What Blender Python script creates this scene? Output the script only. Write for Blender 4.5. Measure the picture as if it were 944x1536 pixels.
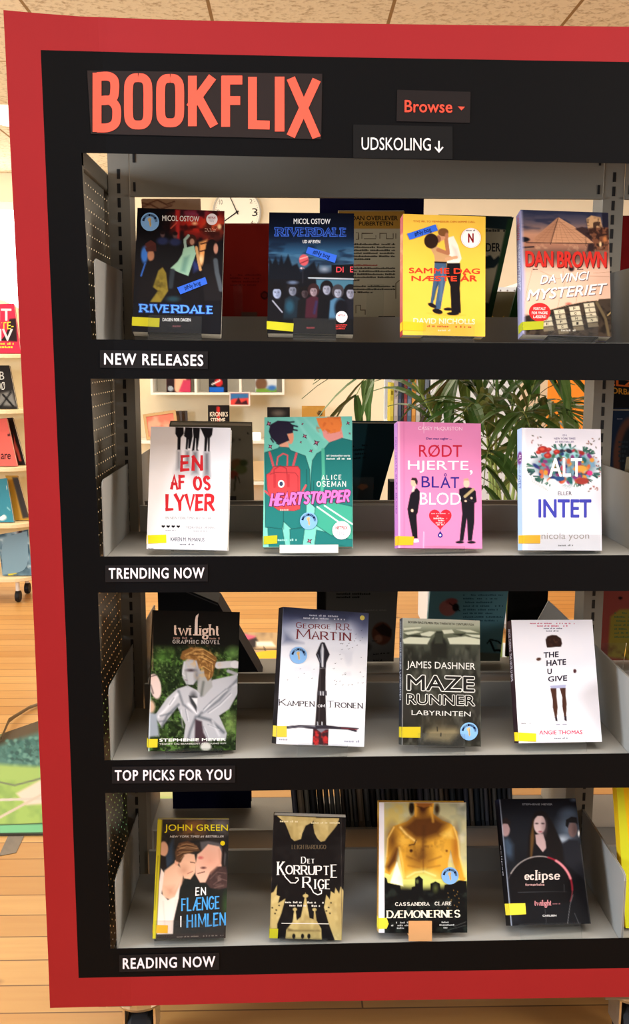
import bpy, math, random
import numpy as np
from mathutils import Vector, Matrix
from mathutils.geometry import tessellate_polygon

S = bpy.context.scene
COL = S.collection
for o in list(bpy.data.objects):
    bpy.data.objects.remove(o)

# ------------------------------------------------------------------ camera
CLOC = Vector((-0.13958, -1.82194, 1.28))
CR = Vector((0.99971533, -0.02378398, 0.0018915))
CU = Vector((0.00192401, 0.15938388, 0.98721481))
CF = Vector((0.02378137, 0.98693014, -0.15938427))
FPX = 1450.04
cd = bpy.data.cameras.new('camera')
cam = bpy.data.objects.new('camera', cd)
COL.objects.link(cam)
cd.sensor_fit = 'VERTICAL'
cd.sensor_height = 36.0
cd.lens = FPX / 1536.0 * 36.0
cd.clip_start = 0.05
m = Matrix.Identity(4)
for i in range(3):
    m[i][0], m[i][1], m[i][2], m[i][3] = CR[i], CU[i], -CF[i], CLOC[i]
cam.matrix_world = m
S.camera = cam

# ------------------------------------------------------------------ world, lights, exposure
def lin(c):
    r = []
    for v in c[:3]:
        v = v / 255.0
        r.append(v / 12.92 if v <= 0.04045 else ((v + 0.055) / 1.055) ** 2.4)
    return tuple(r)

w = bpy.data.worlds.new('room_world'); S.world = w; w.use_nodes = True
w.node_tree.nodes['Background'].inputs[0].default_value = (0.80, 0.84, 1.0, 1)
w.node_tree.nodes['Background'].inputs[1].default_value = 0.10

def area(name, loc, target, size, size_y, power, col):
    d = bpy.data.lights.new(name, 'AREA'); d.shape = 'RECTANGLE'
    d.size, d.size_y, d.energy, d.color = size, size_y, power, col
    o = bpy.data.objects.new(name, d); COL.objects.link(o)
    o.location = loc
    o.rotation_euler = (Vector(target) - Vector(loc)).to_track_quat('-Z', 'Y').to_euler()
    return o
def spot(name, loc, target, power, col, ang=118, blend=1.0, rad=0.05):
    d = bpy.data.lights.new(name, 'SPOT'); d.energy, d.color, d.spot_size, d.spot_blend, d.shadow_soft_size = power, col, math.radians(ang), blend, rad
    o = bpy.data.objects.new(name, d); COL.objects.link(o); o.location = loc
    o.rotation_euler = (Vector(target) - Vector(loc)).to_track_quat('-Z', 'Y').to_euler()
    return o
# daylight from the tall windows to the left of the photographer, warmer light from the right side of the room
area('daylight_window', (-3.0, -1.35, 1.55), (0.0, -0.2, 0.8), 1.3, 1.1, 128, (0.72, 0.84, 1.0))
area('daylight_window_right', (3.1, -1.6, 1.7), (0.0, -0.2, 0.8), 1.3, 1.1, 98, (1.0, 0.965, 0.93))
lf = area('ceiling_lamp_front', (-0.1, -0.85, 2.38), (-0.1, -0.80, 0), 2.4, 0.6, 18, (1.0, 0.95, 0.9)); lf.data.spread = math.radians(105)
# ceiling lamps of the room beyond it, and the daylight of its left side
area('ceiling_lamp_back', (-0.6, 2.7, 2.36), (-0.6, 2.8, 0), 2.6, 1.6, 44, (1.0, 0.91, 0.76))
area('ceiling_lamp_back_right', (2.0, 2.6, 2.36), (2.0, 2.7, 0), 1.4, 1.4, 26, (1.0, 0.92, 0.80))
area('daylight_left', (-3.9, 2.2, 1.45), (0.0, 2.4, 1.35), 2.4, 1.5, 75, (1.0, 0.95, 0.86))
area('daylight_back', (-2.45, 4.45, 1.7), (-1.6, 0.5, 1.5), 1.5, 1.0, 22, (1.0, 0.97, 0.92))
S.view_settings.view_transform = 'Standard'
S.view_settings.look = 'None'
S.view_settings.exposure = 0.12
S.view_settings.gamma = 1.0
S.view_settings.use_curve_mapping = False

# ------------------------------------------------------------------ measuring helpers
def ray(x, y):
    return CF * FPX + CR * (x - 472) - CU * (y - 768)
def at(x, y, Y):
    """the point of the plane at depth Y that the photograph shows at (x, y)"""
    d = ray(x, y); return CLOC + d * ((Y - CLOC.y) / d.y)
def atz(x, y, Z):
    d = ray(x, y); return CLOC + d * ((Z - CLOC.z) / d.z)

# ------------------------------------------------------------------ materials
MATS = {}
def mat(name, rgb, rough=0.6, spec=0.3, var=0.06, scale=30.0, metal=0.0, bump=0.0, emit=0.0, coat=0.0):
    if name in MATS: return MATS[name]
    ma = bpy.data.materials.new(name); ma.use_nodes = True
    nt = ma.node_tree; b = nt.nodes['Principled BSDF']
    tc = nt.nodes.new('ShaderNodeTexCoord')
    nz = nt.nodes.new('ShaderNodeTexNoise'); nz.inputs['Scale'].default_value = scale; nz.inputs['Detail'].default_value = 4
    nt.links.new(tc.outputs['Object'], nz.inputs['Vector'])
    mx = nt.nodes.new('ShaderNodeMix'); mx.data_type = 'RGBA'
    c = lin(rgb)
    mx.inputs['A'].default_value = tuple(max(0, v * (1 - var * 2)) for v in c) + (1,)
    mx.inputs['B'].default_value = tuple(min(1, v * (1 + var * 2)) for v in c) + (1,)
    nt.links.new(nz.outputs['Fac'], mx.inputs['Factor'])
    nt.links.new(mx.outputs['Result'], b.inputs['Base Color'])
    b.inputs['Roughness'].default_value = rough
    b.inputs['Specular IOR Level'].default_value = spec
    b.inputs['Metallic'].default_value = metal
    b.inputs['Coat Weight'].default_value = coat
    if emit:
        nt.links.new(mx.outputs['Result'], b.inputs['Emission Color']); b.inputs['Emission Strength'].default_value = emit
    if bump:
        bp = nt.nodes.new('ShaderNodeBump'); bp.inputs['Strength'].default_value = bump; bp.inputs['Distance'].default_value = 0.003
        nt.links.new(nz.outputs['Fac'], bp.inputs['Height']); nt.links.new(bp.outputs['Normal'], b.inputs['Normal'])
    MATS[name] = ma
    return ma

def print_mat(name, rough, spec, coat=0.0):
    ma = bpy.data.materials.new(name); ma.use_nodes = True
    nt = ma.node_tree; b = nt.nodes['Principled BSDF']
    a = nt.nodes.new('ShaderNodeAttribute'); a.attribute_name = 'Col'
    nt.links.new(a.outputs['Color'], b.inputs['Base Color'])
    b.inputs['Roughness'].default_value = rough
    b.inputs['Specular IOR Level'].default_value = spec
    b.inputs['Coat Weight'].default_value = coat; b.inputs['Coat Roughness'].default_value = 0.15
    return ma
M_PRINT = print_mat('printed_card', 0.48, 0.08)
M_MATT = print_mat('printed_paper', 0.7, 0.2)

def page_mat():
    ma = bpy.data.materials.new('page_edges'); ma.use_nodes = True
    nt = ma.node_tree; b = nt.nodes['Principled BSDF']
    tc = nt.nodes.new('ShaderNodeTexCoord'); wv = nt.nodes.new('ShaderNodeTexWave')
    wv.bands_direction = 'Y'; wv.inputs['Scale'].default_value = 900; wv.inputs['Distortion'].default_value = 1.5
    nt.links.new(tc.outputs['Object'], wv.inputs['Vector'])
    mx = nt.nodes.new('ShaderNodeMix'); mx.data_type = 'RGBA'
    mx.inputs['A'].default_value = lin((196, 186, 168)) + (1,); mx.inputs['B'].default_value = lin((226, 218, 203)) + (1,)
    nt.links.new(wv.outputs['Fac'], mx.inputs['Factor']); nt.links.new(mx.outputs['Result'], b.inputs['Base Color'])
    b.inputs['Roughness'].default_value = 0.85; b.inputs['Specular IOR Level'].default_value = 0.1
    return ma
M_PAGE = page_mat()

def acrylic_mat():
    ma = bpy.data.materials.new('clear_acrylic'); ma.use_nodes = True
    nt = ma.node_tree; nt.nodes.remove(nt.nodes['Principled BSDF'])
    out = nt.nodes['Material Output']
    tr = nt.nodes.new('ShaderNodeBsdfTransparent'); tr.inputs[0].default_value = (0.95, 0.96, 0.96, 1)
    gl = nt.nodes.new('ShaderNodeBsdfGlossy'); gl.inputs['Roughness'].default_value = 0.08
    df = nt.nodes.new('ShaderNodeBsdfDiffuse'); df.inputs[0].default_value = (0.8, 0.8, 0.8, 1)
    lw = nt.nodes.new('ShaderNodeLayerWeight'); lw.inputs['Blend'].default_value = 0.07
    nz = nt.nodes.new('ShaderNodeTexNoise'); nz.inputs['Scale'].default_value = 60
    m0 = nt.nodes.new('ShaderNodeMath'); m0.operation = 'MULTIPLY_ADD'; m0.inputs[1].default_value = 0.012; m0.inputs[2].default_value = 0.004
    nt.links.new(nz.outputs['Fac'], m0.inputs[0])
    m1 = nt.nodes.new('ShaderNodeMixShader'); m2 = nt.nodes.new('ShaderNodeMixShader')
    nt.links.new(lw.outputs['Fresnel'], m1.inputs[0]); nt.links.new(tr.outputs[0], m1.inputs[1]); nt.links.new(gl.outputs[0], m1.inputs[2])
    nt.links.new(m0.outputs[0], m2.inputs[0]); nt.links.new(m1.outputs[0], m2.inputs[1]); nt.links.new(df.outputs[0], m2.inputs[2])
    nt.links.new(m2.outputs[0], out.inputs[0])
    return ma
M_ACR = acrylic_mat()

# ------------------------------------------------------------------ objects
def tag(o, label=None, cat=None, group=None, kind=None):
    if label: o['label'] = label
    if cat: o['category'] = cat
    if group: o['group'] = group
    if kind: o['kind'] = kind
    return o
def empty(name, label, cat, group=None, loc=(0, 0, 0), matrix=None):
    o = bpy.data.objects.new(name, None); COL.objects.link(o)
    o.empty_display_size = 0.05
    if matrix is not None: o.matrix_world = matrix
    else: o.location = loc
    return tag(o, label, cat, group)

class MB:
    """collects shapes into one mesh; colours optional"""
    def __init__(s): s.v, s.f, s.c = [], [], []
    def add(s, vs, fs, col=(1, 1, 1)):
        n = len(s.v); s.v += [tuple(p) for p in vs]; s.f += [tuple(i + n for i in f) for f in fs]
        s.c += [col] * len(vs)
    def box(s, a, b, col=(1, 1, 1), M=None):
        x0, y0, z0 = a; x1, y1, z1 = b
        vs = [(x0, y0, z0), (x1, y0, z0), (x1, y1, z0), (x0, y1, z0), (x0, y0, z1), (x1, y0, z1), (x1, y1, z1), (x0, y1, z1)]
        if M is not None: vs = [M @ Vector(p) for p in vs]
        s.add(vs, [(0, 3, 2, 1), (4, 5, 6, 7), (0, 1, 5, 4), (1, 2, 6, 5), (2, 3, 7, 6), (3, 0, 4, 7)], col)
    def tube(s, pts, r, n=8, col=(1, 1, 1), cap=True):
        pts = [Vector(p) for p in pts]; rs = r if isinstance(r, (list, tuple)) else [r] * len(pts)
        rings = []
        for i, p in enumerate(pts):
            d = (pts[min(i + 1, len(pts) - 1)] - pts[max(i - 1, 0)]).normalized()
            a = d.orthogonal().normalized() if i == 0 else (rings[-1][1] - d * rings[-1][1].dot(d)).normalized()
            b = d.cross(a); rings.append(([p + (a * math.cos(k * 2 * math.pi / n) + b * math.sin(k * 2 * math.pi / n)) * rs[i] for k in range(n)], a))
        vs = [q for rg in rings for q in rg[0]]; fs = []
        for i in range(len(pts) - 1):
            for k in range(n):
                fs.append((i * n + k, i * n + (k + 1) % n, (i + 1) * n + (k + 1) % n, (i + 1) * n + k))
        if cap: fs += [tuple(range(n))[::-1], tuple(range((len(pts) - 1) * n, len(pts) * n))]
        s.add(vs, fs, col)
    def prism(s, poly, d, col=(1, 1, 1)):
        """closed polygon of 3-D points extruded along the vector d"""
        poly = [Vector(p) for p in poly]; n = len(poly); d = Vector(d)
        tr = tessellate_polygon([poly])
        vs = poly + [p + d for p in poly]
        fs = [tuple(t) for t in tr] + [tuple(i + n for i in t[::-1]) for t in tr] + [(i, (i + 1) % n, (i + 1) % n + n, i + n) for i in range(n)]
        s.add(vs, fs, col)
    def lathe(s, c, prof, n=32, col=(1, 1, 1), axis='Z'):
        vs, fs = [], []
        for r, h in prof:
            for k in range(n):
                a = 2 * math.pi * k / n
                if axis == 'Z': vs.append((c[0] + r * math.cos(a), c[1] + r * math.sin(a), c[2] + h))
                elif axis == 'Y': vs.append((c[0] + r * math.cos(a), c[1] + h, c[2] + r * math.sin(a)))
                else: vs.append((c[0] + h, c[1] + r * math.cos(a), c[2] + r * math.sin(a)))
        for i in range(len(prof) - 1):
            for k in range(n):
                fs.append((i * n + k, i * n + (k + 1) % n, (i + 1) * n + (k + 1) % n, (i + 1) * n + k))
        fs += [tuple(range(n)), tuple(range((len(prof) - 1) * n, len(prof) * n))[::-1]]
        s.add(vs, fs, col)
    def build(s, name, material, parent=None, bevel=0.0, smooth=False, normals=True):
        me = bpy.data.meshes.new(name); me.from_pydata(s.v, [], s.f)
        if material in (M_PRINT, M_MATT):
            a = me.color_attributes.new('Col', 'FLOAT_COLOR', 'POINT')
            a.data.foreach_set('color', np.array([tuple(c[:3]) + (1,) for c in s.c], dtype=np.float32).ravel())
        if normals:
            import bmesh
            bm = bmesh.new(); bm.from_mesh(me); bmesh.ops.recalc_face_normals(bm, faces=bm.faces); bm.to_mesh(me); bm.free()
        me.materials.append(material)
        if smooth: me.polygons.foreach_set('use_smooth', [True] * len(me.polygons))
        o = bpy.data.objects.new(name, me); COL.objects.link(o)
        if parent is not None: o.parent = parent
        if bevel:
            b = o.modifiers.new('bevel', 'BEVEL'); b.width = bevel; b.segments = 2; b.limit_method = 'ANGLE'
        return o

# ------------------------------------------------------------------ lettering
_TX = {}
def glyphs(s, bold=0.0, shear=0.0, sp=1.0):
    k = (s, bold, shear, sp)
    if k not in _TX:
        cu = bpy.data.curves.new('t', 'FONT'); cu.body = s; cu.offset = bold; cu.shear = shear; cu.resolution_u = 3; cu.space_character = sp
        ob = bpy.data.objects.new('t', cu); COL.objects.link(ob)
        dg = bpy.context.evaluated_depsgraph_get(); ev = ob.evaluated_get(dg); me = ev.to_mesh()
        v = np.array([p.co[:2] for p in me.vertices]).reshape(-1, 2); f = [tuple(p.vertices) for p in me.polygons]
        ev.to_mesh_clear(); bpy.data.objects.remove(ob); bpy.data.curves.remove(cu)
        if len(v):
            lo, hi = v.min(0), v.max(0); v = (v - lo) / np.maximum(hi - lo, 1e-6)
        _TX[k] = (v, f)
    return _TX[k]

GL = {
 'A': '0,0 .5,1 1,0|.18,.36 .82,.36', 'B': '0,0 0,1|c0,1 .55,1 .84,.92 .88,.74 .8,.58 .5,.53 0,.53|c0,.53 .6,.53 .92,.42 .98,.26 .9,.08 .55,0 0,0',
 'C': 'c.95,.8 .75,.97 .45,1 .15,.85 0,.5 .15,.15 .45,0 .75,.03 .95,.2', 'D': '0,0 0,1|c0,1 .45,1 .8,.88 1,.5 .8,.12 .45,0 0,0',
 'E': '0,0 0,1|0,1 .85,1|0,.52 .7,.52|0,0 .9,0', 'F': '0,0 0,1|0,1 .9,1|0,.52 .75,.52',
 'G': 'c.95,.8 .75,.97 .45,1 .15,.85 0,.5 .15,.15 .45,0 .75,.03 .95,.2|.95,.2 .95,.45 .6,.45', 'H': '0,0 0,1|1,0 1,1|0,.52 1,.52',
 'I': '.5,0 .5,1', 'J': 'c.8,1 .8,.25 .6,.02 .3,.02 .05,.2', 'K': '0,0 0,1|.9,1 0,.42|.28,.6 1,0', 'L': '0,1 0,0|0,0 .85,0',
 'M': '0,0 .05,1|.05,1 .5,.2 .95,1|.95,1 1,0', 'N': '0,0 0,1|0,1 1,0|1,0 1,1',
 'O': 'c.5,1 .15,.86 0,.5 .15,.14 .5,0 .85,.14 1,.5 .85,.86 .5,1', '0': 'c.5,1 .22,.98 .04,.88 0,.7 0,.5 0,.3 .04,.12 .22,.02 .5,0 .78,.02 .96,.12 1,.3 1,.5 1,.7 .96,.88 .78,.98 .5,1',
 'P': '0,0 0,1|c0,1 .55,1 .86,.92 .9,.74 .84,.56 .55,.47 0,.47', 'R': '0,0 0,1|c0,1 .55,1 .86,.92 .9,.74 .84,.56 .55,.47 0,.47|.45,.47 1,0',
 'S': 'c.9,.83 .65,1 .3,.98 .08,.8 .2,.58 .7,.45 .93,.25 .75,.04 .4,0 .08,.15', 'T': '0,1 1,1|.5,1 .5,0', 'U': 'c0,1 0,.3 .2,.03 .5,0 .8,.03 1,.3 1,1',
 'V': '0,1 .5,0 1,1', 'X': '0,1 1,0|0,0 1,1', 'Y': '0,1 .5,.48 1,1|.5,.48 .5,0', 'Z': '0,1 1,1 0,0 1,0',
 'Æ': '0,0 .5,1|.5,0 .5,1|.5,1 1,1|.5,.52 .9,.52|.5,0 1,0|.2,.36 .5,.36', '.': '.5,0 .5,.04', "'": '.5,1 .4,.8',
 't': 'c.25,.88 .25,.2 .4,.02 .65,.06|0,.6 .6,.6', 'w': '0,.6 .25,0 .5,.55 .75,0 1,.6', 'i': '.5,0 .5,.6|.5,.8 .5,.86', 'l': '.5,0 .5,1',
 'g': 'c.45,.6 .1,.5 .1,.28 .45,.18 .78,.28 .78,.5 .45,.6|c.2,.2 .1,.06 .5,0 .88,-.1 .75,-.33 .3,-.36 .05,-.22 .25,-.04|.75,.55 .98,.62',
 'h': '.1,0 .1,1|c.1,.42 .3,.6 .6,.6 .8,.42 .8,0', 'e': 'c.05,.32 .82,.32 .75,.52 .45,.6 .12,.5 .02,.28 .15,.05 .5,0 .85,.12',
 'c': 'c.8,.48 .5,.6 .15,.5 .02,.28 .15,.06 .5,0 .82,.12', 'p': '.1,.6 .1,-.35|c.1,.45 .3,.6 .6,.6 .85,.45 .85,.15 .6,0 .3,0 .1,.12',
 's': 'c.75,.48 .45,.6 .12,.52 .12,.38 .65,.24 .78,.1 .45,0 .05,.1',
}
GW = {'I': .25, 'i': .25, 'l': .25, '.': .15, "'": .2, 'M': .85, 'w': .85, 'Æ': 1.0, 'E': .5, 'F': .5, 'L': .5, 't': .42, 's': .42, 'O': .72, '0': .6, 'e': .5, 'c': .5, 'g': .55, 'h': .55, 'p': .55}
def catmull(p, n=5):
    p = [np.array(q) for q in p]; out = []
    P = [2 * p[0] - p[1]] + p + [2 * p[-1] - p[-2]]
    for i in range(1, len(P) - 2):
        for k in range(n):
            t = k / n
            out.append(.5 * ((2 * P[i]) + (P[i + 1] - P[i - 1]) * t + (2 * P[i - 1] - 5 * P[i] + 4 * P[i + 1] - P[i + 2]) * t * t + (3 * P[i] - P[i - 1] - 3 * P[i + 1] + P[i + 2]) * t ** 3))
    out.append(p[-1]); return out
def ribbon(pts, wf, ext=0.0):
    pts = [np.array(q, float) for q in pts]
    if ext:
        a = pts[0] - pts[1]; pts[0] = pts[0] + a / max(np.linalg.norm(a), 1e-6) * ext
        a = pts[-1] - pts[-2]; pts[-1] = pts[-1] + a / max(np.linalg.norm(a), 1e-6) * ext
    L, vs, fs = len(pts), [], []
    for i in range(L):
        d = pts[min(i + 1, L - 1)] - pts[max(i - 1, 0)]; d = d / max(np.linalg.norm(d), 1e-6)
        n = np.array([-d[1], d[0]]); k = 1.0
        if 0 < i < L - 1:
            e = pts[i] - pts[i - 1]; e = e / max(np.linalg.norm(e), 1e-6); k = 1 / max(.55, abs(e[0] * n[1] * -1 + e[1] * n[0] * 1) if False else abs(np.dot(n, [-e[1], e[0]])))
        wd = wf(d, i / (L - 1)) * .5 * k
        vs += [pts[i] + n * wd, pts[i] - n * wd]
    for i in range(L - 1): fs.append((2 * i, 2 * i + 1, 2 * i + 3, 2 * i + 2))
    return vs, fs

# ------------------------------------------------------------------ painter: flat printed artwork on a rectangle
def homog(src, dst):
    A, B = [], []
    for (x, y), (u, v) in zip(src, dst):
        A += [[x, y, 1, 0, 0, 0, -u * x, -u * y], [0, 0, 0, x, y, 1, -v * x, -v * y]]; B += [u, v]
    return np.append(np.linalg.solve(np.array(A, float), np.array(B, float)), 1).reshape(3, 3)
def happly(H, P):
    P = np.asarray(P, float); q = np.c_[P, np.ones(len(P))] @ H.T
    return q[:, :2] / q[:, 2:]
_rng = np.random.RandomState(7)
_NT = _rng.rand(64, 64)
def vnoise(x, y):
    xi, yi = np.floor(x).astype(int), np.floor(y).astype(int); fx, fy = x - xi, y - yi
    fx, fy = fx * fx * (3 - 2 * fx), fy * fy * (3 - 2 * fy)
    g = lambda a, b: _NT[a % 64, b % 64]
    return (g(xi, yi) * (1 - fx) + g(xi + 1, yi) * fx) * (1 - fy) + (g(xi, yi + 1) * (1 - fx) + g(xi + 1, yi + 1) * fx) * fy
class Art:
    def __init__(s, corners, w, h, base, step=5.9, S=5.9):
        """corners: TL TR BR BL of the sheet in the art's own drawing units; w, h its real size in metres"""
        s.w, s.h, s.S = w, h, S
        s.H = homog(corners, [(0, h), (w, h), (w, 0), (0, 0)]); s.Hi = np.linalg.inv(s.H)
        c = np.array(corners, float)
        s.nx = max(2, int((np.linalg.norm(c[1] - c[0]) + np.linalg.norm(c[2] - c[3])) / 2 / step) + 1)
        s.ny = max(2, int((np.linalg.norm(c[3] - c[0]) + np.linalg.norm(c[2] - c[1])) / 2 / step) + 1)
        U, V = np.meshgrid(np.linspace(0, w, s.nx), np.linspace(h, 0, s.ny)); s.U, s.V = U, V
        q = happly(s.Hi, np.c_[U.ravel(), V.ravel()]); s.X, s.Y = q[:, 0].reshape(U.shape), q[:, 1].reshape(U.shape)
        s.C = np.ones(U.shape + (3,)) * (np.array(base) / 255.0); s.ex = []; s.lays = []
    # --- soft painting on the sheet
    def _mix(s, m, c, a=1.0):
        m = np.clip(m * a, 0, 1)[..., None]; s.C = s.C * (1 - m) + np.array(c) / 255.0 * m
    def ell(s, cx, cy, rx, ry, c, a=1.0, soft=None, rot=0.0):
        soft = s.S * .8 if soft is None else soft; k = math.radians(rot)
        dx, dy = s.X - cx, s.Y - cy; x, y = dx * math.cos(k) + dy * math.sin(k), -dx * math.sin(k) + dy * math.cos(k)
        s._mix(.5 - (np.hypot(x / rx, y / ry) - 1) * min(rx, ry) / soft, c, a)
    def poly(s, pts, c, a=1.0, soft=None, smooth=False):
        soft = s.S * .8 if soft is None else soft
        if smooth: pts = [tuple(q) for q in catmull(list(pts) + [pts[0]], 4)][:-1]
        P = np.array(pts, float); d = np.full(s.X.shape, 1e9); ins = np.zeros(s.X.shape, bool)
        for i in range(len(P)):
            a0, b0 = P[i], P[(i + 1) % len(P)]; e = b0 - a0; L = max(e @ e, 1e-9)
            t = np.clip(((s.X - a0[0]) * e[0] + (s.Y - a0[1]) * e[1]) / L, 0, 1)
            d = np.minimum(d, np.hypot(s.X - a0[0] - t * e[0], s.Y - a0[1] - t * e[1]))
            cr = (a0[1] > s.Y) != (b0[1] > s.Y)
            xx = a0[0] + (s.Y - a0[1]) / (e[1] if abs(e[1]) > 1e-9 else 1e-9) * e[0]; ins ^= cr & (s.X < xx)
        s._mix(.5 + np.where(ins, d, -d) / soft, c, a)
    def line(s, pts, wd, c, a=1.0, soft=None):
        soft = s.S * .8 if soft is None else soft; P = np.array(pts, float); d = np.full(s.X.shape, 1e9)
        for i in range(len(P) - 1):
            e = P[i + 1] - P[i]; L = max(e @ e, 1e-9); t = np.clip(((s.X - P[i][0]) * e[0] + (s.Y - P[i][1]) * e[1]) / L, 0, 1)
            d = np.minimum(d, np.hypot(s.X - P[i][0] - t * e[0], s.Y - P[i][1] - t * e[1]))
        s._mix(.5 - (d - wd / 2) / soft, c, a)
    def grad(s, stops, axis='y'):
        A = s.Y if axis == 'y' else s.X; ys = [q[0] for q in stops]
        s.C = np.stack([np.interp(A, ys, [q[1][k] / 255.0 for q in stops]) for k in range(3)], -1)
    def noise(s, sc, c, a=1.0, lo=.45, hi=.75, m=None, stretch=1.0, seed=0.0):
        n = vnoise(s.X / sc + 11 + seed, s.Y / sc / stretch + 5 + seed * 2) * .65 + vnoise(s.X / sc * 2.3 + 3, s.Y / sc / stretch * 2.3 + seed) * .35
        k = np.clip((n - lo) / (hi - lo), 0, 1)
        s._mix(k if m is None else k * m, c, a)
    def band(s, y0, y1, soft=40):
        return np.clip((s.Y - y0) / soft + .5, 0, 1) * np.clip((y1 - s.Y) / soft + .5, 0, 1)
    # --- crisp printed shapes
    def geo(s, vs, fs, c, lay=None): s.ex.append((np.asarray(vs, float), list(fs), lin(c))); s.lays.append(lay)
    def gpoly(s, pts, c):
        s.geo(pts, [tuple(t) for t in tessellate_polygon([[Vector((p[0], p[1], 0)) for p in pts]])], c)
    def gell(s, cx, cy, rx, ry, c, n=28):
        s.gpoly([(cx + rx * math.cos(2 * math.pi * k / n), cy + ry * math.sin(2 * math.pi * k / n)) for k in range(n)], c)
    def gline(s, pts, wd, c):
        vs, fs = ribbon(pts, lambda d, t: wd); s.geo(vs, fs, c)
    def text(s, t, box, c, dy=0.0, bold=0.0, shear=0.0, sp=1.0, rot=None):
        v, f = glyphs(t, 0.0, shear, sp)
        if not len(v): return
        x0, y0, x1, y1 = box; r = bold * (y1 - y0) * .9
        p = np.c_[x0 + r + (x1 - x0 - 2 * r) * v[:, 0], y1 - r + (y0 - y1 + 2 * r) * v[:, 1] + dy * v[:, 0]]
        V, F, L = [], [], []; K = [(0, 0)] if r < .05 * s.S / 5.9 else [(0, 0)] + [(math.cos(k * math.pi / 4), math.sin(k * math.pi / 4)) for k in range(8)]
        for k, (ax, ay) in enumerate(K):
            q = p + np.array([ax, ay]) * r
            if rot is not None:
                cx, cy, an = rot; an_ = math.radians(an); d = q - [cx, cy]
                q = np.c_[cx + d[:, 0] * math.cos(an_) - d[:, 1] * math.sin(an_), cy + d[:, 0] * math.sin(an_) + d[:, 1] * math.cos(an_)]
            n = len(V); V += [tuple(z) for z in q]; F += [tuple(i + n for i in g) for g in f]; L += [k / 10] * len(q)
        s.geo(V, F, c, L)
    def vtext(s, t, quad, c, bold=0.0):
        """lettering run down a spine: quad = top-right, bottom-right, bottom-left, top-left of the run"""
        v, f = glyphs(t); a, b, d, e = [np.array(q, float) for q in quad]
        u, w_ = v[:, :1], v[:, 1:]
        s.geo((e * (1 - u) + d * u) * (1 - w_) + (a * (1 - u) + b * u) * w_, f, c)
    def stroke(s, t, box, c, wt, dy=0.0, thin=None, serif=0.0, shear=0.0, jit=0.0, seed=1, gap=.2, slab=False):
        rnd = random.Random(seed); x0, y0, x1, y1 = box; cur = 0.0; items = []
        for ch in t:
            if ch == ' ': cur += .42; continue
            wd = GW.get(ch, .62); items.append((ch, cur, wd)); cur += wd + gap
        tot = max(cur - gap, 1e-6); h = y1 - y0; thin = wt if thin is None else thin; ins = wt * .5
        kx = (x1 - x0 - wt) / tot; ky = h - thin
        VS, FS, LY = [], [], []
        def put(vs, fs):
            n = len(VS); VS.extend(vs); FS.extend(tuple(i + n for i in q) for q in fs); LY.extend([(len(LY) * .37) % 1 * .9] * 0 or [put.k % 7 / 7.0 * .9] * len(vs)); put.k += 1
        put.k = 0
        for ch, cx, wd in items:
            jr, js = rnd.uniform(-jit, jit), 1 + rnd.uniform(-jit, jit) * .6
            for st in GL[ch].split('|'):
                cv = st[0] == 'c'; P = [tuple(float(q) for q in a.split(',')) for a in st.lstrip('c').split(' ')]
                if cv: P = catmull(P, 5)
                R = []
                for px, py in P:
                    px, py = (px - .5) * js + .5 + jr * (py - .5) * .8, (py - .5) * js + .5 + jr * (px - .5) * .5
                    X = x0 + ins + (cx + px * wd) * kx
                    R.append((X + shear * py * h, y1 - thin * .5 - py * ky + dy * (X - x0) / (x1 - x0)))
                wf = lambda d, q: thin + (wt - thin) * abs(d[1]) ** .7
                if jit: wf = lambda d, q, b=rnd.uniform(.85, 1.15): wt * b * (1.1 - .35 * q)
                put(*ribbon(R, wf, 0 if cv else (thin * .45 if not serif else 0)))
                if serif and not cv:
                    for (px, py), r_, o_ in ((P[0], R[0], R[1]), (P[-1], R[-1], R[-2])):
                        if abs(o_[1] - r_[1]) > .5 * abs(o_[0] - r_[0]) and (py < .04 or .57 < py < .63 or py > .95):
                            L = serif * h; q = thin * (1.3 if slab else .9)
                            sg = 1 if py < .3 else -1
                            put([(r_[0] - L - wt * .4, r_[1] - q / 2), (r_[0] + L + wt * .4, r_[1] - q / 2), (r_[0] + L + wt * .4, r_[1] + q / 2), (r_[0] - L - wt * .4, r_[1] + q / 2)], [(0, 1, 2, 3)])
        s.geo(VS, FS, c, LY)
    def micro(s, box, c, rows=1, seed=3, dy=0.0, dens=.85):
        """print too small to read: short dashes in rows"""
        rnd = random.Random(seed); x0, y0, x1, y1 = box; hh = (y1 - y0) / (rows * 1.6 - .6)
        vs, fs = [], []
        for r in range(rows):
            ya = y0 + r * hh * 1.6; x = x0; end = x1 - (rnd.random() * .25 * (x1 - x0) if rows > 1 else 0)
            while x < end:
                wd = hh * rnd.uniform(.5, 1.0)
                if rnd.random() < dens:
                    n = len(vs); x2 = min(x + wd, end); a = dy * (x - x0) / (x1 - x0); k = rnd.choice((0, .2, .35)) * hh
                    vs += [(x, ya + k + a), (x2, ya + k + a), (x2, ya + hh + a), (x, ya + hh + a)]; fs.append((n, n + 1, n + 2, n + 3))
                x += wd * 1.25
        if vs: s.geo(vs, fs, c)
    def heart(s, cx, cy, wd, ht, c):
        P = []
        for k in range(40):
            t = 2 * math.pi * k / 40; P.append((cx + 16 * math.sin(t) ** 3 / 32 * wd, cy - (13 * math.cos(t) - 5 * math.cos(2 * t) - 2 * math.cos(3 * t) - math.cos(4 * t)) / 29 * ht))
        s.gpoly(P, c)
    def levels(s):
        """printing order: each shape lies just above those it overlaps"""
        bb = [(v.min(0), v.max(0)) for v, _, _ in s.ex]; lv = []
        for k, (lo, hi) in enumerate(bb):
            lv.append(1 + max([lv[j] for j in range(k) if (bb[j][0] < hi).all() and (lo < bb[j][1]).all()] or [0]))
        return lv
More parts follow.
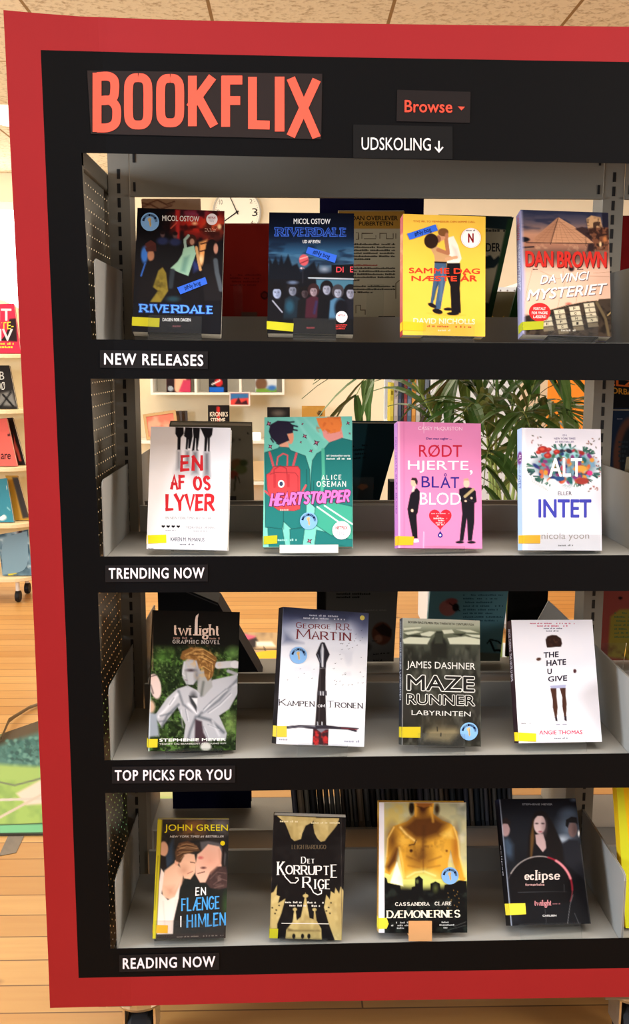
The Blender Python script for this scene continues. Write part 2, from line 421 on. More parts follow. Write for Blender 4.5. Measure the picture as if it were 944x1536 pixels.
    # --- to mesh
    def emit(s, place):
        """place(a, b, off) -> local point; returns arrays for the printed sheet"""
        V = [place(a, b, 0.0) for a, b in zip(s.U.ravel(), s.V.ravel())]
        c = np.clip(s.C.reshape(-1, 3), 0, 1); c = np.where(c <= .04045, c / 12.92, ((c + .055) / 1.055) ** 2.4)
        C = [tuple(q) for q in c]; nx, ny = s.nx, s.ny
        F = [(j * nx + i, (j + 1) * nx + i, (j + 1) * nx + i + 1, j * nx + i + 1) for j in range(ny - 1) for i in range(nx - 1)]
        for k, (vs, fs, col) in enumerate(s.ex):
            q = happly(s.H, vs); q[:, 0] = np.clip(q[:, 0], 0, s.w); q[:, 1] = np.clip(q[:, 1], 0, s.h); n = len(V); lv = s.levels()[k]
            L = s.lays[k] or [0] * len(q); V += [place(a, b, .00008 * (lv + l)) for (a, b), l in zip(q, L)]; C += [col] * len(q); F += [tuple(i + n for i in f) for f in fs]
        return V, F, C
# ================================================================== the room
M_PAINT = print_mat('painted_metal', 0.5, 0.35)
_b0 = MB.build
def _build(s, name, material, parent=None, **k):
    o = _b0(s, name, material, parent, **k)
    if material is M_PAINT:
        a = o.data.color_attributes.new('Col', 'FLOAT_COLOR', 'POINT')
        a.data.foreach_set('color', np.array([tuple(c[:3]) + (1,) for c in s.c], dtype=np.float32).ravel())
    return o
MB.build = _build
def struct(name, mb, m, **k): return tag(mb.build(name, m, **k), kind='structure')

def floor_mat():
    ma = bpy.data.materials.new('pine_planks'); ma.use_nodes = True
    nt = ma.node_tree; b = nt.nodes['Principled BSDF']; L = nt.links.new
    tc = nt.nodes.new('ShaderNodeTexCoord')
    br = nt.nodes.new('ShaderNodeTexBrick'); br.offset = 0.37; br.squash = 1.0
    br.inputs['Scale'].default_value = 1.0; br.inputs['Brick Width'].default_value = 2.6; br.inputs['Row Height'].default_value = 0.085
    br.inputs['Mortar Size'].default_value = 0.0022; br.inputs['Mortar Smooth'].default_value = 0.4
    br.inputs['Color1'].default_value = lin((200, 154, 92)) + (1,); br.inputs['Color2'].default_value = lin((180, 130, 70)) + (1,)
    br.inputs['Mortar'].default_value = lin((96, 62, 32)) + (1,)
    L(tc.outputs['Object'], br.inputs['Vector'])
    mp = nt.nodes.new('ShaderNodeMapping'); mp.inputs['Scale'].default_value = (1.2, 14, 1); L(tc.outputs['Object'], mp.inputs['Vector'])
    nz = nt.nodes.new('ShaderNodeTexNoise'); nz.inputs['Scale'].default_value = 4; nz.inputs['Detail'].default_value = 6; L(mp.outputs[0], nz.inputs['Vector'])
    rp = nt.nodes.new('ShaderNodeMapRange'); rp.inputs['From Min'].default_value = 0.35; rp.inputs['From Max'].default_value = 0.75
    rp.inputs['To Min'].default_value = 0.0; rp.inputs['To Max'].default_value = 0.30; L(nz.outputs['Fac'], rp.inputs['Value'])
    m1 = nt.nodes.new('ShaderNodeMix'); m1.data_type = 'RGBA'; L(rp.outputs[0], m1.inputs['Factor']); L(br.outputs['Color'], m1.inputs['A'])
    m1.inputs['B'].default_value = lin((168, 108, 54)) + (1,)
    mp2 = nt.nodes.new('ShaderNodeMapping'); mp2.inputs['Scale'].default_value = (2.3, 5.5, 1); L(tc.outputs['Object'], mp2.inputs['Vector'])
    vo = nt.nodes.new('ShaderNodeTexVoronoi'); vo.inputs['Scale'].default_value = 1.0; L(mp2.outputs[0], vo.inputs['Vector'])
    kr = nt.nodes.new('ShaderNodeMapRange'); kr.inputs['From Min'].default_value = 0.04; kr.inputs['From Max'].default_value = 0.10
    kr.inputs['To Min'].default_value = 0.8; kr.inputs['To Max'].default_value = 0.0; L(vo.outputs['Distance'], kr.inputs['Value'])
    m2 = nt.nodes.new('ShaderNodeMix'); m2.data_type = 'RGBA'; L(kr.outputs[0], m2.inputs['Factor']); L(m1.outputs['Result'], m2.inputs['A'])
    m2.inputs['B'].default_value = lin((104, 62, 32)) + (1,)
    L(m2.outputs['Result'], b.inputs['Base Color']); b.inputs['Roughness'].default_value = 0.38; b.inputs['Specular IOR Level'].default_value = 0.35
    return ma

def ceil_mat():
    ma = bpy.data.materials.new('acoustic_ceiling_panels'); ma.use_nodes = True
    nt = ma.node_tree; b = nt.nodes['Principled BSDF']; L = nt.links.new
    tc = nt.nodes.new('ShaderNodeTexCoord'); mp = nt.nodes.new('ShaderNodeMapping'); mp.inputs['Location'].default_value = (0.407, 0.2, 0); L(tc.outputs['Object'], mp.inputs['Vector'])
    br = nt.nodes.new('ShaderNodeTexBrick'); br.offset = 0.0; br.inputs['Scale'].default_value = 1.0
    br.inputs['Brick Width'].default_value = 0.603; br.inputs['Row Height'].default_value = 2.4; br.inputs['Mortar Size'].default_value = 0.007; br.inputs['Mortar Smooth'].default_value = 0.3
    br.inputs['Color1'].default_value = lin((218, 204, 176)) + (1,); br.inputs['Color2'].default_value = lin((210, 196, 168)) + (1,); br.inputs['Mortar'].default_value = lin((142, 112, 74)) + (1,)
    L(mp.outputs[0], br.inputs['Vector'])
    nz = nt.nodes.new('ShaderNodeTexNoise'); nz.inputs['Scale'].default_value = 55; nz.inputs['Detail'].default_value = 5; L(tc.outputs['Object'], nz.inputs['Vector'])
    rp = nt.nodes.new('ShaderNodeMapRange'); rp.inputs['From Min'].default_value = 0.5; rp.inputs['From Max'].default_value = 0.75; rp.inputs['To Max'].default_value = 0.75; L(nz.outputs['Fac'], rp.inputs['Value'])
    m1 = nt.nodes.new('ShaderNodeMix'); m1.data_type = 'RGBA'; L(rp.outputs[0], m1.inputs['Factor']); L(br.outputs['Color'], m1.inputs['A']); m1.inputs['B'].default_value = lin((138, 112, 80)) + (1,)
    L(m1.outputs['Result'], b.inputs['Base Color']); b.inputs['Roughness'].default_value = 0.95; b.inputs['Specular IOR Level'].default_value = 0.05
    bp = nt.nodes.new('ShaderNodeBump'); bp.inputs['Strength'].default_value = 0.5; bp.inputs['Distance'].default_value = 0.003
    L(nz.outputs['Fac'], bp.inputs['Height']); L(bp.outputs['Normal'], b.inputs['Normal'])
    return ma

M_WALL = mat('cream_wall', (232, 220, 192), 0.9, 0.1, 0.03, 6)
M_WALLW = mat('white_wall', (226, 222, 214), 0.9, 0.1, 0.03, 6)
M_WHITE = mat('white_lacquer', (236, 232, 222), 0.5, 0.3, 0.02)
WY, CZ = 4.55, 2.41
b = MB(); b.box((-4.2, -4.2, -0.1), (4.2, WY + 0.15, 0)); struct('floor', b, floor_mat())
b = MB(); b.box((-4.2, -4.2, CZ), (4.2, WY + 0.15, CZ + 0.1)); struct('ceiling', b, ceil_mat())
# back wall; window opening added at its left for a glaring white patch
wx0, wx1, wz0, wz1 = -3.3, -1.62, 1.15, 2.24
b = MB()
b.box((-4.2, WY, 0), (wx0, WY + 0.15, CZ)); b.box((wx1, WY, 0), (4.2, WY + 0.15, CZ))
b.box((wx0, WY, 0), (wx1, WY + 0.15, wz0)); b.box((wx0, WY, wz1), (wx1, WY + 0.15, CZ)); struct('wall_back', b, M_WALL)
b = MB(); b.box((-4.2, -4.2, 0), (-4.05, WY, CZ)); struct('wall_left', b, M_WALLW)
b = MB(); b.box((4.05, -4.2, 0), (4.2, WY, CZ)); struct('wall_right', b, M_WALLW)
b = MB(); b.box((-4.05, WY - 0.012, 0), (4.05, WY, 0.09)); struct('baseboard_back', b, M_WHITE)
win = MB(); win.box((wx0, WY + 0.02, wz0), (wx0 + 0.05, WY + 0.1, wz1)); win.box((wx1 - 0.05, WY + 0.02, wz0), (wx1, WY + 0.1, wz1))
win.box((wx0, WY + 0.02, wz0), (wx1, WY + 0.1, wz0 + 0.05)); win.box((wx0, WY + 0.02, wz1 - 0.05), (wx1, WY + 0.1, wz1)); win.box((-2.5, WY + 0.02, wz0), (-2.46, WY + 0.1, wz1))
wo = struct('added_window', win, M_WHITE)
pn = MB(); pn.box((wx0 + 0.05, WY + 0.05, wz0 + 0.05), (wx1 - 0.05, WY + 0.056, wz1 - 0.05)); pn.build('added_glow_pane', mat('added_pane_glow', (250, 252, 255), 0.3, 0.3, 0.01, 3, emit=3.0), wo)  # added glowing pane, standing in for an overexposed white stretch of wall

# ================================================================== the double-sided shelving unit
GREY = lin((126, 119, 106)); SLOT = lin((16, 14, 14)); LIGHT = lin((150, 148, 142))
SZ = [1.3015, 0.949, 0.5965, 0.246]
unit = empty('shelving_unit', 'grey slotted metal library shelving on casters behind the red and black paper front', 'shelving', loc=(0, 0, 0))
POSTX = [-0.45, 0.45, 1.35]
zs0 = at(187, 576.2, 0).z
for X in POSTX:
    p = MB(); p.box((X - 0.019, 0, 0.13), (X + 0.019, 0.06, 1.70), GREY)
    k = 0
    z = zs0 - 0.025 * 47
    while z < 1.62:
        if z > 0.16: p.box((X - 0.0028, -0.0006, z - 0.0085), (X + 0.0028, 0.0004, z + 0.0085), SLOT); p.box((X - 0.0028, 0.0596, z - 0.0085), (X + 0.0028, 0.0606, z + 0.0085), SLOT)
        z += 0.025
    p.build('post', M_PAINT, unit)
def bracket(X, zt, ya, yb, sgn):
    """side plate of a shelf: rectangle with a rounded upper front corner"""
    q = MB(); P = [(ya, zt - 0.028), (yb, zt - 0.028), (yb, zt + 0.13)]
    r = 0.012 * sgn
    P += [(ya + r, zt + 0.13), (ya + r * .3, zt + 0.1265), (ya, zt + 0.118)]
    q.prism([(X, y, z) for y, z in P], (0.0016, 0, 0), LIGHT); return q
for i in (0, 1):
    x0, x1 = POSTX[i] + 0.0025, POSTX[i + 1] - 0.0025
    for r, z in enumerate(SZ):
        s = MB(); s.box((x0, -0.25, z - 0.002), (x1, -0.003, z), LIGHT); s.box((x0, -0.25, z - 0.03), (x1, -0.2485, z - 0.002), LIGHT)
        s.box((x0, -0.25, z - 0.03), (x0 + 0.0015, -0.003, z - 0.002), LIGHT); s.box((x1 - 0.0015, -0.25, z - 0.03), (x1, -0.003, z - 0.002), LIGHT)
        so = s.build('shelf', M_PAINT, unit)
        l = MB(); l.box((x0 + 0.02, -0.005, z), (x1 - 0.02, -0.0035, z + 0.05), LIGHT); l.box((x0 + 0.02, -0.0035, z + 0.0485), (x1 - 0.02, 0.004, z + 0.05), LIGHT); l.build('back_lip', M_PAINT, so)
        bracket(x0 - 0.0022, z, -0.251, -0.001, 1).build('end_bracket', M_PAINT, so); bracket(x1 + 0.0006, z, -0.251, -0.001, 1).build('end_bracket', M_PAINT, so)
        # the shelf of the other side
        zf = z if r < 3 else z + 0.012
        s = MB(); s.box((x0, 0.063, zf - 0.002), (x1, 0.31, zf), LIGHT); s.box((x0, 0.3085, zf - 0.03), (x1, 0.31, zf - 0.002), LIGHT)
        so = s.build('shelf', M_PAINT, unit)
        l = MB(); l.box((x0 + 0.02, 0.0635, zf), (x1 - 0.02, 0.065, zf + 0.05), LIGHT); l.box((x0 + 0.02, 0.056, zf + 0.0485), (x1 - 0.02, 0.0635, zf + 0.05), LIGHT); l.build('back_lip', M_PAINT, so)
        bracket(x0 - 0.0022, zf, 0.311, 0.061, -1).build('end_bracket', M_PAINT, so); bracket(x1 + 0.0006, zf, 0.311, 0.061, -1).build('end_bracket', M_PAINT, so)
    h = MB(); h.box((x0 + 0.018, -0.002, 1.563), (x1 - 0.018, 0.003, 1.70), GREY); h.box((x0 + 0.018, -0.006, 1.563), (x1 - 0.018, -0.002, 1.567), GREY)
    for xe in (x0 + 0.024, x1 - 0.028):
        for ze in (1.572, 1.622): h.box((xe, -0.0035, ze), (xe + 0.004, -0.0018, ze + 0.016), SLOT)
    h.build('header_panel', M_PAINT, unit)
    t = MB(); t.box((x0, -0.25, 1.70), (x1, 0.31, 1.72), GREY); t.build('top_board', M_PAINT, unit)

def perf_mat():
    ma = bpy.data.materials.new('perforated_sheet'); ma.use_nodes = True
    nt = ma.node_tree; b = nt.nodes['Principled BSDF']; L = nt.links.new; out = nt.nodes['Material Output']
    b.inputs['Base Color'].default_value = GREY + (1,); b.inputs['Roughness'].default_value = 0.5
    tc = nt.nodes.new('ShaderNodeTexCoord'); sp = nt.nodes.new('ShaderNodeSeparateXYZ'); L(tc.outputs['Object'], sp.inputs[0])
    def mth(op, a, b_=None, c=None):
        n = nt.nodes.new('ShaderNodeMath'); n.operation = op
        for i, v in enumerate((a, b_, c)):
            if v is None: continue
            if isinstance(v, (int, float)): n.inputs[i].default_value = v
            else: L(v, n.inputs[i])
        return n.outputs[0]
    zz = mth('DIVIDE', sp.outputs['Z'], 0.0204); row = mth('FLOOR', zz)
    odd = mth('MULTIPLY', mth('FRACT', mth('MULTIPLY', row, 0.5)), 1.0)
    yy = mth('ADD', mth('DIVIDE', sp.outputs['Y'], 0.0204), odd)
    dy = mth('SUBTRACT', mth('FRACT', yy), 0.5); dz = mth('SUBTRACT', mth('FRACT', zz), 0.5)
    d = mth('SQRT', mth('ADD', mth('MULTIPLY', dy, dy), mth('MULTIPLY', dz, dz)))
    hole = mth('LESS_THAN', d, 0.068)
    tr = nt.nodes.new('ShaderNodeBsdfTransparent'); mx = nt.nodes.new('ShaderNodeMixShader')
    L(hole, mx.inputs[0]); L(b.outputs[0], mx.inputs[1]); L(tr.outputs[0], mx.inputs[2]); L(mx.outputs[0], out.inputs[0])
    return ma
M_PERF = perf_mat()
g = MB(); ya, yb = -0.25, 0.31
for f0 in (ya, yb - 0.05): g.box((-0.488, f0, 0.13), (-0.4705, f0 + 0.05, 1.605), GREY)
g.box((-0.488, ya, 1.575), (-0.4705, yb, 1.605), GREY); g.box((-0.488, ya, 0.13), (-0.4705, yb, 0.17), GREY)
go = g.build('end_panel', M_PAINT, unit, bevel=0.003)
q = MB(); q.add([(-0.478, ya + 0.004, 0.15), (-0.478, yb - 0.004, 0.15), (-0.478, yb - 0.004, 1.58), (-0.478, ya + 0.004, 1.58)], [(0, 1, 2, 3)]); q.build('perforated_sheet', M_PERF, go)
M_RUB = mat('black_rubber', (20, 20, 22), 0.6, 0.3); M_STEEL = mat('bright_steel', (214, 206, 188), 0.28, 0.5, 0.1, 40, metal=0.85)
b = MB(); b.box((-0.47, -0.02, 0.125), (1.37, 0.08, 0.165), GREY)
for X in POSTX: b.box((X - 0.022, -0.245, 0.128), (X + 0.022, 0.305, 0.15), GREY)
b.build('base_frame', M_PAINT, unit)
for X in (-0.42, 0.495, 1.35):
    for Y in (-0.19, 0.25):
        c = MB(); c.lathe((X, Y, 0.108), [(0.012, 0), (0.045, 0.0), (0.05, 0.008), (0.047, 0.02), (0.02, 0.02)], 24)
        c.box((X - 0.03, Y - 0.028, 0.04), (X - 0.026, Y + 0.03, 0.11)); c.box((X + 0.026, Y - 0.028, 0.04), (X + 0.03, Y + 0.03, 0.11))
        co = c.build('caster', M_STEEL, unit, smooth=False)
        wv = MB(); wv.lathe((X - 0.022, Y, 0.046), [(0.01, 0), (0.038, 0.0), (0.046, 0.008), (0.046, 0.036), (0.038, 0.044), (0.01, 0.044)], 28, axis='X'); wv.build('wheel', M_RUB, co)

# ================================================================== the paper front
YP = -0.2655
def surf(x, y):
    p = at(x, y, YP)
    for _ in range(3): p = at(x, y, YP - 0.035 * max(0.0, min(1.0, (-0.42 - p.x) / 0.16)) ** 1.4)
    return p
def ln(*pts):
    xs, ys = [p[0] for p in pts], [p[1] for p in pts]
    def f(x):
        if x > xs[-1]: return ys[-1] + (x - xs[-1]) * (ys[-1] - ys[-2]) / (xs[-1] - xs[-2]) * .6
        if x < xs[0]: return ys[0] + (x - xs[0]) * (ys[1] - ys[0]) / (xs[1] - xs[0])
        return float(np.interp(x, xs, ys))
    return f
RT = ln((5, 15), (60, 20), (120, 24.5), (250, 29.5), (472, 34.5), (700, 37.5), (944, 40))
BT = ln((61, 75), (250, 80), (500, 85.5), (944, 93))
OT = [ln((122, 229), (500, 236.5), (944, 245)), ln((136, 568), (540, 569), (944, 570.5)), ln((147, 889), (540, 887.5), (944, 886.5)), ln((158, 1189.5), (540, 1183.5), (944, 1181.5))]
OB = [ln((138, 509), (540, 513.5), (944, 515)), ln((150, 835), (540, 834), (944, 833)), ln((157, 1141), (540, 1135.5), (944, 1130.5)), ln((166, 1424), (540, 1415.5), (944, 1407.5))]
BB = ln((118, 1467), (540, 1458.5), (944, 1452)); RB = ln((75, 1512), (471, 1502), (944, 1495.5))
def xl(*pts):
    xs, ys = [p[0] for p in pts], [p[1] for p in pts]
    return lambda y: float(np.interp(y, ys, xs))
RLx = xl((5, 15), (26.5, 440), (52, 960), (72.5, 1442), (75, 1512)); BLx = xl((61, 75), (76.5, 440), (99, 960), (118, 1467))
OLx = [xl((122, 229), (138, 509)), xl((136, 568), (150, 835)), xl((147, 889), (157, 1141)), xl((158, 1189), (166, 1424))]
XR, XRB, XRR = 1690.0, 1770.0, 1840.0
def patch(mb, xa, xb, yt, yb, nx, ny, eps=0.0):
    """a sheet between two edge curves and two side curves"""
    n = len(mb.v); vs = []
    for j in range(ny + 1):
        for i in range(nx + 1):
            s_, t_ = i / nx, j / ny
            y = 0.0; xg = 0.0
            ya = yt(xa(0) if False else 0) if False else None
            # side curves depend on y, edge curves on x: settle in a few steps
            y = 700.0
            for _ in range(4):
                xg = xa(y) * (1 - s_) + xb(y) * s_; y = yt(xg) * (1 - t_) + yb(xg) * t_
            p = surf(xg, y); vs.append((p.x, p.y - eps, p.z))
    mb.v += vs; mb.c += [(1, 1, 1)] * len(vs); w_ = nx + 1
    for j in range(ny):
        for i in range(nx): mb.f.append((n + j * w_ + i, n + (j + 1) * w_ + i, n + (j + 1) * w_ + i + 1, n + j * w_ + i + 1))
def sheet(name, mb, m, parent, th):
    o = mb.build(name, m, parent, normals=False)
    s_ = o.modifiers.new('thickness', 'SOLIDIFY'); s_.thickness = th; s_.offset = -1
    return o
M_RED = mat('red_card', (150, 24, 31), 0.55, 0.3, 0.03, 8); M_BLACK = mat('black_card', (6, 6, 8), 0.6, 0.10, 0.05, 8)
frame = empty('display_front', 'red and black handmade paper front with four window openings taped over the grey shelving', 'display front', loc=(0.4, YP, 0.15))
def under(o):
    o.matrix_parent_inverse = Matrix.Translation(-Vector((0.4, YP, 0.15))); return o
cst = lambda v: (lambda y: v)
r = MB(); patch(r, RLx, cst(XRR), RT, BT, 130, 3); patch(r, RLx, cst(XRR), BB, RB, 130, 3); patch(r, RLx, BLx, BT, BB, 5, 40)
patch(r, cst(XRB), cst(XRR), BT, BB, 3, 30); under(sheet('red_border', r, M_RED, frame, 0.002))
k = MB(); patch(k, BLx, cst(XRB), BT, OT[0], 130, 8)
for i in range(4):
    patch(k, BLx, OLx[i], OT[i], OB[i], 5, 14); patch(k, cst(XR), cst(XRB), OT[i], OB[i], 3, 10)
    patch(k, BLx, cst(XRB), OB[i], OT[i + 1] if i < 3 else BB, 130, 4)
under(sheet('black_panel', k, M_BLACK, frame, 0.002))
def sign(name, quad, bg, draw, label=None):
    """a printed strip glued on the black card; quad TL TR BR BL in picture pixels"""
    P = [surf(*q) for q in quad]; w_ = (P[1] - P[0]).length; h_ = (P[0] - P[3]).length
    a = Art(quad, w_, h_, bg, step=6, S=1.0); draw(a)
    Hq = np.linalg.inv(a.H)
    def place(u, v, off):
        q = happly(Hq, [(u, v)])[0]; p = surf(q[0], q[1]); return (p.x, p.y - 0.0011 - off * 6, p.z)
    mb = MB(); mb.v, mb.f, mb.c = a.emit(place)
    o = mb.build(name, M_MATT, frame, normals=False); under(o)
    if label: o['label'] = label
ORA = (240, 92, 72)
def d_logo(a):
    for ch, x0, x1, yt, yb, w_ in (('B', 263, 345, 206, 376, 20), ('0', 352, 432, 208, 367, 20), ('0', 443, 522, 210, 361, 20), ('K', 533, 614, 214, 359, 20), ('F', 627, 692, 215, 361, 20), ('L', 703, 772, 217, 366, 20), ('I', 779, 806, 218, 373, 20), ('X', 816, 905, 219, 388, 20)):
        s_ = 1 / 1.888
        if ch == 'I': a.gpoly([(x0 * s_, yt * s_), (x1 * s_, yt * s_), (x1 * s_, yb * s_), (x0 * s_, yb * s_)], ORA); continue
        dy = {'B': -6, 'K': 3, 'L': 3, 'X': 12}.get(ch, 0)
        a.stroke(ch, (x0 * s_, yt * s_, x1 * s_, yb * s_), ORA, 13.2, dy=dy * s_ * .5)
sign('title_sign', [(131, 106), (483.6, 111), (482, 209), (136.6, 201)], (36, 27, 26), d_logo, 'dark strip with large orange-red title letters')
def d_browse(a):
    a.text('Browse', (607, 150.5, 678.6, 169), (226, 78, 58), dy=.8, bold=.02); a.gpoly([(687, 160), (697.5, 160.5), (692.3, 166)], (226, 78, 58))
sign('menu_sign', [(596, 135), (706, 138), (705, 184.5), (595, 182)], (24, 17, 17), d_browse, 'dark strip with a small orange menu word')
def d_uds(a):
    a.text('UDSKOLING', (542.5, 206.3, 646.3, 225.2), (236, 234, 234), dy=1.2, bold=.006)
    a.gline([(658.5, 211.5), (658.5, 227)], 2.2, (236, 234, 234)); a.gline([(652.5, 221), (658.5, 228), (664.5, 221)], 2.2, (236, 234, 234))
sign('grade_sign', [(530, 187), (679, 190), (679, 239), (530, 237)], (9, 8, 9), d_uds, 'black strip with a white word and a down arrow')
for t, box, dy, q in (('NEW RELEASES', (156.5, 529.6, 305.3, 547), 2.3, [(150, 525), (312, 527), (312, 553.5), (150, 551.5)]),
                      ('TRENDING NOW', (163.4, 851.6, 307, 868), -.8, [(158, 848), (312, 846.5), (312, 872), (158, 873)]),
                      ('TOP PICKS FOR YOU', (172.5, 1154.4, 347.4, 1170.6), -1.2, [(168, 1149.5), (353, 1148), (353, 1173.5), (168, 1175)]),
                      ('READING NOW', (184.5, 1436.2, 323.3, 1452.8), -3.2, [(179, 1432), (329, 1428.5), (329, 1454), (179, 1457.5)])):
    sign('row_sign', q, (19, 16, 18), (lambda a, t=t, box=box, dy=dy: a.text(t, box, (244, 238, 248), dy=dy, bold=.03, sp=1.14)))
# ================================================================== books
def lowest(root):
    bpy.context.view_layer.update()
    return min((o.matrix_world @ v.co).z for o in [root] + list(root.children_recursive) if o.type == 'MESH' for v in o.data.vertices)
def settle(root, z):
    d = z + .0005 - lowest(root)
    if d > 0: root.matrix_world = Matrix.Translation((0, 0, d)) @ root.matrix_world
    return root
def pose(q):
    X, Y, Z, yaw, lean, roll = q[:6]
    return Matrix.Translation((X, Y, Z)) @ Matrix.Rotation(yaw, 4, 'Z') @ Matrix.Rotation(-lean, 4, 'X') @ Matrix.Rotation(roll, 4, 'Y')
YEL = (226, 200, 40)
def book(mw, w, h, t, corners, base, draw, label, spine=None, spine_q=None, spine_draw=None, edge=None, hard=False, group=None, cat='book', step=5.9, S_=5.9, extras=(), name='book', mat_=None, pages=None):
    """a closed book: printed cover (front sheet, spine, back board), page block, glued-on labels.  Local: x across, z up, y into the book."""
    mat_ = mat_ or M_PRINT
    root = empty(name, label, cat, group, matrix=mw)
    c = .0022 if hard else .0008
    ins = .003 if hard else .0006
    a = Art(corners, w, h, base, step, S_); draw(a)
    mb = MB()
    V, F, C = a.emit(lambda u, v, off: (u - w / 2, -off - .0003, v)); mb.v, mb.f, mb.c = V, F, C
    e = lin(edge or base)
    mb.box((-w / 2, -.0002, 0), (w / 2, c, h), e)
    sp = lin(spine or base)
    mb.box((-w / 2, c, 0), (-w / 2 + c, t - c, h), sp); mb.box((-w / 2, t - c, 0), (w / 2, t, h), e)
    if spine_draw:
        s_ = Art(spine_q, t, h, spine, step, S_); spine_draw(s_)
        V, F, C = s_.emit(lambda u, v, off: (-w / 2 - .0002 - off, t - u, v)); n = len(mb.v)
        mb.v += V; mb.c += C; mb.f += [tuple(i + n for i in f) for f in F]
    mb.build('cover', mat_, root, normals=False)
    p = MB(); p.box((-w / 2 + c + .0002, c + .0001, ins), (w / 2 - ins, t - c - .0001, h - ins)); p.build('page_block', pages or M_PAGE, root)
    for kind, pts, col, dr in extras:
        lay = .0007 + .00008 * max(a.levels() or [0]) + .0004 * (kind != 'spine_label')
        q = happly(a.H, pts); e_ = MB()
        n = len(q)
        qs = [(min(max(u, -.0005), w + .0005), min(max(v, .0), h)) for u, v in q]
        top = [(u - w / 2, -lay, v) for u, v in qs]
        e_.prism(top, (0, .0003, 0), lin(col))
        if kind == 'spine_label':
            z0, z1 = min(qs[0][1], qs[-1][1]), max(qs[0][1], qs[-1][1])
            if min(u for u, v in qs) < .006: e_.box((-w / 2 - .0008, -lay, z0), (-w / 2 - .0005, t * .8, z1), lin(col))
        if dr:
            A2 = Art(corners, w, h, col, 400, S_); dr(A2)
            for lv, (vs, fs, cc) in zip(A2.levels(), A2.ex):
                g = happly(A2.H, vs); e_.add([(u - w / 2, -lay - .00005 * lv, v) for u, v in g], fs, cc)
        e_.build(kind, M_MATT, root, normals=False)
    return root
def circle(cx, cy, r, n=28, ry=None): return [(cx + r * math.cos(2 * math.pi * k / n), cy + (ry or r) * math.sin(2 * math.pi * k / n)) for k in range(n)]
def series_sticker(cx, cy, r):
    def d(a):
        for k, ch in enumerate('1.BOGISERIEN'):
            an = math.radians(-180 + 14 + k * 14.5); x, y = cx + r * .72 * math.cos(an), cy + r * .72 * math.sin(an); q = r * .12
            a.text(ch, (x - q * .75, y - q, x + q * .75, y + q), (24, 40, 90), bold=.02, rot=(x, y, math.degrees(an) + 90))
        foot = [(-.10, -.42), (.05, -.48), (.16, -.3), (.10, -.05), (.16, .25), (.14, .5), (.02, .55), (-.06, .35), (-.08, .05), (-.22, -.15), (-.24, -.32)]
        a.gpoly([(cx + x * r, cy + y * r) for x, y in foot], (206, 178, 124)); a.gline([(cx + .02 * r, cy - .3 * r), (cx + .05 * r, cy + .4 * r)], r * .05, (150, 120, 80))
    return ('series_sticker', circle(cx, cy, r), (128, 178, 232), d)
def new_sticker(q, tx):
    (x0, y0), (x1, y1) = q[0], q[1]; an = math.degrees(math.atan2(y1 - y0, x1 - x0)); cx, cy = sum(p[0] for p in q) / 4, sum(p[1] for p in q) / 4
    return ('new_book_sticker', q, (50, 104, 222), lambda a: a.text('#Ny bog', (cx - tx, cy - 22, cx + tx, cy + 28), (16, 22, 60), bold=.01, rot=(cx, cy, an)))
def stream_sticker(cx, cy, r, big=False):
    def d(a):
        if big:
            a.gell(cx, cy, r * .93, r * .93, (226, 196, 190)); a.gell(cx, cy, r * .89, r * .89, (246, 240, 236))
            a.text('N', (cx - 26, cy - 40, cx + 24, cy + 42), (196, 24, 34), bold=.04)
            a.micro((cx - 45, cy - 72, cx + 45, cy - 60), (120, 110, 110))
        else:
            a.text('NETFLIX', (cx - r * .66, cy - r * .46, cx + r * .66, cy - r * .1), (206, 40, 48), bold=.03)
            a.micro((cx - r * .5, cy + r * .05, cx + r * .5, cy + r * .5), (150, 146, 160), rows=3)
    return ('round_sticker', circle(cx, cy, r), (246, 236, 238), d)
def tape(*q, col=YEL): return ('spine_label', list(q), col, None)
def figure(a, hx, hy, r, hair, skin, body=None, hw=1.25):
    """a plain, faceless head and shoulders"""
    a.ell(hx, hy - r * .25, r * hw * .8, r * 1.15, hair); a.ell(hx, hy, r * .58, r * .82, skin, soft=8)
    a.ell(hx + r * .25, hy + r * .1, r * .3, r * .7, tuple(max(0, v - 50) for v in skin), .5, soft=14)
    dk = tuple(int(v * .42) for v in skin)
    for ex_ in (-.24, .22): a.ell(hx + ex_ * r, hy - r * .08, r * .13, r * .07, dk, .8, soft=5); a.line([(hx + (ex_ - .13) * r, hy - r * .24), (hx + (ex_ + .13) * r, hy - r * .25)], r * .07, dk, .7, 4)
    a.line([(hx, hy), (hx - r * .04, hy + r * .22)], r * .07, dk, .45, 5); a.line([(hx - r * .16, hy + r * .42), (hx + r * .14, hy + r * .42)], r * .08, dk, .6, 5)
    a.poly([(hx - r * .75, hy - r * .2), (hx - r * .5, hy - r * .95), (hx + r * .5, hy - r * .95), (hx + r * .75, hy - r * .2), (hx + r * .35, hy - r * .55), (hx - r * .35, hy - r * .55)], hair, soft=8)

W_ = (238, 236, 234)
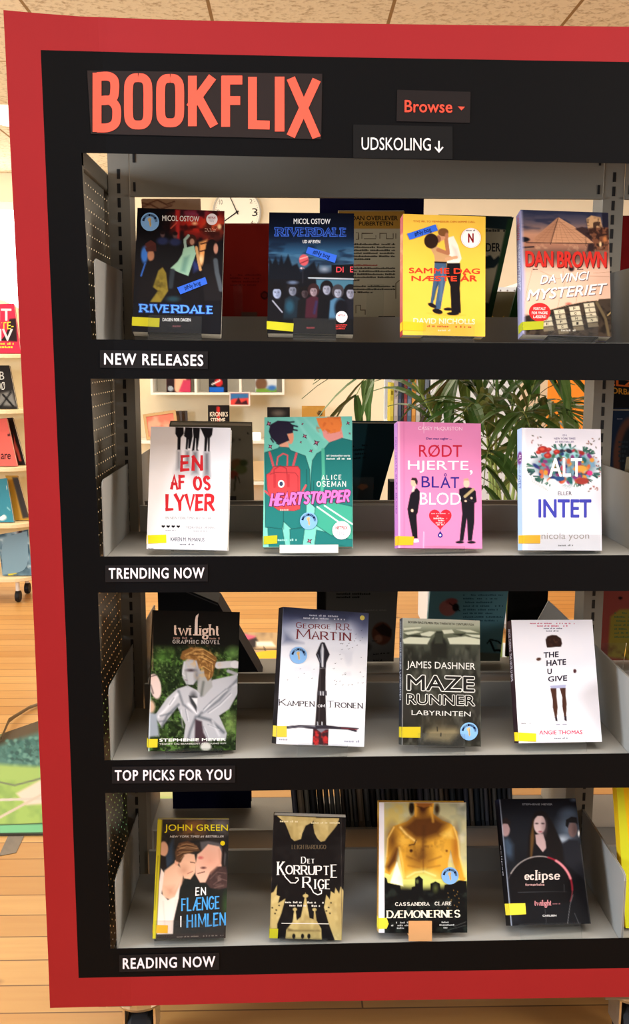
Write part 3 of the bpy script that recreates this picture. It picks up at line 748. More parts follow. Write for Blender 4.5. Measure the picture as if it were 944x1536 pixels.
# ---- row 1
def d1(a):
    a.ell(660, 200, 240, 130, (190, 44, 34), .95, 130); a.ell(770, 240, 90, 90, (226, 92, 54), .8, 90); a.ell(590, 120, 120, 30, (120, 60, 110), .6, 50)
    a.noise(60, (10, 8, 12), .65, .42, .7); a.poly([(428, 85), (470, 88), (468, 350), (436, 350)], (176, 40, 40), .85, 14); a.line([(390, 250), (440, 200)], 10, (210, 90, 70), .7)
    a.ell(600, 205, 22, 14, (250, 200, 150), .9, 18); a.ell(818, 232, 17, 22, (252, 214, 160), .95, 14); a.ell(760, 300, 80, 22, (50, 20, 20), .8, 40)
    a.ell(450, 462, 16, 20, (130, 150, 190), .8, 14); a.ell(290, 440, 22, 26, (60, 70, 100), .6, 20); a.ell(370, 470, 130, 110, (14, 13, 18), .9, 50)
    for x, y in ((318, 318), (428, 326)): a.ell(x, y + 42, 52, 34, (36, 44, 82), .9, 20); a.ell(x, y - 15, 20, 26, (92, 70, 72), .9, 12); a.ell(x, y - 32, 22, 16, (30, 16, 18), 1, 10)
    a.poly([(640, 370), (712, 345), (690, 520), (665, 580), (640, 560)], (236, 164, 96), .95, 22); a.line([(655, 385), (708, 372)], 12, (60, 26, 20)); a.line([(648, 450), (694, 440)], 12, (70, 30, 22)); a.ell(655, 520, 24, 40, (255, 214, 160), .8, 22)
    a.poly([(560, 480), (640, 560), (650, 610), (590, 640)], (40, 52, 110), .8, 30)
    a.ell(570, 350, 46, 50, (58, 30, 24)); a.line([(520, 425), (512, 350), (545, 312)], 24, (150, 176, 166)); a.ell(577, 366, 20, 28, (168, 124, 104), 1, 8)
    a.poly([(502, 424), (595, 398), (612, 470), (580, 560), (545, 668), (470, 640), (385, 600), (450, 540), (488, 480)], (152, 196, 172), 1, 6); a.poly([(500, 500), (560, 480), (520, 640), (470, 630)], (112, 158, 144), .7, 20)
    a.line([(615, 415), (632, 520), (652, 612)], 24, (206, 158, 104)); a.line([(404, 625), (388, 760)], 46, (44, 52, 60), .9, 16)
    a.poly([(170, 380), (215, 352), (258, 380), (262, 430), (230, 430), (180, 420), (130, 460)], (74, 34, 30)); a.ell(158, 482, 30, 72, (58, 116, 206), .95, 16); a.ell(214, 485, 30, 52, (176, 122, 92), 1, 12); a.poly([(165, 420), (258, 395), (264, 450), (175, 452)], (66, 30, 26), 1, 8)
    a.poly([(120, 680), (160, 560), (250, 520), (330, 580), (365, 650), (370, 800), (110, 905), (90, 880)], (16, 12, 16), 1, 10); a.line([(128, 665), (165, 555)], 14, (50, 100, 190), .9)
    a.poly([(280, 620), (318, 590), (348, 640), (366, 800), (300, 900), (205, 898), (275, 800), (232, 765)], (134, 118, 44), 1, 12); a.noise(34, (60, 50, 18), .6, .4, .7, m=np.clip(1 - np.hypot((a.X - 290) / 90, (a.Y - 760) / 150), 0, 1))
    a.ell(752, 430, 52, 88, (22, 14, 16)); a.ell(788, 425, 20, 46, (196, 140, 118), 1, 8); a.poly([(690, 520), (760, 490), (800, 520), (836, 760), (842, 890), (690, 890), (668, 640)], (24, 21, 24), 1, 10); a.line([(786, 530), (800, 640), (838, 790)], 42, (76, 84, 92), .9, 12)
    a.poly([(690, 440), (735, 380), (740, 560), (680, 560)], (20, 13, 15), 1, 10); a.ell(410, 872, 60, 26, (32, 60, 70), .9, 24); a.poly([(45, 905), (850, 925), (845, 1195), (45, 1165)], (14, 14, 20), .75, 30)
    a.text('MICOL OSTOW', (315, 136, 640, 184), W_, dy=6, bold=.01)
    a.stroke('RIVERDALE', (110, 912, 782, 990), (38, 66, 150), 26, dy=22, thin=18, serif=.13, slab=True, gap=.22); a.stroke('RIVERDALE', (114, 916, 778, 986), (92, 160, 244), 15, dy=22, thin=9, serif=.10, slab=True, gap=.22)
    a.text('DAGEN FØR DAGEN', (316, 1041, 568, 1071), (226, 224, 226), dy=5, bold=.03); a.micro((405, 1104, 478, 1124), (120, 70, 76)); a.micro((690, 245, 800, 275), (240, 200, 180), 3, dens=.6)
def d2(a):
    a.grad([(110, (7, 10, 22)), (330, (14, 26, 46)), (460, (44, 88, 124)), (560, (56, 90, 116)), (640, (24, 32, 46)), (700, (14, 14, 20)), (1190, (9, 9, 13))])
    a.noise(150, (16, 30, 52), .75, .4, .65, m=a.band(330, 600), stretch=.3); a.noise(130, (80, 128, 160), .5, .5, .75, m=a.band(420, 590), stretch=.25, seed=3)
    a.poly([(80, 700), (80, 500), (110, 560), (140, 500), (165, 570), (190, 490), (210, 560), (250, 480), (285, 580), (330, 560), (360, 640), (480, 540), (500, 600), (520, 560), (525, 650), (640, 640), (640, 700)], (13, 17, 26), .95, 16)
    a.ell(570, 610, 50, 30, (150, 160, 176), .6, 30); a.ell(388, 530, 42, 50, (206, 84, 90), 1, 8); a.line([(352, 520), (420, 500)], 9, (240, 170, 165)); a.line([(356, 560), (425, 530)], 9, (120, 40, 50)); a.ell(372, 602, 18, 8, (236, 190, 195)); a.line([(380, 600), (378, 730)], 10, (34, 34, 42))
    a.poly([(632, 572), (830, 566), (830, 686), (430, 686), (440, 660), (636, 656)], (12, 11, 15)); a.poly([(495, 700), (830, 704), (830, 800), (500, 790)], (62, 104, 124), .85, 12); a.line([(430, 688), (830, 698)], 9, (206, 214, 224))
    P = [(150, 820, 62, (14, 12, 16), (152, 162, 190)), (288, 800, 56, (20, 18, 22), (120, 124, 140)), (396, 826, 48, (16, 13, 15), (70, 58, 62)), (474, 808, 52, (46, 26, 28), (150, 132, 140)), (590, 790, 58, (18, 16, 20), (146, 148, 166)), (690, 820, 54, (54, 50, 54), (150, 154, 172)), (802, 826, 60, (16, 14, 18), (140, 140, 156))]
    B_ = [(16, 15, 20), (24, 36, 46), (18, 17, 20), (62, 26, 38), (13, 13, 18), (70, 110, 140), (22, 22, 30)]
    for (x, y, r, hr, sk), bc in zip(P, B_):
        a.poly([(x - r * 1.5, 1060), (x - r * 1.25, y + r * 1.3), (x - r * .4, y + r * .8), (x + r * .4, y + r * .8), (x + r * 1.25, y + r * 1.3), (x + r * 1.5, 1060)], bc, 1, 14); figure(a, x, y, r, hr, sk)
    a.ell(215, 730, 0.1, 0.1, (0, 0, 0)); a.ell(290, 728, 50, 18, (90, 104, 130), .7, 12); a.line([(112, 890), (195, 990)], 14, (150, 150, 165), .8); a.ell(262, 940, 40, 60, (34, 70, 88), .8, 24); a.ell(720, 960, 60, 90, (13, 13, 20), .9, 24); a.line([(500, 900), (480, 1000)], 24, (40, 44, 90), .6, 16)
    a.poly([(60, 1040), (830, 1050), (830, 1193), (60, 1180)], (18, 18, 20), .6, 30)
    a.text('MICOL OSTOW', (298, 165, 622, 213), W_, dy=1, bold=.015)
    a.stroke('RIVERDALE', (136, 244, 780, 320), (62, 104, 206), 24, thin=16, serif=.13, slab=True, gap=.22, dy=2); a.stroke('RIVERDALE', (140, 249, 776, 315), (20, 34, 84), 11, thin=6, serif=.1, slab=True, gap=.22, dy=2)
    a.text('UD AF BYEN', (378, 353, 532, 382), (230, 230, 232), bold=.03); a.text('DI', (675, 590, 740, 638), (232, 74, 84), bold=.01); a.text('E', (798, 588, 826, 638), (232, 74, 84), bold=.01)
    a.micro((672, 1102, 780, 1146), (226, 64, 60), 3, dens=1); a.micro((412, 1120, 482, 1138), (150, 60, 66))
def d3(a):
    a.noise(200, (232, 184, 60), .25)
    a.poly([(300, 1000), (460, 1010), (640, 1018), (560, 1030), (400, 1020)], (216, 160, 50), .6, 20)
    a.line([(500, 360), (560, 520), (480, 530)], 44, (200, 144, 100)); a.poly([(492, 330), (535, 318), (575, 400), (606, 515), (585, 556), (478, 560), (470, 420), (476, 360)], (238, 228, 212), 1, 6); a.poly([(520, 400), (570, 430), (600, 515), (545, 530)], (206, 192, 178), .6, 26)
    a.poly([(332, 430), (380, 405), (430, 430), (478, 480), (520, 500), (530, 525), (450, 545), (370, 548), (365, 490)], (196, 152, 104), 1, 6); a.line([(398, 440), (486, 470), (470, 350)], 34, (172, 112, 78)); a.line([(470, 520), (560, 505)], 26, (206, 156, 116))
    a.ell(430, 318, 34, 44, (206, 146, 110), 1, 8, rot=20); a.ell(445, 284, 46, 36, (122, 78, 42)); a.ell(475, 318, 16, 30, (178, 116, 84), 1, 8); a.ell(400, 345, 24, 32, (150, 96, 70), 1, 8); a.ell(338, 362, 62, 66, (44, 26, 20)); a.noise(22, (74, 46, 34), .5, .5, .8, m=np.clip(1.2 - np.hypot((a.X - 338) / 62, (a.Y - 362) / 66), 0, 1))
    a.poly([(475, 556), (592, 556), (600, 640), (590, 780), (600, 1000), (515, 1000), (505, 760), (470, 660)], (22, 17, 20)); a.poly([(368, 545), (472, 550), (468, 700), (436, 860), (420, 965), (365, 965), (402, 750), (376, 800), (352, 920), (328, 915), (352, 740), (362, 640)], (62, 88, 118), 1, 5); a.line([(440, 600), (420, 880)], 22, (98, 126, 152), .6, 20); a.line([(400, 700), (360, 880)], 12, (36, 54, 78), .7, 12); a.line([(372, 548), (470, 552)], 14, (30, 24, 26))
    a.ell(345, 932, 40, 18, (28, 22, 24), rot=25); a.ell(392, 985, 46, 22, (26, 21, 24), rot=15); a.ell(486, 965, 40, 14, (26, 21, 24)); a.ell(530, 1005, 54, 16, (22, 18, 20))
    R = (222, 62, 36)
    a.text('TYVE ÅR. TO MENNESKER. DEN SAMME DAG.', (180, 176, 727, 198), (214, 112, 42), dy=4, bold=.01)
    a.text('SAMME DAG', (140, 597, 768, 648), R, dy=6, bold=.05); a.text('NÆSTE', (162, 668, 565, 716), R, dy=3, bold=.05); a.text('ÅR', (592, 648, 744, 720), R, bold=.05)
    a.text('DAVID NICHOLLS', (178, 1043, 725, 1092), (246, 236, 196), dy=10, bold=.03); a.micro((205, 1104, 700, 1122), (214, 104, 40), dy=12); a.micro((395, 1145, 505, 1162), (244, 226, 180))
def d4(a):
    a.grad([(87, (40, 46, 70)), (200, (96, 84, 92)), (300, (196, 142, 112)), (380, (176, 120, 94)), (450, (140, 100, 82)), (560, (206, 164, 142)), (640, (234, 192, 166)), (880, (232, 188, 162)), (1215, (220, 176, 150))])
    a.noise(120, (40, 44, 66), .7, .45, .7, m=a.band(80, 260), stretch=.3)
    a.poly([(432, 150), (220, 330), (215, 378), (745, 378), (690, 330), (570, 230)], (206, 150, 112), 1, 5); a.poly([(432, 150), (365, 378), (215, 378), (220, 330)], (182, 128, 96), .8, 6)
    for k in range(9):
        a.line([(432 + (k - 4) * 8, 170 + abs(k - 4) * 9), (230 + k * 60, 375)], 2.5, (140, 92, 68), .6); a.line([(410 - k * 22, 172 + k * 22), (455 + k * 34, 172 + k * 22)], 2.5, (140, 92, 68), .5)
    a.line([(432, 150), (362, 385)], 6, (60, 38, 34)); a.line([(150, 372), (780, 380)], 7, (52, 32, 30))
    a.poly([(575, 250), (640, 232), (690, 250), (740, 370), (690, 330)], (62, 44, 44), .9, 8); a.poly([(676, 165), (720, 135), (800, 150), (815, 240), (690, 250)], (204, 158, 112), 1, 8); a.poly([(690, 245), (870, 235), (872, 440), (730, 440), (740, 370)], (120, 74, 52), 1, 10); a.noise(30, (40, 24, 22), .8, .45, .65, m=np.clip((a.X - 660) / 30, 0, 1) * a.band(160, 440)); a.poly([(810, 110), (868, 112), (870, 240), (820, 236)], (34, 32, 46), .9, 10)
    a.ell(800, 385, 10, 22, (252, 206, 150), 1, 8); a.ell(840, 340, 20, 30, (196, 120, 70), .8, 14); a.noise(26, (232, 184, 140), .35, .5, .7, m=a.band(385, 445)); a.ell(130, 345, 50, 22, (22, 20, 26), 1, 10); a.line([(108, 415), (215, 408)], 14, (44, 34, 38), .8); a.poly([(690, 380), (750, 380), (745, 450), (680, 450)], (48, 32, 34), .8, 14)
    a.ell(510, 500, 420, 60, (60, 40, 40), .45, 60)
    for pts in ([(210, 570), (150, 800), (120, 960)], [(270, 620), (420, 690), (560, 660), (880, 670)], [(470, 620), (490, 720), (440, 860), (420, 960)], [(600, 800), (585, 910)], [(740, 640), (890, 630)]): a.line(pts, 4, (176, 116, 92), .6)
    a.ell(545, 600, 26, 26, (40, 26, 30), .8, 14); a.ell(520, 915, 30, 16, (190, 100, 84), .6, 10); a.micro((205, 598, 248, 612), (90, 60, 56)); a.micro((595, 598, 650, 612), (90, 60, 56))
    a.poly([(105, 1035), (240, 990), (350, 970), (500, 925), (620, 905), (690, 890), (780, 888), (790, 872), (900, 866), (908, 1220), (100, 1200)], (66, 54, 44), 1, 6); a.noise(40, (30, 24, 20), .8, .4, .7, m=np.clip((a.Y - 900 - (880 - a.X) * .13) / 30, 0, 1))
    a.line([(350, 975), (620, 910), (770, 890)], 9, (26, 20, 18)); a.line([(350, 968), (620, 902), (770, 884)], 5, (160, 136, 104), .8)
    for cx, cy, n, L in ((700, 925, 5, 'KLMN'), (570, 955, 5, 'FGHI'), (435, 985, 5, 'CEFG'), (320, 1050, 3, 'DE')):
        for k in range(n):
            x, y = cx + k * 9, cy + k * 45; a.poly([(x - 48, y - 14), (x + 44, y - 24), (x + 54, y + 14), (x - 40, y + 24)], (208, 194, 164) if k < n - 1 else (122, 108, 86), .95, 6)
            if k < len(L): a.text(L[k], (x - 9, y - 12, x + 11, y + 12), (48, 38, 32), bold=.02)
    a.line([(770, 900), (850, 1050), (880, 1200)], 26, (104, 88, 62), .9, 10); a.line([(862, 1025), (905, 985)], 9, (206, 176, 120), .9); a.line([(862, 1025), (905, 1060)], 9, (60, 48, 34), .9)
    a.poly([(80, 90), (118, 90), (140, 700), (130, 1190), (80, 1190)], (176, 172, 206), .75, 22)
    R = (206, 46, 38)
    for t, bx in (('DAN', (140, 443, 386, 582)), ('BROWN', (418, 446, 856, 592))): a.text(t, (bx[0] + 7, bx[1] + 8, bx[2] + 7, bx[3] + 8), (84, 34, 32), dy=2, bold=.04); a.text(t, bx, R, dy=2, bold=.04)
    for t, bx, dy in (('DA VINCI', (268, 662, 702, 738), -40), ('MYSTERIET', (150, 790, 862, 884), -62)):
        a.text(t, (bx[0] + 5, bx[1] + 7, bx[2] + 5, bx[3] + 7), (110, 90, 92), dy=dy, bold=.02, shear=.22); a.text(t, bx, (250, 248, 248), dy=dy, bold=.02, shear=.22)
    a.gell(262, 988, 96, 84, (206, 40, 40))
    for t, y in (('FORTALT', 945), ('FOR YNGRE', 983), ('LÆSERE!', 1018)):
        wd = {945: 54, 983: 70, 1018: 57}[y]; a.text(t, (262 - wd, y, 262 + wd, y + 24), (250, 226, 220), bold=.02)
    a.micro((452, 1142, 580, 1162), (200, 190, 176))
def s3(a): a.grad([(165, (198, 60, 66)), (480, (196, 64, 66)), (520, (222, 146, 92)), (760, (206, 112, 70)), (1000, (196, 84, 66)), (1210, (170, 60, 60))]); a.noise(30, (232, 170, 110), .5, .5, .7, m=a.band(500, 900))
def s4(a):
    a.grad([(150, (150, 140, 172)), (700, (166, 164, 196)), (1240, (150, 148, 178))])
    a.vtext('DAN BROWN', [(86, 170), (92, 590), (58, 590), (44, 190)], (196, 56, 60), .03); a.vtext('DA VINCI MYSTERIET', [(98, 640), (100, 1010), (74, 1020), (62, 660)], (226, 228, 240), .02)

# ---- row 2
def d5(a):
    a.noise(260, (224, 224, 230), .4); K = (22, 20, 24)
    for x0, x1, y0, y1 in ((330, 360, 330, 500), (405, 442, 330, 480), (465, 515, 330, 540), (568, 618, 340, 560)): a.poly([(x0, y0), (x1, y0), (x1 + 8, y1), (x0 - 8, y1)], (120, 120, 126), .7, 26); a.ell((x0 + x1) / 2, y1 + 20, 40, 60, (170, 170, 176), .5, 50)
    for P in ([(318, 122), (388, 124), (392, 180), (364, 215), (360, 322), (334, 322), (336, 215), (316, 180)], [(404, 124), (466, 126), (468, 205), (446, 310), (430, 310), (430, 230), (422, 318), (406, 316), (412, 215), (392, 200)], [(470, 126), (534, 128), (528, 205), (512, 318), (520, 328), (500, 328), (496, 220), (484, 326), (462, 332), (476, 215)], [(536, 128), (646, 130), (640, 190), (620, 220), (617, 336), (604, 336), (600, 215), (590, 334), (570, 336), (574, 215), (562, 185)]): a.poly(P, K, 1, 6)
    R = (196, 40, 48)
    a.stroke('EN', (360, 368, 562, 508), R, 27, jit=.1, seed=2, gap=.3); a.stroke('AF', (268, 540, 405, 675), R, 27, jit=.1, seed=3, gap=.28); a.stroke('OS', (468, 546, 634, 686), R, 27, jit=.1, seed=4, gap=.3); a.stroke('LYVER', (226, 712, 664, 862), R, 29, jit=.1, seed=6, gap=.26)
    a.text('EN NEW YORK TIMES BESTSELLER', (228, 914, 632, 936), (116, 116, 122), dy=3)
    for x in (206, 250, 295, 340): a.heart(x, 1002, 32, 26, (22, 20, 24))
    a.text('"MEDRIVENDE LÆSNING"', (405, 998, 676, 1020), (112, 112, 118)); a.micro((226, 1030, 318, 1041), (150, 150, 156)); a.micro((475, 1036, 600, 1047), (140, 140, 146))
    a.text('KAREN M. McMANUS', (272, 1097, 572, 1133), (52, 54, 72), dy=3, bold=.01); a.micro((352, 1153, 492, 1167), (110, 110, 116)); a.micro((68, 1192, 120, 1204), (150, 150, 156))
def d6(a):
    T, D, LN = (36, 118, 114), (16, 66, 66), (22, 60, 60)
    a.noise(300, (142, 214, 198), .5); a.line([(330, 60), (520, 330)], 30, (150, 218, 202), .5, 20); a.line([(420, 70), (600, 250)], 24, (150, 218, 202), .5, 20)
    for P, c in (([(75, 372), (190, 335), (205, 318), (285, 328), (300, 352), (430, 400), (468, 520), (474, 700), (440, 800), (430, 1030), (310, 1052), (236, 980), (222, 1055), (75, 1032)], T), ([(492, 440), (530, 380), (590, 345), (640, 284), (740, 240), (845, 266), (852, 1100), (520, 860), (478, 820), (480, 560)], T), ([(95, 1030), (225, 1050), (250, 1205), (105, 1205)], T), ([(290, 1052), (425, 1035), (402, 1205), (296, 1205)], T), ([(530, 1060), (700, 1100), (855, 1150), (855, 1215), (512, 1205)], T), ([(520, 850), (640, 800), (852, 850), (852, 1150), (660, 1110), (500, 1000)], (66, 164, 138))):
        a.poly(P, c, 1, 5); a.line(P + [P[0]], 5, LN, .8)
    a.line([(600, 840), (855, 1010)], 12, (240, 244, 242)); a.line([(535, 850), (745, 1000)], 12, (240, 244, 242)); a.line([(585, 345), (590, 560), (570, 780)], 28, (82, 178, 148)); a.line([(440, 520), (445, 800)], 5, LN, .8); a.line([(505, 620), (500, 840)], 5, LN, .7); a.line([(236, 890), (236, 1050)], 5, LN, .8)
    a.line([(118, 372), (150, 490)], 20, (206, 84, 92)); a.line([(352, 378), (322, 490)], 20, (206, 84, 92)); a.line([(178, 480), (190, 410), (235, 380), (275, 395), (270, 485)], 13, (214, 86, 92)); a.line([(75, 710), (120, 750)], 18, (214, 86, 92)); a.line([(400, 720), (435, 660)], 18, (214, 86, 92))
    BP = [(150, 492), (365, 490), (384, 520), (382, 870), (330, 886), (190, 880), (150, 850), (96, 700), (88, 565), (120, 545)]; a.poly(BP, (214, 72, 76), 1, 5); a.line(BP + [BP[0]], 4, (120, 36, 42), .8); a.line([(120, 562), (170, 545), (340, 548), (365, 580), (365, 800)], 5, (140, 40, 46), .8); a.line([(155, 680), (155, 520), (210, 485), (262, 510), (282, 670)], 6, (140, 40, 46), .8); a.poly([(148, 560), (170, 560), (174, 680), (148, 680)], (196, 58, 64), 1, 5); a.poly([(262, 560), (292, 560), (292, 675), (268, 675)], (196, 58, 64), 1, 5)
    a.gell(217, 646, 29, 34, (240, 240, 238)); a.gell(217, 646, 16, 20, (60, 70, 100)); a.micro((205, 866, 280, 884), (240, 170, 160))
    a.poly([(200, 265), (282, 280), (285, 325), (205, 320)], (226, 160, 130), 1, 5); a.ell(300, 235, 28, 62, (228, 150, 116), 1, 5); a.poly([(125, 130), (190, 95), (280, 100), (330, 140), (320, 200), (270, 210), (290, 265), (210, 300), (170, 280), (130, 240), (112, 190)], (40, 34, 50), 1, 6)
    for p in ([(300, 130), (360, 145)], [(310, 170), (358, 178)], [(150, 280), (130, 250)], [(270, 110), (330, 105)], [(200, 300), (180, 290)]): a.line(p, 12, (40, 34, 50), 1, 8)
    a.poly([(575, 170), (745, 150), (765, 235), (700, 260), (640, 280), (590, 235)], (232, 150, 140), 1, 6); a.poly([(525, 70), (740, 58), (752, 130), (735, 185), (650, 205), (600, 170), (580, 185), (545, 130)], (238, 130, 62), 1, 6); a.noise(30, (206, 92, 44), .5, .5, .7, m=np.clip((210 - a.Y) / 10, 0, 1) * np.clip((a.X - 520) / 10, 0, 1) * np.clip((750 - a.X) / 8, 0, 1))
    for x, y, r in ((112, 122, 30), (405, 122, 13), (425, 228, 26), (527, 284, 32), (478, 356, 22), (124, 320, 26), (390, 280, 14), (806, 112, 22), (466, 1160, 30), (820, 202, 13)):
        rd = random.Random(int(x)); P = []
        for k in range(8): P.append((x + r * (1 if k % 2 else .42) * math.cos(k * .785 + rd.random() * .5), y + r * (1 if k % 2 else .42) * math.sin(k * .785 + rd.random() * .5)))
        a.gpoly(P, (92, 52, 74)); a.gell(x, y, r * .3, r * .3, (190, 110, 130), 10)
    a.text('#1 bestseller-serie', (615, 388, 825, 406), (236, 244, 240), bold=.03); a.micro((615, 414, 832, 432), (206, 226, 220))
    a.stroke('ALICE', (574, 568, 752, 612), (232, 240, 234), 6.5, jit=.06, seed=3, gap=.4, dy=-4); a.stroke('OSEMAN', (530, 622, 792, 672), (232, 240, 234), 7, jit=.06, seed=5, gap=.4)
    a.stroke('HEARTSTOPPER', (104, 726, 830, 852), (96, 34, 74), 38, dy=-36, shear=.14, jit=.08, seed=9, gap=.24); a.stroke('HEARTSTOPPER', (110, 730, 826, 846), (228, 120, 194), 24, dy=-36, shear=.14, jit=.08, seed=9, gap=.24)
    a.text('ALVILDA', (182, 1136, 352, 1157), (150, 200, 190)) if False else a.micro((182, 1136, 352, 1157), (150, 204, 192))
def d7(a):
    a.noise(300, (220, 130, 178), .3); a.line([(80, 75), (84, 1190)], 18, (246, 196, 226), .8, 14); a.line([(125, 75), (128, 1190)], 10, (206, 112, 160), .5, 14)  # first pale line: hinge highlight painted into the cover colour
    a.line([(300, 80), (302, 175)], 5, (250, 210, 232), .8); a.line([(300, 1050), (297, 1190)], 6, (250, 210, 232), .9)
    K = (26, 22, 30)
    a.text('BLOD', (266, 700, 628, 808), (250, 242, 248), dy=4)
    a.poly([(196, 692), (238, 660), (264, 690), (264, 760), (246, 880), (236, 900), (246, 1105), (204, 1105), (164, 900), (156, 845), (180, 722)], K, 1, 5); a.ell(212, 612, 27, 40, (236, 190, 164), 1, 5); a.poly([(188, 590), (196, 570), (235, 572), (247, 600), (242, 636), (228, 620), (222, 596)], (44, 34, 38), 1, 5); a.poly([(205, 645), (225, 650), (215, 690), (192, 700)], (240, 214, 200), 1, 5); a.ell(198, 860, 12, 14, (236, 200, 176)); a.poly([(205, 1115), (250, 1110), (258, 1138), (208, 1142)], (250, 244, 246), 1, 4)
    a.poly([(612, 672), (660, 655), (720, 660), (760, 690), (768, 785), (748, 800), (748, 960), (726, 1130), (690, 1130), (682, 920), (650, 1130), (616, 1130), (640, 890), (632, 790), (612, 740)], K, 1, 5); a.ell(678, 622, 27, 38, (238, 196, 172), 1, 5); a.poly([(650, 605), (655, 580), (690, 574), (704, 600), (690, 596), (660, 598)], (196, 160, 136), 1, 5); a.line([(664, 738), (738, 674)], 24, (180, 160, 116)); a.ell(670, 778, 12, 8, (236, 200, 176)); a.ell(722, 752, 10, 10, (236, 200, 176)); a.ell(618, 1144, 36, 12, K); a.ell(722, 1146, 36, 12, K); a.line([(633, 745), (755, 790)], 5, (60, 56, 66), .7)
    a.text('CASEY McQUISTON', (250, 117, 640, 154), (250, 214, 234), dy=3); a.text('Den man sagler ...', (322, 213, 545, 240), (60, 44, 130), bold=.015)
    a.text('RØDT', (258, 278, 637, 386), (192, 36, 62), dy=2, bold=.005); a.text('HJERTE', (160, 418, 695, 524), (250, 242, 248), dy=4, bold=.005); a.text(',', (706, 504, 732, 546), (250, 242, 248))
    a.text('BL', (280, 556, 435, 656), (48, 40, 136), dy=3, bold=.005); a.text('ÅT', (446, 532, 613, 663), (48, 40, 136), bold=.005)
    a.heart(445, 930, 200, 188, (202, 40, 56)); a.micro((365, 884, 525, 892), (246, 180, 190))
    for k, (y, wd) in enumerate(((902, 30), (924, 60), (943, 36), (962, 40), (980, 28))): a.micro((445 - wd, y, 445 + wd, y + 14), (246, 190, 196), seed=k)
    a.gpoly([(445, 1042), (468, 1078), (462, 1096), (445, 1104), (428, 1096), (422, 1078)], (48, 40, 136)); a.gell(445, 1080, 11, 11, (230, 225, 245), 5)
def s7(a):
    a.grad([(70, (196, 130, 196)), (600, (206, 140, 200)), (1195, (186, 116, 180))])
    a.vtext('RØDT HJERTE, BLÅT BLOD', [(62, 285), (70, 990), (48, 990), (38, 285)], (110, 50, 140), .01)
def d8(a):
    a.noise(280, (214, 212, 226), .4); a.poly([(108, 130), (140, 130), (155, 1210), (112, 1210)], (238, 242, 250), .8, 20)
    rd = random.Random(11); pal = [(150, 46, 44), (34, 92, 92), (60, 120, 110), (40, 54, 110), (206, 138, 56), (120, 50, 110), (110, 150, 176), (60, 96, 70), (196, 96, 60), (44, 44, 60), (150, 180, 190), (176, 60, 80)]
    for k in range(26):
        an = rd.uniform(0, 2 * math.pi); cx, cy = 490 + 285 * math.cos(an), 465 + 150 * math.sin(an)
        for q in range(5): b_ = an + rd.uniform(-.7, .7); a.line([(cx, cy), (cx + 55 * math.cos(b_), cy + 45 * math.sin(b_))], 10, rd.choice([(52, 96, 84), (70, 116, 92), (36, 70, 70)]), .9)
    a.ell(490, 465, 270, 130, (96, 130, 140), 1, 60); a.ell(500, 360, 120, 60, (150, 200, 210), .9, 40)
    for k in range(150):
        an, rr = rd.uniform(0, 6.28), rd.random() ** .6; cx, cy = 490 + 270 * rr * math.cos(an), 465 + 145 * rr * math.sin(an)
        a.ell(cx, cy, rd.uniform(10, 34), rd.uniform(8, 24), rd.choice(pal), .85, 9, rd.uniform(0, 180))
    for x, y, r in ((290, 320, 44), (335, 375, 34), (415, 340, 28), (345, 320, 24), (255, 345, 24)): a.ell(x, y, r, r * .7, (160, 44, 40), 1, 8); a.ell(x - 4, y - 4, r * .5, r * .35, (206, 84, 66), .8, 8)
    a.ell(708, 530, 24, 22, (206, 50, 120), 1, 6); a.ell(640, 600, 60, 30, (150, 56, 50), 1, 10); a.ell(440, 580, 46, 20, (40, 72, 120), 1, 8); a.ell(375, 605, 40, 26, (210, 220, 226), 1, 8); a.ell(630, 490, 60, 30, (214, 150, 64), .9, 14)
    for k in range(34):
        x, y = rd.choice([(rd.uniform(180, 280), rd.uniform(190, 290)), (rd.uniform(680, 800), rd.uniform(190, 320)), (rd.uniform(740, 800), rd.uniform(380, 560)), (rd.uniform(660, 800), rd.uniform(650, 700))]); a.ell(x, y, 10, 5, rd.choice([(140, 70, 64), (90, 84, 70), (150, 110, 100)]), .9, 5, rd.uniform(0, 180))
    for k in range(12): an = math.radians(20 + k * 13); a.line([(510 + 22 * math.cos(an), 625 + 14 * math.sin(an)), (510 + 60 * math.cos(an), 625 + 46 * math.sin(an))], 3.5, (120, 150, 150), .8)
    for k in range(8): a.line([(190 + k * 18, 560 + k * 14), (210 + k * 18, 620 + k * 10)], 4, (110, 130, 116), .7)
    a.text('EN', (468, 186, 502, 202), (130, 120, 160)); a.text('NEW YORK TIMES', (392, 215, 580, 233), (120, 112, 156), bold=.01); a.text('#1 BESTSELLER', (400, 244, 568, 262), (120, 112, 156), bold=.01)
    a.text('ALT', (345, 396, 640, 560), (248, 248, 250), bold=.02); a.text('ELLER', (425, 693, 548, 725), (62, 64, 78), bold=.015); a.text('INTET', (252, 760, 722, 924), (62, 66, 168), dy=3, bold=.03)
    a.text('nicola yoon', (280, 1056, 702, 1132), (158, 152, 150)); a.micro((428, 1162, 560, 1178), (136, 136, 140))
def s8(a):
    a.grad([(140, (186, 208, 236)), (1205, (176, 200, 232))]); a.ell(86, 530, 26, 70, (110, 40, 120), 1, 12)
    a.vtext('ALT', [(104, 490), (104, 575), (76, 575), (74, 490)], (244, 240, 246), .03); a.vtext('ELLER', [(96, 615), (97, 690), (82, 690), (80, 615)], (96, 104, 130)); a.vtext('INTET', [(100, 705), (102, 825), (80, 825), (76, 705)], (60, 76, 150), .02)

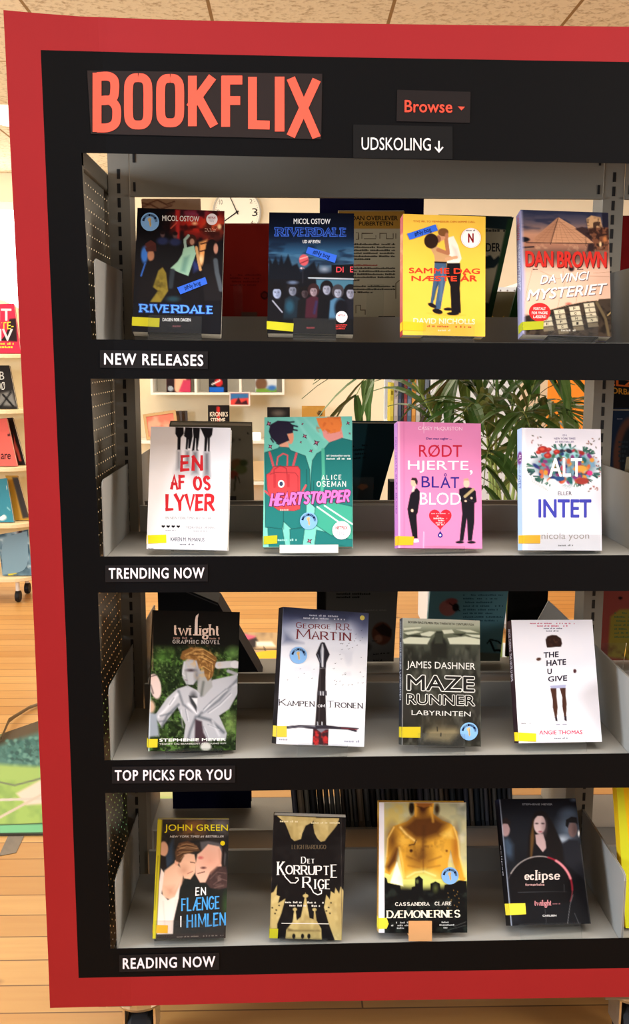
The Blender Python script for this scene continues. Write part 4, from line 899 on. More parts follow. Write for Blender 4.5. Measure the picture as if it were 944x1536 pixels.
# ---- row 3
def d9(a):
    a.grad([(38, (17, 14, 12)), (330, (18, 18, 14)), (440, (34, 50, 24)), (900, (38, 54, 26)), (1275, (30, 42, 22))])
    f = np.clip((a.Y - 330) / 90, 0, 1)
    a.noise(70, (78, 116, 50), .9, .45, .72, m=f); a.noise(26, (16, 24, 12), .8, .45, .66, m=f, seed=4); a.noise(20, (128, 160, 96), .5, .6, .8, m=f, seed=8)
    a.ell(200, 450, 70, 60, (92, 146, 60), .4, 60); a.ell(820, 400, 60, 60, (110, 156, 80), .5, 50); a.ell(800, 1040, 70, 110, (120, 146, 80), .5, 60)
    G, GD, GL_ = (170, 172, 180), (78, 84, 92), (214, 216, 224)
    a.line([(690, 510), (800, 500), (862, 505)], 62, (186, 186, 190), 1, 10); a.line([(780, 560), (860, 590)], 30, (150, 152, 158), 1, 14); a.ell(840, 500, 40, 34, (206, 206, 210), 1, 10)
    a.poly([(330, 720), (420, 690), (520, 740), (640, 640), (860, 590), (866, 760), (790, 900), (700, 960), (770, 1120), (760, 1180), (380, 1190), (400, 1040), (330, 880), (190, 1060), (130, 960), (240, 800)], G, 1, 10)
    for p, w_, c, al in (([(520, 960), (380, 860), (340, 740)], 20, GD, .6), ([(510, 960), (700, 820), (860, 640)], 26, GD, .55), ([(560, 920), (720, 760), (850, 680)], 14, GL_, .6), ([(500, 950), (440, 1100), (420, 1180)], 24, GD, .6), ([(520, 970), (620, 1000), (740, 1110)], 30, GD, .6), ([(620, 850), (800, 700)], 12, GD, .5), ([(330, 770), (230, 900), (160, 970)], 26, GL_, .7), ([(340, 860), (240, 960), (190, 1060)], 22, GD, .7), ([(430, 860), (500, 940)], 40, GL_, .6), ([(640, 1010), (700, 1140)], 18, GL_, .6), ([(180, 960), (290, 930)], 10, GD, .7), ([(170, 1010), (260, 1000)], 10, GD, .7)): a.line(p, w_, c, al, 18)
    a.poly([(485, 990), (545, 1010), (560, 1110), (640, 1270), (480, 1200)], (60, 46, 54), .9, 16); a.ell(470, 800, 36, 60, (60, 62, 66), .5, 20); a.poly([(430, 780), (505, 790), (500, 930), (450, 850)], (52, 54, 58), .8, 12); a.poly([(455, 800), (510, 800), (505, 880)], (206, 208, 214), .9, 10)
    a.poly([(510, 560), (620, 540), (640, 700), (560, 790), (505, 740)], (148, 150, 150), 1, 12); a.line([(560, 660), (540, 780)], 24, (90, 94, 92), .7, 16)
    a.ell(450, 560, 78, 120, (160, 162, 168), 1, 10, rot=8); a.poly([(385, 480), (375, 590), (400, 640), (405, 680), (470, 685), (520, 600), (510, 480)], (168, 170, 176), 1, 10); a.ell(450, 556, 44, 14, (54, 44, 50), .7, 14); a.ell(500, 600, 24, 70, (104, 106, 112), .6, 24); a.line([(396, 640), (418, 645)], 6, (110, 70, 76), .8)
    a.poly([(355, 450), (375, 390), (450, 355), (540, 360), (620, 390), (680, 450), (660, 520), (640, 610), (600, 650), (570, 600), (560, 530), (520, 540), (500, 470), (420, 455), (385, 470)], (120, 84, 44), 1, 10); a.noise(24, (196, 152, 90), .8, .45, .68, m=np.clip(1.3 - np.hypot((a.X - 530) / 170, (a.Y - 480) / 150), 0, 1) * np.clip((650 - a.Y) / 20, 0, 1) * np.clip((a.X - 350) / 20, 0, 1) * (1 - np.clip(1.2 - np.hypot((a.X - 440) / 80, (a.Y - 570) / 110), 0, 1)))
    a.ell(140, 700, 48, 110, (206, 186, 182), 1, 10, rot=-8); a.ell(110, 620, 36, 24, (206, 182, 176), 1, 8); a.line([(100, 690), (120, 760)], 14, (80, 70, 70), .7, 10); a.line([(75, 620), (150, 600)], 10, (60, 50, 50), .6); a.ell(95, 880, 40, 60, (190, 160, 140), .9, 20); a.poly([(75, 930), (150, 940), (170, 1140), (60, 1150)], (140, 150, 162), .9, 20); a.line([(92, 700), (75, 1270)], 16, (206, 222, 238), .7, 12); a.ell(95, 490, 12, 40, (210, 176, 90), .8, 10); a.line([(120, 70), (118, 560)], 7, (140, 110, 90), .6)
    for p in ([(470, 380), (560, 370), (640, 420)], [(450, 410), (560, 410), (660, 470)], [(540, 440), (640, 490), (640, 560)], [(560, 520), (620, 560), (610, 620)], [(400, 420), (470, 390)]): a.line(p, 7, (214, 172, 104), .75, 8); a.line([(x + 8, y + 14) for x, y in p], 6, (84, 54, 26), .7, 8)
    for p in ([(560, 900), (640, 820), (760, 720)], [(600, 930), (700, 860), (800, 760)], [(400, 900), (420, 1000)], [(350, 900), (370, 1060)], [(300, 800), (260, 860)], [(600, 1040), (690, 1080)], [(560, 1060), (600, 1160)]): a.line(p, 8, (98, 104, 114), .6, 10); a.line([(x + 10, y + 8) for x, y in p], 7, (226, 228, 234), .55, 10)
    a.line([(396, 480), (384, 560), (376, 590), (398, 606)], 6, (206, 208, 214), .7, 8); a.line([(404, 560), (420, 700)], 12, (120, 122, 128), .5, 16)
    a.ell(580, 1240, 50, 40, (196, 196, 190), .9, 16)
    a.stroke('twi', (296, 150, 462, 250), (216, 190, 174), 17, thin=9, serif=.05, gap=.12); a.stroke('ight', (512, 150, 716, 250), (216, 190, 174), 17, thin=9, serif=.05, gap=.12); a.gpoly([(482, 243), (486, 120), (494, 80), (520, 58), (510, 100), (508, 243)], (226, 206, 196)); a.gpoly([(468, 240), (522, 240), (522, 250), (468, 250)], (216, 190, 174))
    a.micro((296, 264, 470, 282), (140, 110, 100), dens=.7); a.micro((612, 264, 706, 282), (140, 110, 100), dens=.7)
    a.stroke('GRAPHIC NOVEL', (290, 290, 710, 323), (176, 168, 164), 7, thin=4, serif=.08, gap=.42)
    a.text('STEPHENIE MEYER', (170, 1162, 760, 1190), (236, 238, 232), bold=.05); a.text('TEGNET OG BEARBEJDET AF YOUNG KIM', (170, 1204, 762, 1222), (206, 208, 200), bold=.02)
def d10(a):
    a.grad([(30, (26, 28, 42)), (110, (60, 66, 96)), (220, (150, 160, 190)), (330, (216, 222, 236)), (600, (232, 236, 244)), (1280, (222, 226, 238))])
    a.noise(160, (52, 58, 84), .8, .42, .66, m=np.clip((260 - a.Y) / 120, 0, 1)); a.poly([(150, 225), (210, 260), (260, 320), (330, 350), (140, 360)], (120, 130, 160), .7, 40); a.ell(500, 230, 260, 80, (214, 220, 232), .7, 80); a.ell(870, 150, 80, 140, (70, 76, 108), .7, 90); a.noise(120, (200, 206, 222), .5, .5, .75, m=np.clip((a.Y - 380) / 60, 0, 1)); a.line([(150, 40), (90, 1240)], 10, (190, 200, 224), .7, 10)
    a.poly([(495, 340), (515, 345), (560, 450), (530, 520), (525, 570), (470, 570), (468, 520), (438, 450), (480, 350)], (32, 30, 38), 1, 6); a.poly([(492, 352), (510, 400), (505, 560), (486, 560), (478, 420)], (170, 176, 190), .9, 10); a.line([(500, 360), (497, 560)], 6, (236, 240, 246), .9); a.line([(455, 450), (478, 520)], 8, (110, 114, 130), .8)
    a.poly([(470, 572), (524, 572), (522, 790), (528, 1080), (428, 1080), (448, 790)], (34, 28, 30), 1, 6); a.line([(478, 580), (462, 1060)], 8, (70, 64, 66), .7); a.poly([(452, 770), (532, 772), (534, 815), (448, 812)], (58, 56, 64), 1, 5); a.line([(478, 780), (478, 808)], 10, (210, 214, 224), .9); a.line([(500, 780), (500, 810)], 8, (210, 214, 224), .9); a.line([(450, 1050), (452, 1080)], 8, (190, 194, 206), .9); a.line([(490, 1050), (490, 1082)], 8, (210, 214, 224), .9)
    a.poly([(150, 1085), (300, 1074), (440, 1080), (530, 1078), (640, 1092), (820, 1106), (812, 1116), (780, 1118), (805, 1132), (790, 1142), (720, 1122), (550, 1112), (410, 1112), (300, 1098), (160, 1108)], (44, 40, 50), 1, 5); a.line([(180, 1092), (430, 1090)], 5, (150, 154, 170), .8); a.line([(660, 1104), (800, 1120)], 8, (130, 40, 46), .7)
    a.poly([(410, 1112), (548, 1114), (543, 1258), (403, 1253)], (56, 30, 36), 1, 5); a.noise(40, (190, 44, 44), .9, .4, .62, m=np.clip((a.Y - 1120) / 20, 0, 1) * np.clip((a.X - 405) / 10, 0, 1) * np.clip((545 - a.X) / 10, 0, 1)); a.poly([(440, 1112), (525, 1114), (482, 1145)], (110, 112, 126), 1, 5)
    rd = random.Random(4)
    for k in range(46): x = rd.uniform(580, 890) if k < 38 else rd.uniform(150, 430); y = rd.uniform(230, 720) if k < 38 else rd.uniform(370, 680); a.gpoly([(x - 9, y), (x, y + 3), (x + rd.uniform(6, 16), y - 5), (x + 2, y + 8)], rd.choice([(60, 66, 84), (120, 126, 146), (36, 40, 56)]))
    C = (112, 44, 52)
    a.micro((382, 94, 640, 110), (170, 176, 196), dy=12); a.micro((330, 120, 695, 134), (190, 196, 212), dy=14)
    a.stroke('G', (264, 164, 318, 216), C, 8, thin=3.5); a.stroke('EORGE', (326, 178, 575, 218), C, 8, thin=3.5, serif=.09, gap=.22, dy=8); a.stroke('R.R.', (616, 176, 756, 232), C, 8, thin=3.5, serif=.09, gap=.16, dy=4)
    a.stroke('M', (268, 226, 392, 312), C, 13, thin=5, serif=.07); a.stroke('ARTIN', (400, 244, 748, 316), C, 13, thin=5, serif=.09, gap=.2, dy=14)
    K = (62, 60, 68)
    a.stroke('K', (110, 843, 176, 900), K, 9, thin=4, serif=.09); a.stroke('AMPEN', (182, 858, 425, 904), K, 9, thin=4, serif=.09, gap=.2, dy=8); a.stroke('OM', (452, 893, 516, 918), (214, 216, 224), 4.5, thin=2.5, serif=.08); a.stroke('T', (528, 862, 598, 922), K, 9, thin=4, serif=.09); a.stroke('RONEN', (604, 874, 852, 922), K, 9, thin=4, serif=.09, gap=.2, dy=10)
    a.gell(848, 126, 21, 21, (206, 196, 96)); a.micro((110, 1190, 196, 1208), (150, 154, 172), dy=4); a.micro((686, 1212, 820, 1232), (150, 154, 172), dy=4)
def s10(a): a.noise(60, (52, 46, 44), .7); a.line([(85, 100), (80, 700)], 8, (90, 80, 72), .5)
def d11(a):
    a.grad([(70, (198, 200, 184)), (140, (176, 182, 158)), (200, (110, 116, 94)), (300, (78, 82, 68)), (420, (54, 56, 48)), (900, (44, 42, 38)), (1215, (40, 38, 32))])
    a.noise(60, (34, 34, 28), .7, .45, .7, m=np.clip((a.Y - 300) / 40, 0, 1), stretch=2.5); a.noise(40, (110, 110, 98), .4, .5, .75, m=np.clip((a.Y - 320) / 40, 0, 1), stretch=2, seed=3)
    for P in ([(82, 262), (150, 238), (330, 250), (300, 305), (95, 300)], [(480, 250), (640, 236), (770, 262), (770, 310), (500, 305)], [(90, 200), (200, 185), (260, 195), (130, 222)], [(240, 210), (320, 190), (380, 195), (330, 235), (250, 240)], [(430, 180), (520, 175), (540, 205), (450, 215)], [(560, 175), (680, 178), (760, 205), (650, 200)], [(640, 215), (770, 225), (770, 250), (700, 240)], [(90, 160), (250, 150), (240, 165), (95, 180)]): a.poly(P, (212, 216, 190), 1, 9)
    for P in ([(110, 228), (200, 222), (300, 236), (250, 242), (140, 238)], [(380, 190), (432, 190), (445, 260), (360, 262)], [(530, 215), (640, 210), (600, 235)]): a.poly(P, (42, 44, 34), .9, 12)
    a.poly([(330, 300), (360, 250), (455, 255), (480, 300), (480, 440), (330, 420)], (38, 38, 32), .9, 24); a.poly([(368, 200), (436, 200), (440, 300), (365, 300)], (62, 66, 54), .9, 14)
    a.poly([(300, 1060), (390, 1030), (560, 1040), (600, 1090), (500, 1180), (280, 1150)], (124, 112, 84), .8, 50); a.ell(400, 1000, 150, 60, (64, 58, 44), .5, 60); a.line([(390, 1038), (391, 1072)], 9, (24, 22, 20)); a.line([(424, 1092), (422, 1118)], 8, (28, 26, 22))
    a.poly([(770, 95), (790, 95), (790, 1220), (772, 1220)], (96, 96, 86), .6, 10); a.line([(84, 75), (82, 1190)], 8, (206, 212, 216), .7, 8)
    a.text('BOGEN BAG FILMEN FRA TWENTIETH CENTURY FOX', (132, 98, 716, 118), (60, 60, 52), dy=26, bold=.02)
    a.text('JAMES DASHNER', (120, 452, 726, 532), (236, 236, 230), dy=22)
    for t, bx, dy in (('MAZE', (118, 568, 726, 716), 22), ('RUNNER', (118, 738, 728, 838), 22)): a.text(t, bx, (226, 226, 220), dy=dy, bold=.075); k = (bx[3] - bx[1]) * .05; a.text(t, (bx[0] + k, bx[1] + k, bx[2] - k, bx[3] - k), (32, 31, 29), dy=dy, bold=.022)
    a.text('LABYRINTEN', (165, 886, 686, 928), (206, 206, 202), dy=20)
def s11(a):
    a.grad([(70, (70, 76, 84)), (500, (60, 66, 76)), (620, (24, 28, 44)), (900, (30, 32, 40)), (1185, (52, 52, 48))])
    a.vtext('JAMES DASHNER', [(64, 100), (66, 310), (46, 310), (42, 100)], (206, 206, 204), .01); a.vtext('MAZE RUNNER LABYRINTEN', [(68, 360), (72, 890), (54, 890), (46, 360)], (190, 194, 200), .01)
def d12(a):
    a.noise(300, (232, 234, 246), .5); B_, K = (70, 42, 32), (40, 22, 20)
    a.poly([(408, 290), (405, 260), (420, 232), (460, 220), (500, 222), (540, 250), (550, 295), (540, 325), (418, 335)], (48, 28, 22), 1, 7); a.noise(20, (100, 64, 46), .6, .45, .7, m=np.clip(1.1 - np.hypot((a.X - 480) / 62, (a.Y - 285) / 50), 0, 1)); a.poly([(404, 332), (545, 322), (545, 350), (410, 352)], (242, 242, 250), 1, 4)
    a.ell(344, 432, 21, 14, (86, 56, 44), 1, 5, rot=-10); a.ell(663, 538, 14, 18, (70, 36, 40), 1, 5)
    a.poly([(440, 668), (588, 656), (580, 690), (540, 692), (512, 690), (460, 700)], (168, 172, 206), 1, 5)
    a.poly([(446, 690), (500, 690), (502, 760), (512, 860), (506, 950), (488, 950), (468, 860), (466, 790)], B_, 1, 5); a.poly([(530, 690), (582, 686), (584, 760), (592, 830), (588, 945), (570, 945), (552, 850), (552, 770)], B_, 1, 5)
    a.poly([(486, 945), (508, 950), (512, 985), (492, 980)], (34, 22, 34), 1, 5); a.poly([(570, 940), (592, 940), (594, 985), (572, 975)], (34, 22, 34), 1, 5); a.line([(500, 1012), (530, 1012)], 8, (120, 120, 140)); a.line([(558, 1012), (590, 1012)], 8, (120, 120, 140))
    a.micro((268, 112, 664, 124), (206, 110, 136)); a.micro((330, 134, 600, 146), (206, 90, 120)); a.micro((388, 156, 550, 167), (110, 106, 130)); a.micro((410, 178, 530, 190), (110, 106, 130)); a.micro((190, 994, 270, 1006), (90, 86, 96), dens=.6)
    N_ = (44, 40, 58)
    a.text('THE', (386, 372, 520, 422), N_, dy=-8, bold=.045); a.text('HATE', (412, 442, 586, 494), N_, dy=-12, bold=.045); a.text('U', (420, 516, 460, 566), N_, bold=.045); a.text('GIVE', (426, 584, 596, 634), N_, dy=-10, bold=.045)
    a.text('ANGIE THOMAS', (348, 1064, 732, 1102), (206, 46, 88), bold=.03); a.micro((482, 1128, 602, 1142), (110, 110, 126))
def s12(a): a.noise(50, (60, 40, 46), .5); a.vtext('ANGIE THOMAS  THE HATE U GIVE', [(92, 190), (122, 700), (100, 706), (66, 195)], (216, 206, 212), .005)

# ---- row 4
def d13(a):
    YB = lambda: (a.poly([(90, 105), (138, 112), (90, 1165), (52, 1160)], (196, 186, 44), 1, 6), a.line([(136, 115), (90, 1160)], 7, (120, 110, 40), .7), a.line([(104, 430), (78, 900)], 9, (110, 106, 40), .5))
    a.grad([(112, (66, 58, 50)), (300, (50, 46, 44)), (700, (34, 36, 34)), (1170, (44, 38, 34))]); a.ell(400, 180, 120, 90, (150, 100, 56), .6, 80); a.ell(650, 170, 90, 80, (110, 104, 104), .7, 60); a.noise(50, (30, 32, 32), .5)
    SK, SH = (232, 188, 160), (196, 142, 116)
    a.poly([(200, 330), (240, 260), (235, 480), (170, 560), (125, 540)], (52, 66, 84), .9, 30); a.ell(150, 370, 40, 66, (216, 168, 140), 1, 10); a.poly([(120, 420), (170, 440), (180, 540), (125, 560)], (40, 36, 36), 1, 14)
    a.poly([(160, 560), (250, 490), (330, 560), (310, 680), (260, 790), (210, 815), (150, 790), (130, 700)], SK, 1, 12); a.poly([(160, 700), (250, 690), (260, 780), (180, 800)], SH, .4, 40)
    a.poly([(130, 540), (158, 580), (135, 760), (190, 818), (250, 790), (298, 660), (285, 800), (240, 1000), (235, 1150), (95, 1130), (108, 700)], (240, 222, 212), 1, 10)
    a.poly([(285, 500), (330, 400), (420, 420), (436, 500), (428, 580), (385, 640), (330, 630), (310, 570)], (234, 186, 156), 1, 10); a.ell(330, 560, 50, 50, SH, .4, 40); a.ell(265, 490, 18, 26, (226, 170, 142), 1, 8); a.line([(360, 590), (405, 570)], 6, (150, 70, 66), .8); a.line([(385, 488), (425, 495)], 8, (90, 56, 46), .8)
    a.poly([(260, 480), (250, 400), (280, 320), (360, 300), (440, 340), (470, 390), (400, 400), (330, 420), (300, 490)], (92, 66, 48), 1, 10); a.line([(290, 360), (440, 370)], 14, (196, 156, 112), .7, 14); a.line([(310, 330), (410, 330)], 10, (160, 120, 84), .7, 12); a.line([(285, 400), (380, 395)], 8, (170, 130, 92), .6, 10)
    a.poly([(470, 310), (540, 300), (640, 320), (700, 420), (690, 520), (640, 400), (560, 380), (480, 380)], (92, 90, 92), 1, 16)
    a.poly([(445, 420), (480, 395), (540, 330), (640, 350), (670, 420), (660, 540), (560, 600), (520, 670), (470, 670), (430, 600), (430, 510)], (236, 184, 160), 1, 10); a.ell(560, 480, 90, 90, (222, 160, 136), .4, 60); a.ell(475, 450, 24, 14, (206, 110, 104), .8, 12); a.ell(500, 540, 24, 10, (90, 56, 54), .8, 10); a.line([(450, 590), (510, 575)], 9, (90, 62, 54), .8)
    a.poly([(520, 670), (560, 580), (620, 530), (700, 530), (722, 640), (715, 720), (640, 735), (560, 720)], (70, 52, 50), 1, 12); a.noise(28, (126, 100, 92), .7, .5, .7, m=np.clip(1.1 - np.hypot((a.X - 640) / 90, (a.Y - 640) / 100), 0, 1)); a.line([(680, 340), (670, 500)], 26, (40, 34, 34), .9, 14)
    for p in ([(275, 350), (350, 325), (440, 350)], [(270, 380), (350, 350), (450, 365)], [(268, 430), (320, 400), (400, 395)], [(300, 460), (330, 420)]): a.line(p, 6, (186, 146, 104), .6, 7); a.line([(x, y + 12) for x, y in p], 5, (56, 38, 28), .6, 7)
    for p in ([(560, 640), (620, 580), (700, 590)], [(590, 690), (660, 640), (715, 660)], [(600, 720), (680, 700)]): a.line(p, 7, (130, 104, 96), .6, 8)
    a.line([(320, 640), (250, 760)], 16, (206, 150, 124), .5, 20); a.line([(640, 380), (650, 500), (560, 590)], 16, (206, 146, 122), .5, 22); a.line([(150, 830), (170, 1100)], 10, (216, 196, 186), .6, 14); a.line([(260, 820), (220, 1100)], 10, (222, 204, 196), .6, 14)
    a.ell(700, 880, 24, 90, (56, 84, 44), .7, 40); YB()
    a.text('JOHN GREEN', (158, 154, 716, 228), (240, 224, 40), dy=0, bold=.005); a.text('NEW YORK TIMES #1 BESTSELLER', (205, 252, 680, 272), (226, 220, 214), bold=.0, shear=.15)
    a.gell(670, 322, 21, 21, (240, 214, 30)); B_ = (74, 156, 222)
    a.stroke('EN', (430, 712, 524, 784), (244, 240, 238), 10, jit=.06, seed=2, gap=.3); a.stroke('FLÆNGE', (306, 806, 648, 922), B_, 13, dy=-14, jit=.07, seed=4, gap=.26); a.stroke('I', (292, 962, 316, 1060), (244, 240, 238), 10); a.stroke('HIMLEN', (352, 950, 704, 1070), B_, 15, dy=-12, jit=.07, seed=7, gap=.24)
    a.poly([(90, 1115), (706, 1122), (700, 1172), (88, 1162)], (50, 40, 36), .9, 8); a.micro((270, 1138, 680, 1150), (130, 116, 106))
def s13(a): a.noise(40, (214, 204, 60), .5); a.vtext('EN FLÆNGE I HIMLEN', [(108, 430), (90, 900), (72, 900), (90, 430)], (70, 64, 30), .0)
def d14(a):
    G = (192, 172, 112); a.noise(90, (34, 32, 32), .6)
    a.poly([(180, 130), (535, 155), (500, 200), (440, 230), (410, 300), (400, 350), (340, 368), (310, 340), (280, 260), (255, 200)], G, 1, 6); a.poly([(515, 160), (740, 170), (720, 230), (690, 270), (640, 330), (610, 372), (575, 380), (545, 350), (520, 300), (508, 230)], G, 1, 6)
    for P in ([(128, 1140), (110, 900), (120, 840), (160, 820), (190, 760), (185, 850), (215, 860), (200, 920), (265, 880), (230, 1010), (195, 1100), (195, 1140)], [(112, 790), (118, 720), (142, 700), (130, 760)], [(690, 1240), (640, 1100), (600, 960), (620, 850), (650, 890), (660, 820), (690, 840), (700, 790), (730, 840), (745, 780), (770, 820), (765, 1000), (752, 1240)]): a.poly(P, G, 1, 7)
    a.poly([(268, 1225), (275, 1150), (330, 1080), (345, 960), (352, 960), (365, 1070), (400, 1040), (425, 920), (440, 830), (452, 920), (475, 1050), (510, 1060), (516, 970), (522, 970), (535, 1070), (575, 1140), (580, 1235)], G, 1, 6); a.ell(441, 858, 24, 16, G, 1, 6); a.ell(348, 975, 18, 14, G, 1, 6); a.ell(518, 978, 18, 14, G, 1, 6)
    a.poly([(280, 1130), (340, 1150), (560, 1150), (570, 1165), (285, 1165)], (110, 94, 60), .7, 14)
    for x in (340, 415, 470): a.ell(x, 1205, 14, 22, (30, 27, 25), 1, 6)
    a.noise(50, (232, 218, 160), .3, .5, .75, m=(s_gold := np.clip((a.C[..., 0] - .45) * 6, 0, 1))); a.noise(60, (140, 120, 72), .4, .45, .75, m=s_gold, seed=5, stretch=2)
    for x, y in ((150, 960), (185, 980), (210, 940), (175, 1010), (640, 960), (660, 920), (620, 990), (650, 1010)): a.ell(x, y, 7, 7, (40, 34, 28), 1, 5)
    a.line([(755, 170), (750, 1235)], 6, (66, 62, 60), .6); a.line([(150, 130), (130, 1220)], 6, (70, 66, 64), .6)
    Wt = (240, 238, 234)
    a.micro((208, 172, 370, 190), (226, 214, 170), dy=8); a.micro((490, 196, 755, 212), (226, 214, 170), dy=8)
    a.stroke('LEIGH BARDUGO', (316, 402, 622, 440), (96, 84, 66), 6, thin=3, serif=.07, gap=.24, dy=6)
    a.stroke('D', (400, 512, 446, 572), Wt, 9, thin=3.5, serif=.06); a.stroke('ET', (456, 532, 522, 572), Wt, 8, thin=3.5, serif=.08, gap=.2)
    a.stroke('K', (188, 552, 258, 672), Wt, 16, thin=5, serif=.06); a.gline([(222, 620), (262, 690), (310, 742), (352, 744), (378, 718), (372, 700), (350, 698)], 9, Wt)
    a.stroke('ORRUPT', (262, 584, 652, 664), Wt, 13, thin=5, serif=.07, gap=.2, dy=14); a.stroke('E', (660, 586, 726, 702), Wt, 15, thin=6, serif=.05)
    a.stroke('R', (412, 690, 492, 786), Wt, 15, thin=5, serif=.06); a.stroke('IGE', (508, 714, 662, 798), Wt, 13, thin=5, serif=.07, gap=.22, dy=4); a.gline([(478, 770), (510, 830), (546, 850), (578, 838), (580, 812), (560, 806)], 9, Wt)
    a.micro((262, 904, 600, 920), (206, 204, 196), dy=6, dens=.8); a.micro((300, 932, 565, 948), (206, 204, 196), dy=6, dens=.8); a.gline([(232, 1094), (640, 1100)], 6, (226, 224, 216))
def s14(a): a.noise(60, (44, 42, 42), .6); a.ell(118, 190, 8, 24, (196, 180, 150), .8, 8)
def d15(a):
    a.grad([(75, (176, 176, 140)), (300, (196, 190, 140)), (560, (206, 200, 150)), (720, (226, 220, 130)), (800, (206, 206, 110)), (860, (20, 20, 20)), (1235, (16, 18, 20))])
    a.noise(120, (120, 130, 124), .7, .45, .7, m=np.clip((a.X - 560) / 80, 0, 1) * np.clip((620 - a.Y) / 60, 0, 1)); a.noise(100, (220, 216, 190), .6, .5, .75, m=np.clip((a.X - 560) / 80, 0, 1) * np.clip((620 - a.Y) / 60, 0, 1), seed=5); a.noise(90, (206, 176, 80), .6, m=np.clip((420 - a.X) / 80, 0, 1) * np.clip((500 - a.Y) / 60, 0, 1))
    SK, DK = (222, 164, 54), (92, 54, 24)
    a.poly([(390, 75), (570, 75), (560, 180), (640, 240), (720, 270), (775, 340), (790, 560), (850, 760), (810, 800), (740, 620), (715, 500), (690, 620), (690, 760), (300, 760), (270, 600), (250, 480), (225, 640), (180, 720), (135, 700), (150, 560), (165, 360), (210, 290), (330, 250), (395, 190)], SK, 1, 8)
    a.poly([(395, 190), (560, 180), (700, 260), (620, 380), (500, 420), (400, 420), (260, 300)], DK, .75, 60); a.ell(470, 130, 46, 70, (74, 40, 22), .8, 40); a.ell(200, 420, 60, 150, DK, .5, 50); a.ell(760, 480, 30, 160, (170, 100, 34), .6, 40); a.poly([(230, 480), (262, 470), (240, 600), (170, 690), (140, 650)], DK, .75, 30); a.ell(450, 560, 110, 120, (112, 72, 30), .5, 80); a.line([(480, 300), (470, 560)], 26, (70, 40, 22), .5, 40)
    a.line([(270, 300), (330, 370), (405, 425)], 22, (240, 200, 110), .8, 14); a.line([(410, 415), (395, 450), (350, 460)], 10, (60, 34, 20), .8, 10); a.poly([(620, 360), (730, 300), (750, 400), (650, 400)], (246, 200, 90), .7, 30); a.ell(300, 420, 50, 40, (236, 186, 76), .6, 40); a.ell(640, 520, 60, 120, (238, 180, 66), .6, 60); a.ell(366, 508, 14, 14, (60, 32, 20), .9, 12); a.ell(680, 510, 10, 10, (110, 60, 26), .8, 10)
    a.poly([(395, 75), (565, 75), (545, 110), (480, 132), (415, 110)], (150, 92, 40), .8, 16); a.line([(410, 112), (478, 134), (548, 112)], 8, (70, 38, 20), .7, 10)
    a.line([(215, 300), (160, 400), (150, 560)], 12, (250, 206, 110), .8, 12); a.line([(745, 300), (782, 420), (795, 560), (840, 740)], 14, (252, 216, 120), .8, 14); a.line([(262, 480), (290, 620), (300, 740)], 16, (250, 214, 110), .7, 18)
    a.line([(470, 430), (474, 700)], 10, (110, 66, 28), .6, 16); a.line([(330, 560), (440, 600)], 12, (120, 72, 30), .5, 18); a.line([(520, 600), (630, 560)], 12, (130, 80, 34), .5, 18); a.line([(340, 640), (440, 660)], 12, (130, 80, 34), .4, 18); a.line([(510, 660), (620, 640)], 12, (130, 80, 34), .4, 18)
    a.line([(540, 120), (560, 250)], 20, (240, 180, 70), .7, 20); a.line([(410, 100), (405, 200)], 16, (226, 166, 66), .7, 16); a.ell(370, 130, 24, 60, (34, 26, 18), .9, 14); a.ell(595, 140, 24, 50, (60, 44, 26), .8, 18); a.noise(36, (80, 46, 22), .4, .5, .75, m=np.clip(1 - np.hypot((a.X - 460) / 260, (a.Y - 420) / 300), 0, 1))
    a.poly([(240, 605), (290, 760), (295, 820), (180, 790)], (250, 246, 226), 1, 12); a.ell(470, 760, 170, 80, (206, 216, 120), .7, 60); a.line([(330, 740), (400, 700), (480, 690), (580, 730)], 14, (240, 240, 170), .6, 14)
    a.poly([(130, 740), (150, 750), (160, 790), (200, 800), (270, 815), (280, 920), (300, 920), (302, 870), (320, 925), (360, 920), (370, 830), (400, 820), (402, 750), (435, 730), (468, 760), (470, 890), (535, 890), (535, 800), (580, 780), (620, 800), (625, 860), (655, 865), (660, 810), (740, 800), (790, 770), (858, 780), (862, 1240), (110, 1240)], (20, 20, 20), 1, 5); a.noise(50, (44, 52, 46), .6, .5, .75, m=np.clip((a.Y - 830) / 30, 0, 1)); a.ell(420, 780, 14, 20, (90, 100, 60), .8, 10); a.ell(580, 840, 24, 40, (86, 96, 50), .6, 24)
    for k in range(14): x, y = 740 + 50 * math.sin(k * 2.3), 860 + k * 12; a.ell(x, y, 4, 5, (170, 130, 70), .8, 4)
    a.line([(690, 1210), (850, 1170)], 6, (80, 84, 80), .6); a.line([(740, 1180), (850, 1140)], 5, (110, 112, 106), .6)
    a.poly([(78, 78), (128, 80), (132, 1232), (78, 1230)], (238, 238, 246), 1, 6); a.line([(80, 80), (846, 84)], 8, (210, 206, 190), .7)  # white strip down the left: highlight on the hinge, put into the colour
    Wt = (240, 234, 210)
    a.stroke('CASSANDRA', (224, 962, 528, 994), (216, 214, 206), 7, thin=4, serif=.09, gap=.3); a.stroke('CLARE', (572, 960, 726, 992), (216, 214, 206), 7, thin=4, serif=.09, gap=.3)
    a.stroke('DÆMONERNES', (150, 1034, 804, 1100), Wt, 14, thin=6, serif=.08, gap=.18)
    for bx in ((232, 1134, 340, 1148), (190, 1158, 375, 1172), (240, 1182, 322, 1196), (634, 1134, 706, 1148), (614, 1158, 745, 1172), (650, 1182, 686, 1196)): a.micro(bx, (176, 178, 176), seed=int(bx[0]))
def s15(a): a.grad([(62, (214, 160, 62)), (700, (204, 150, 60)), (1228, (206, 160, 84))])
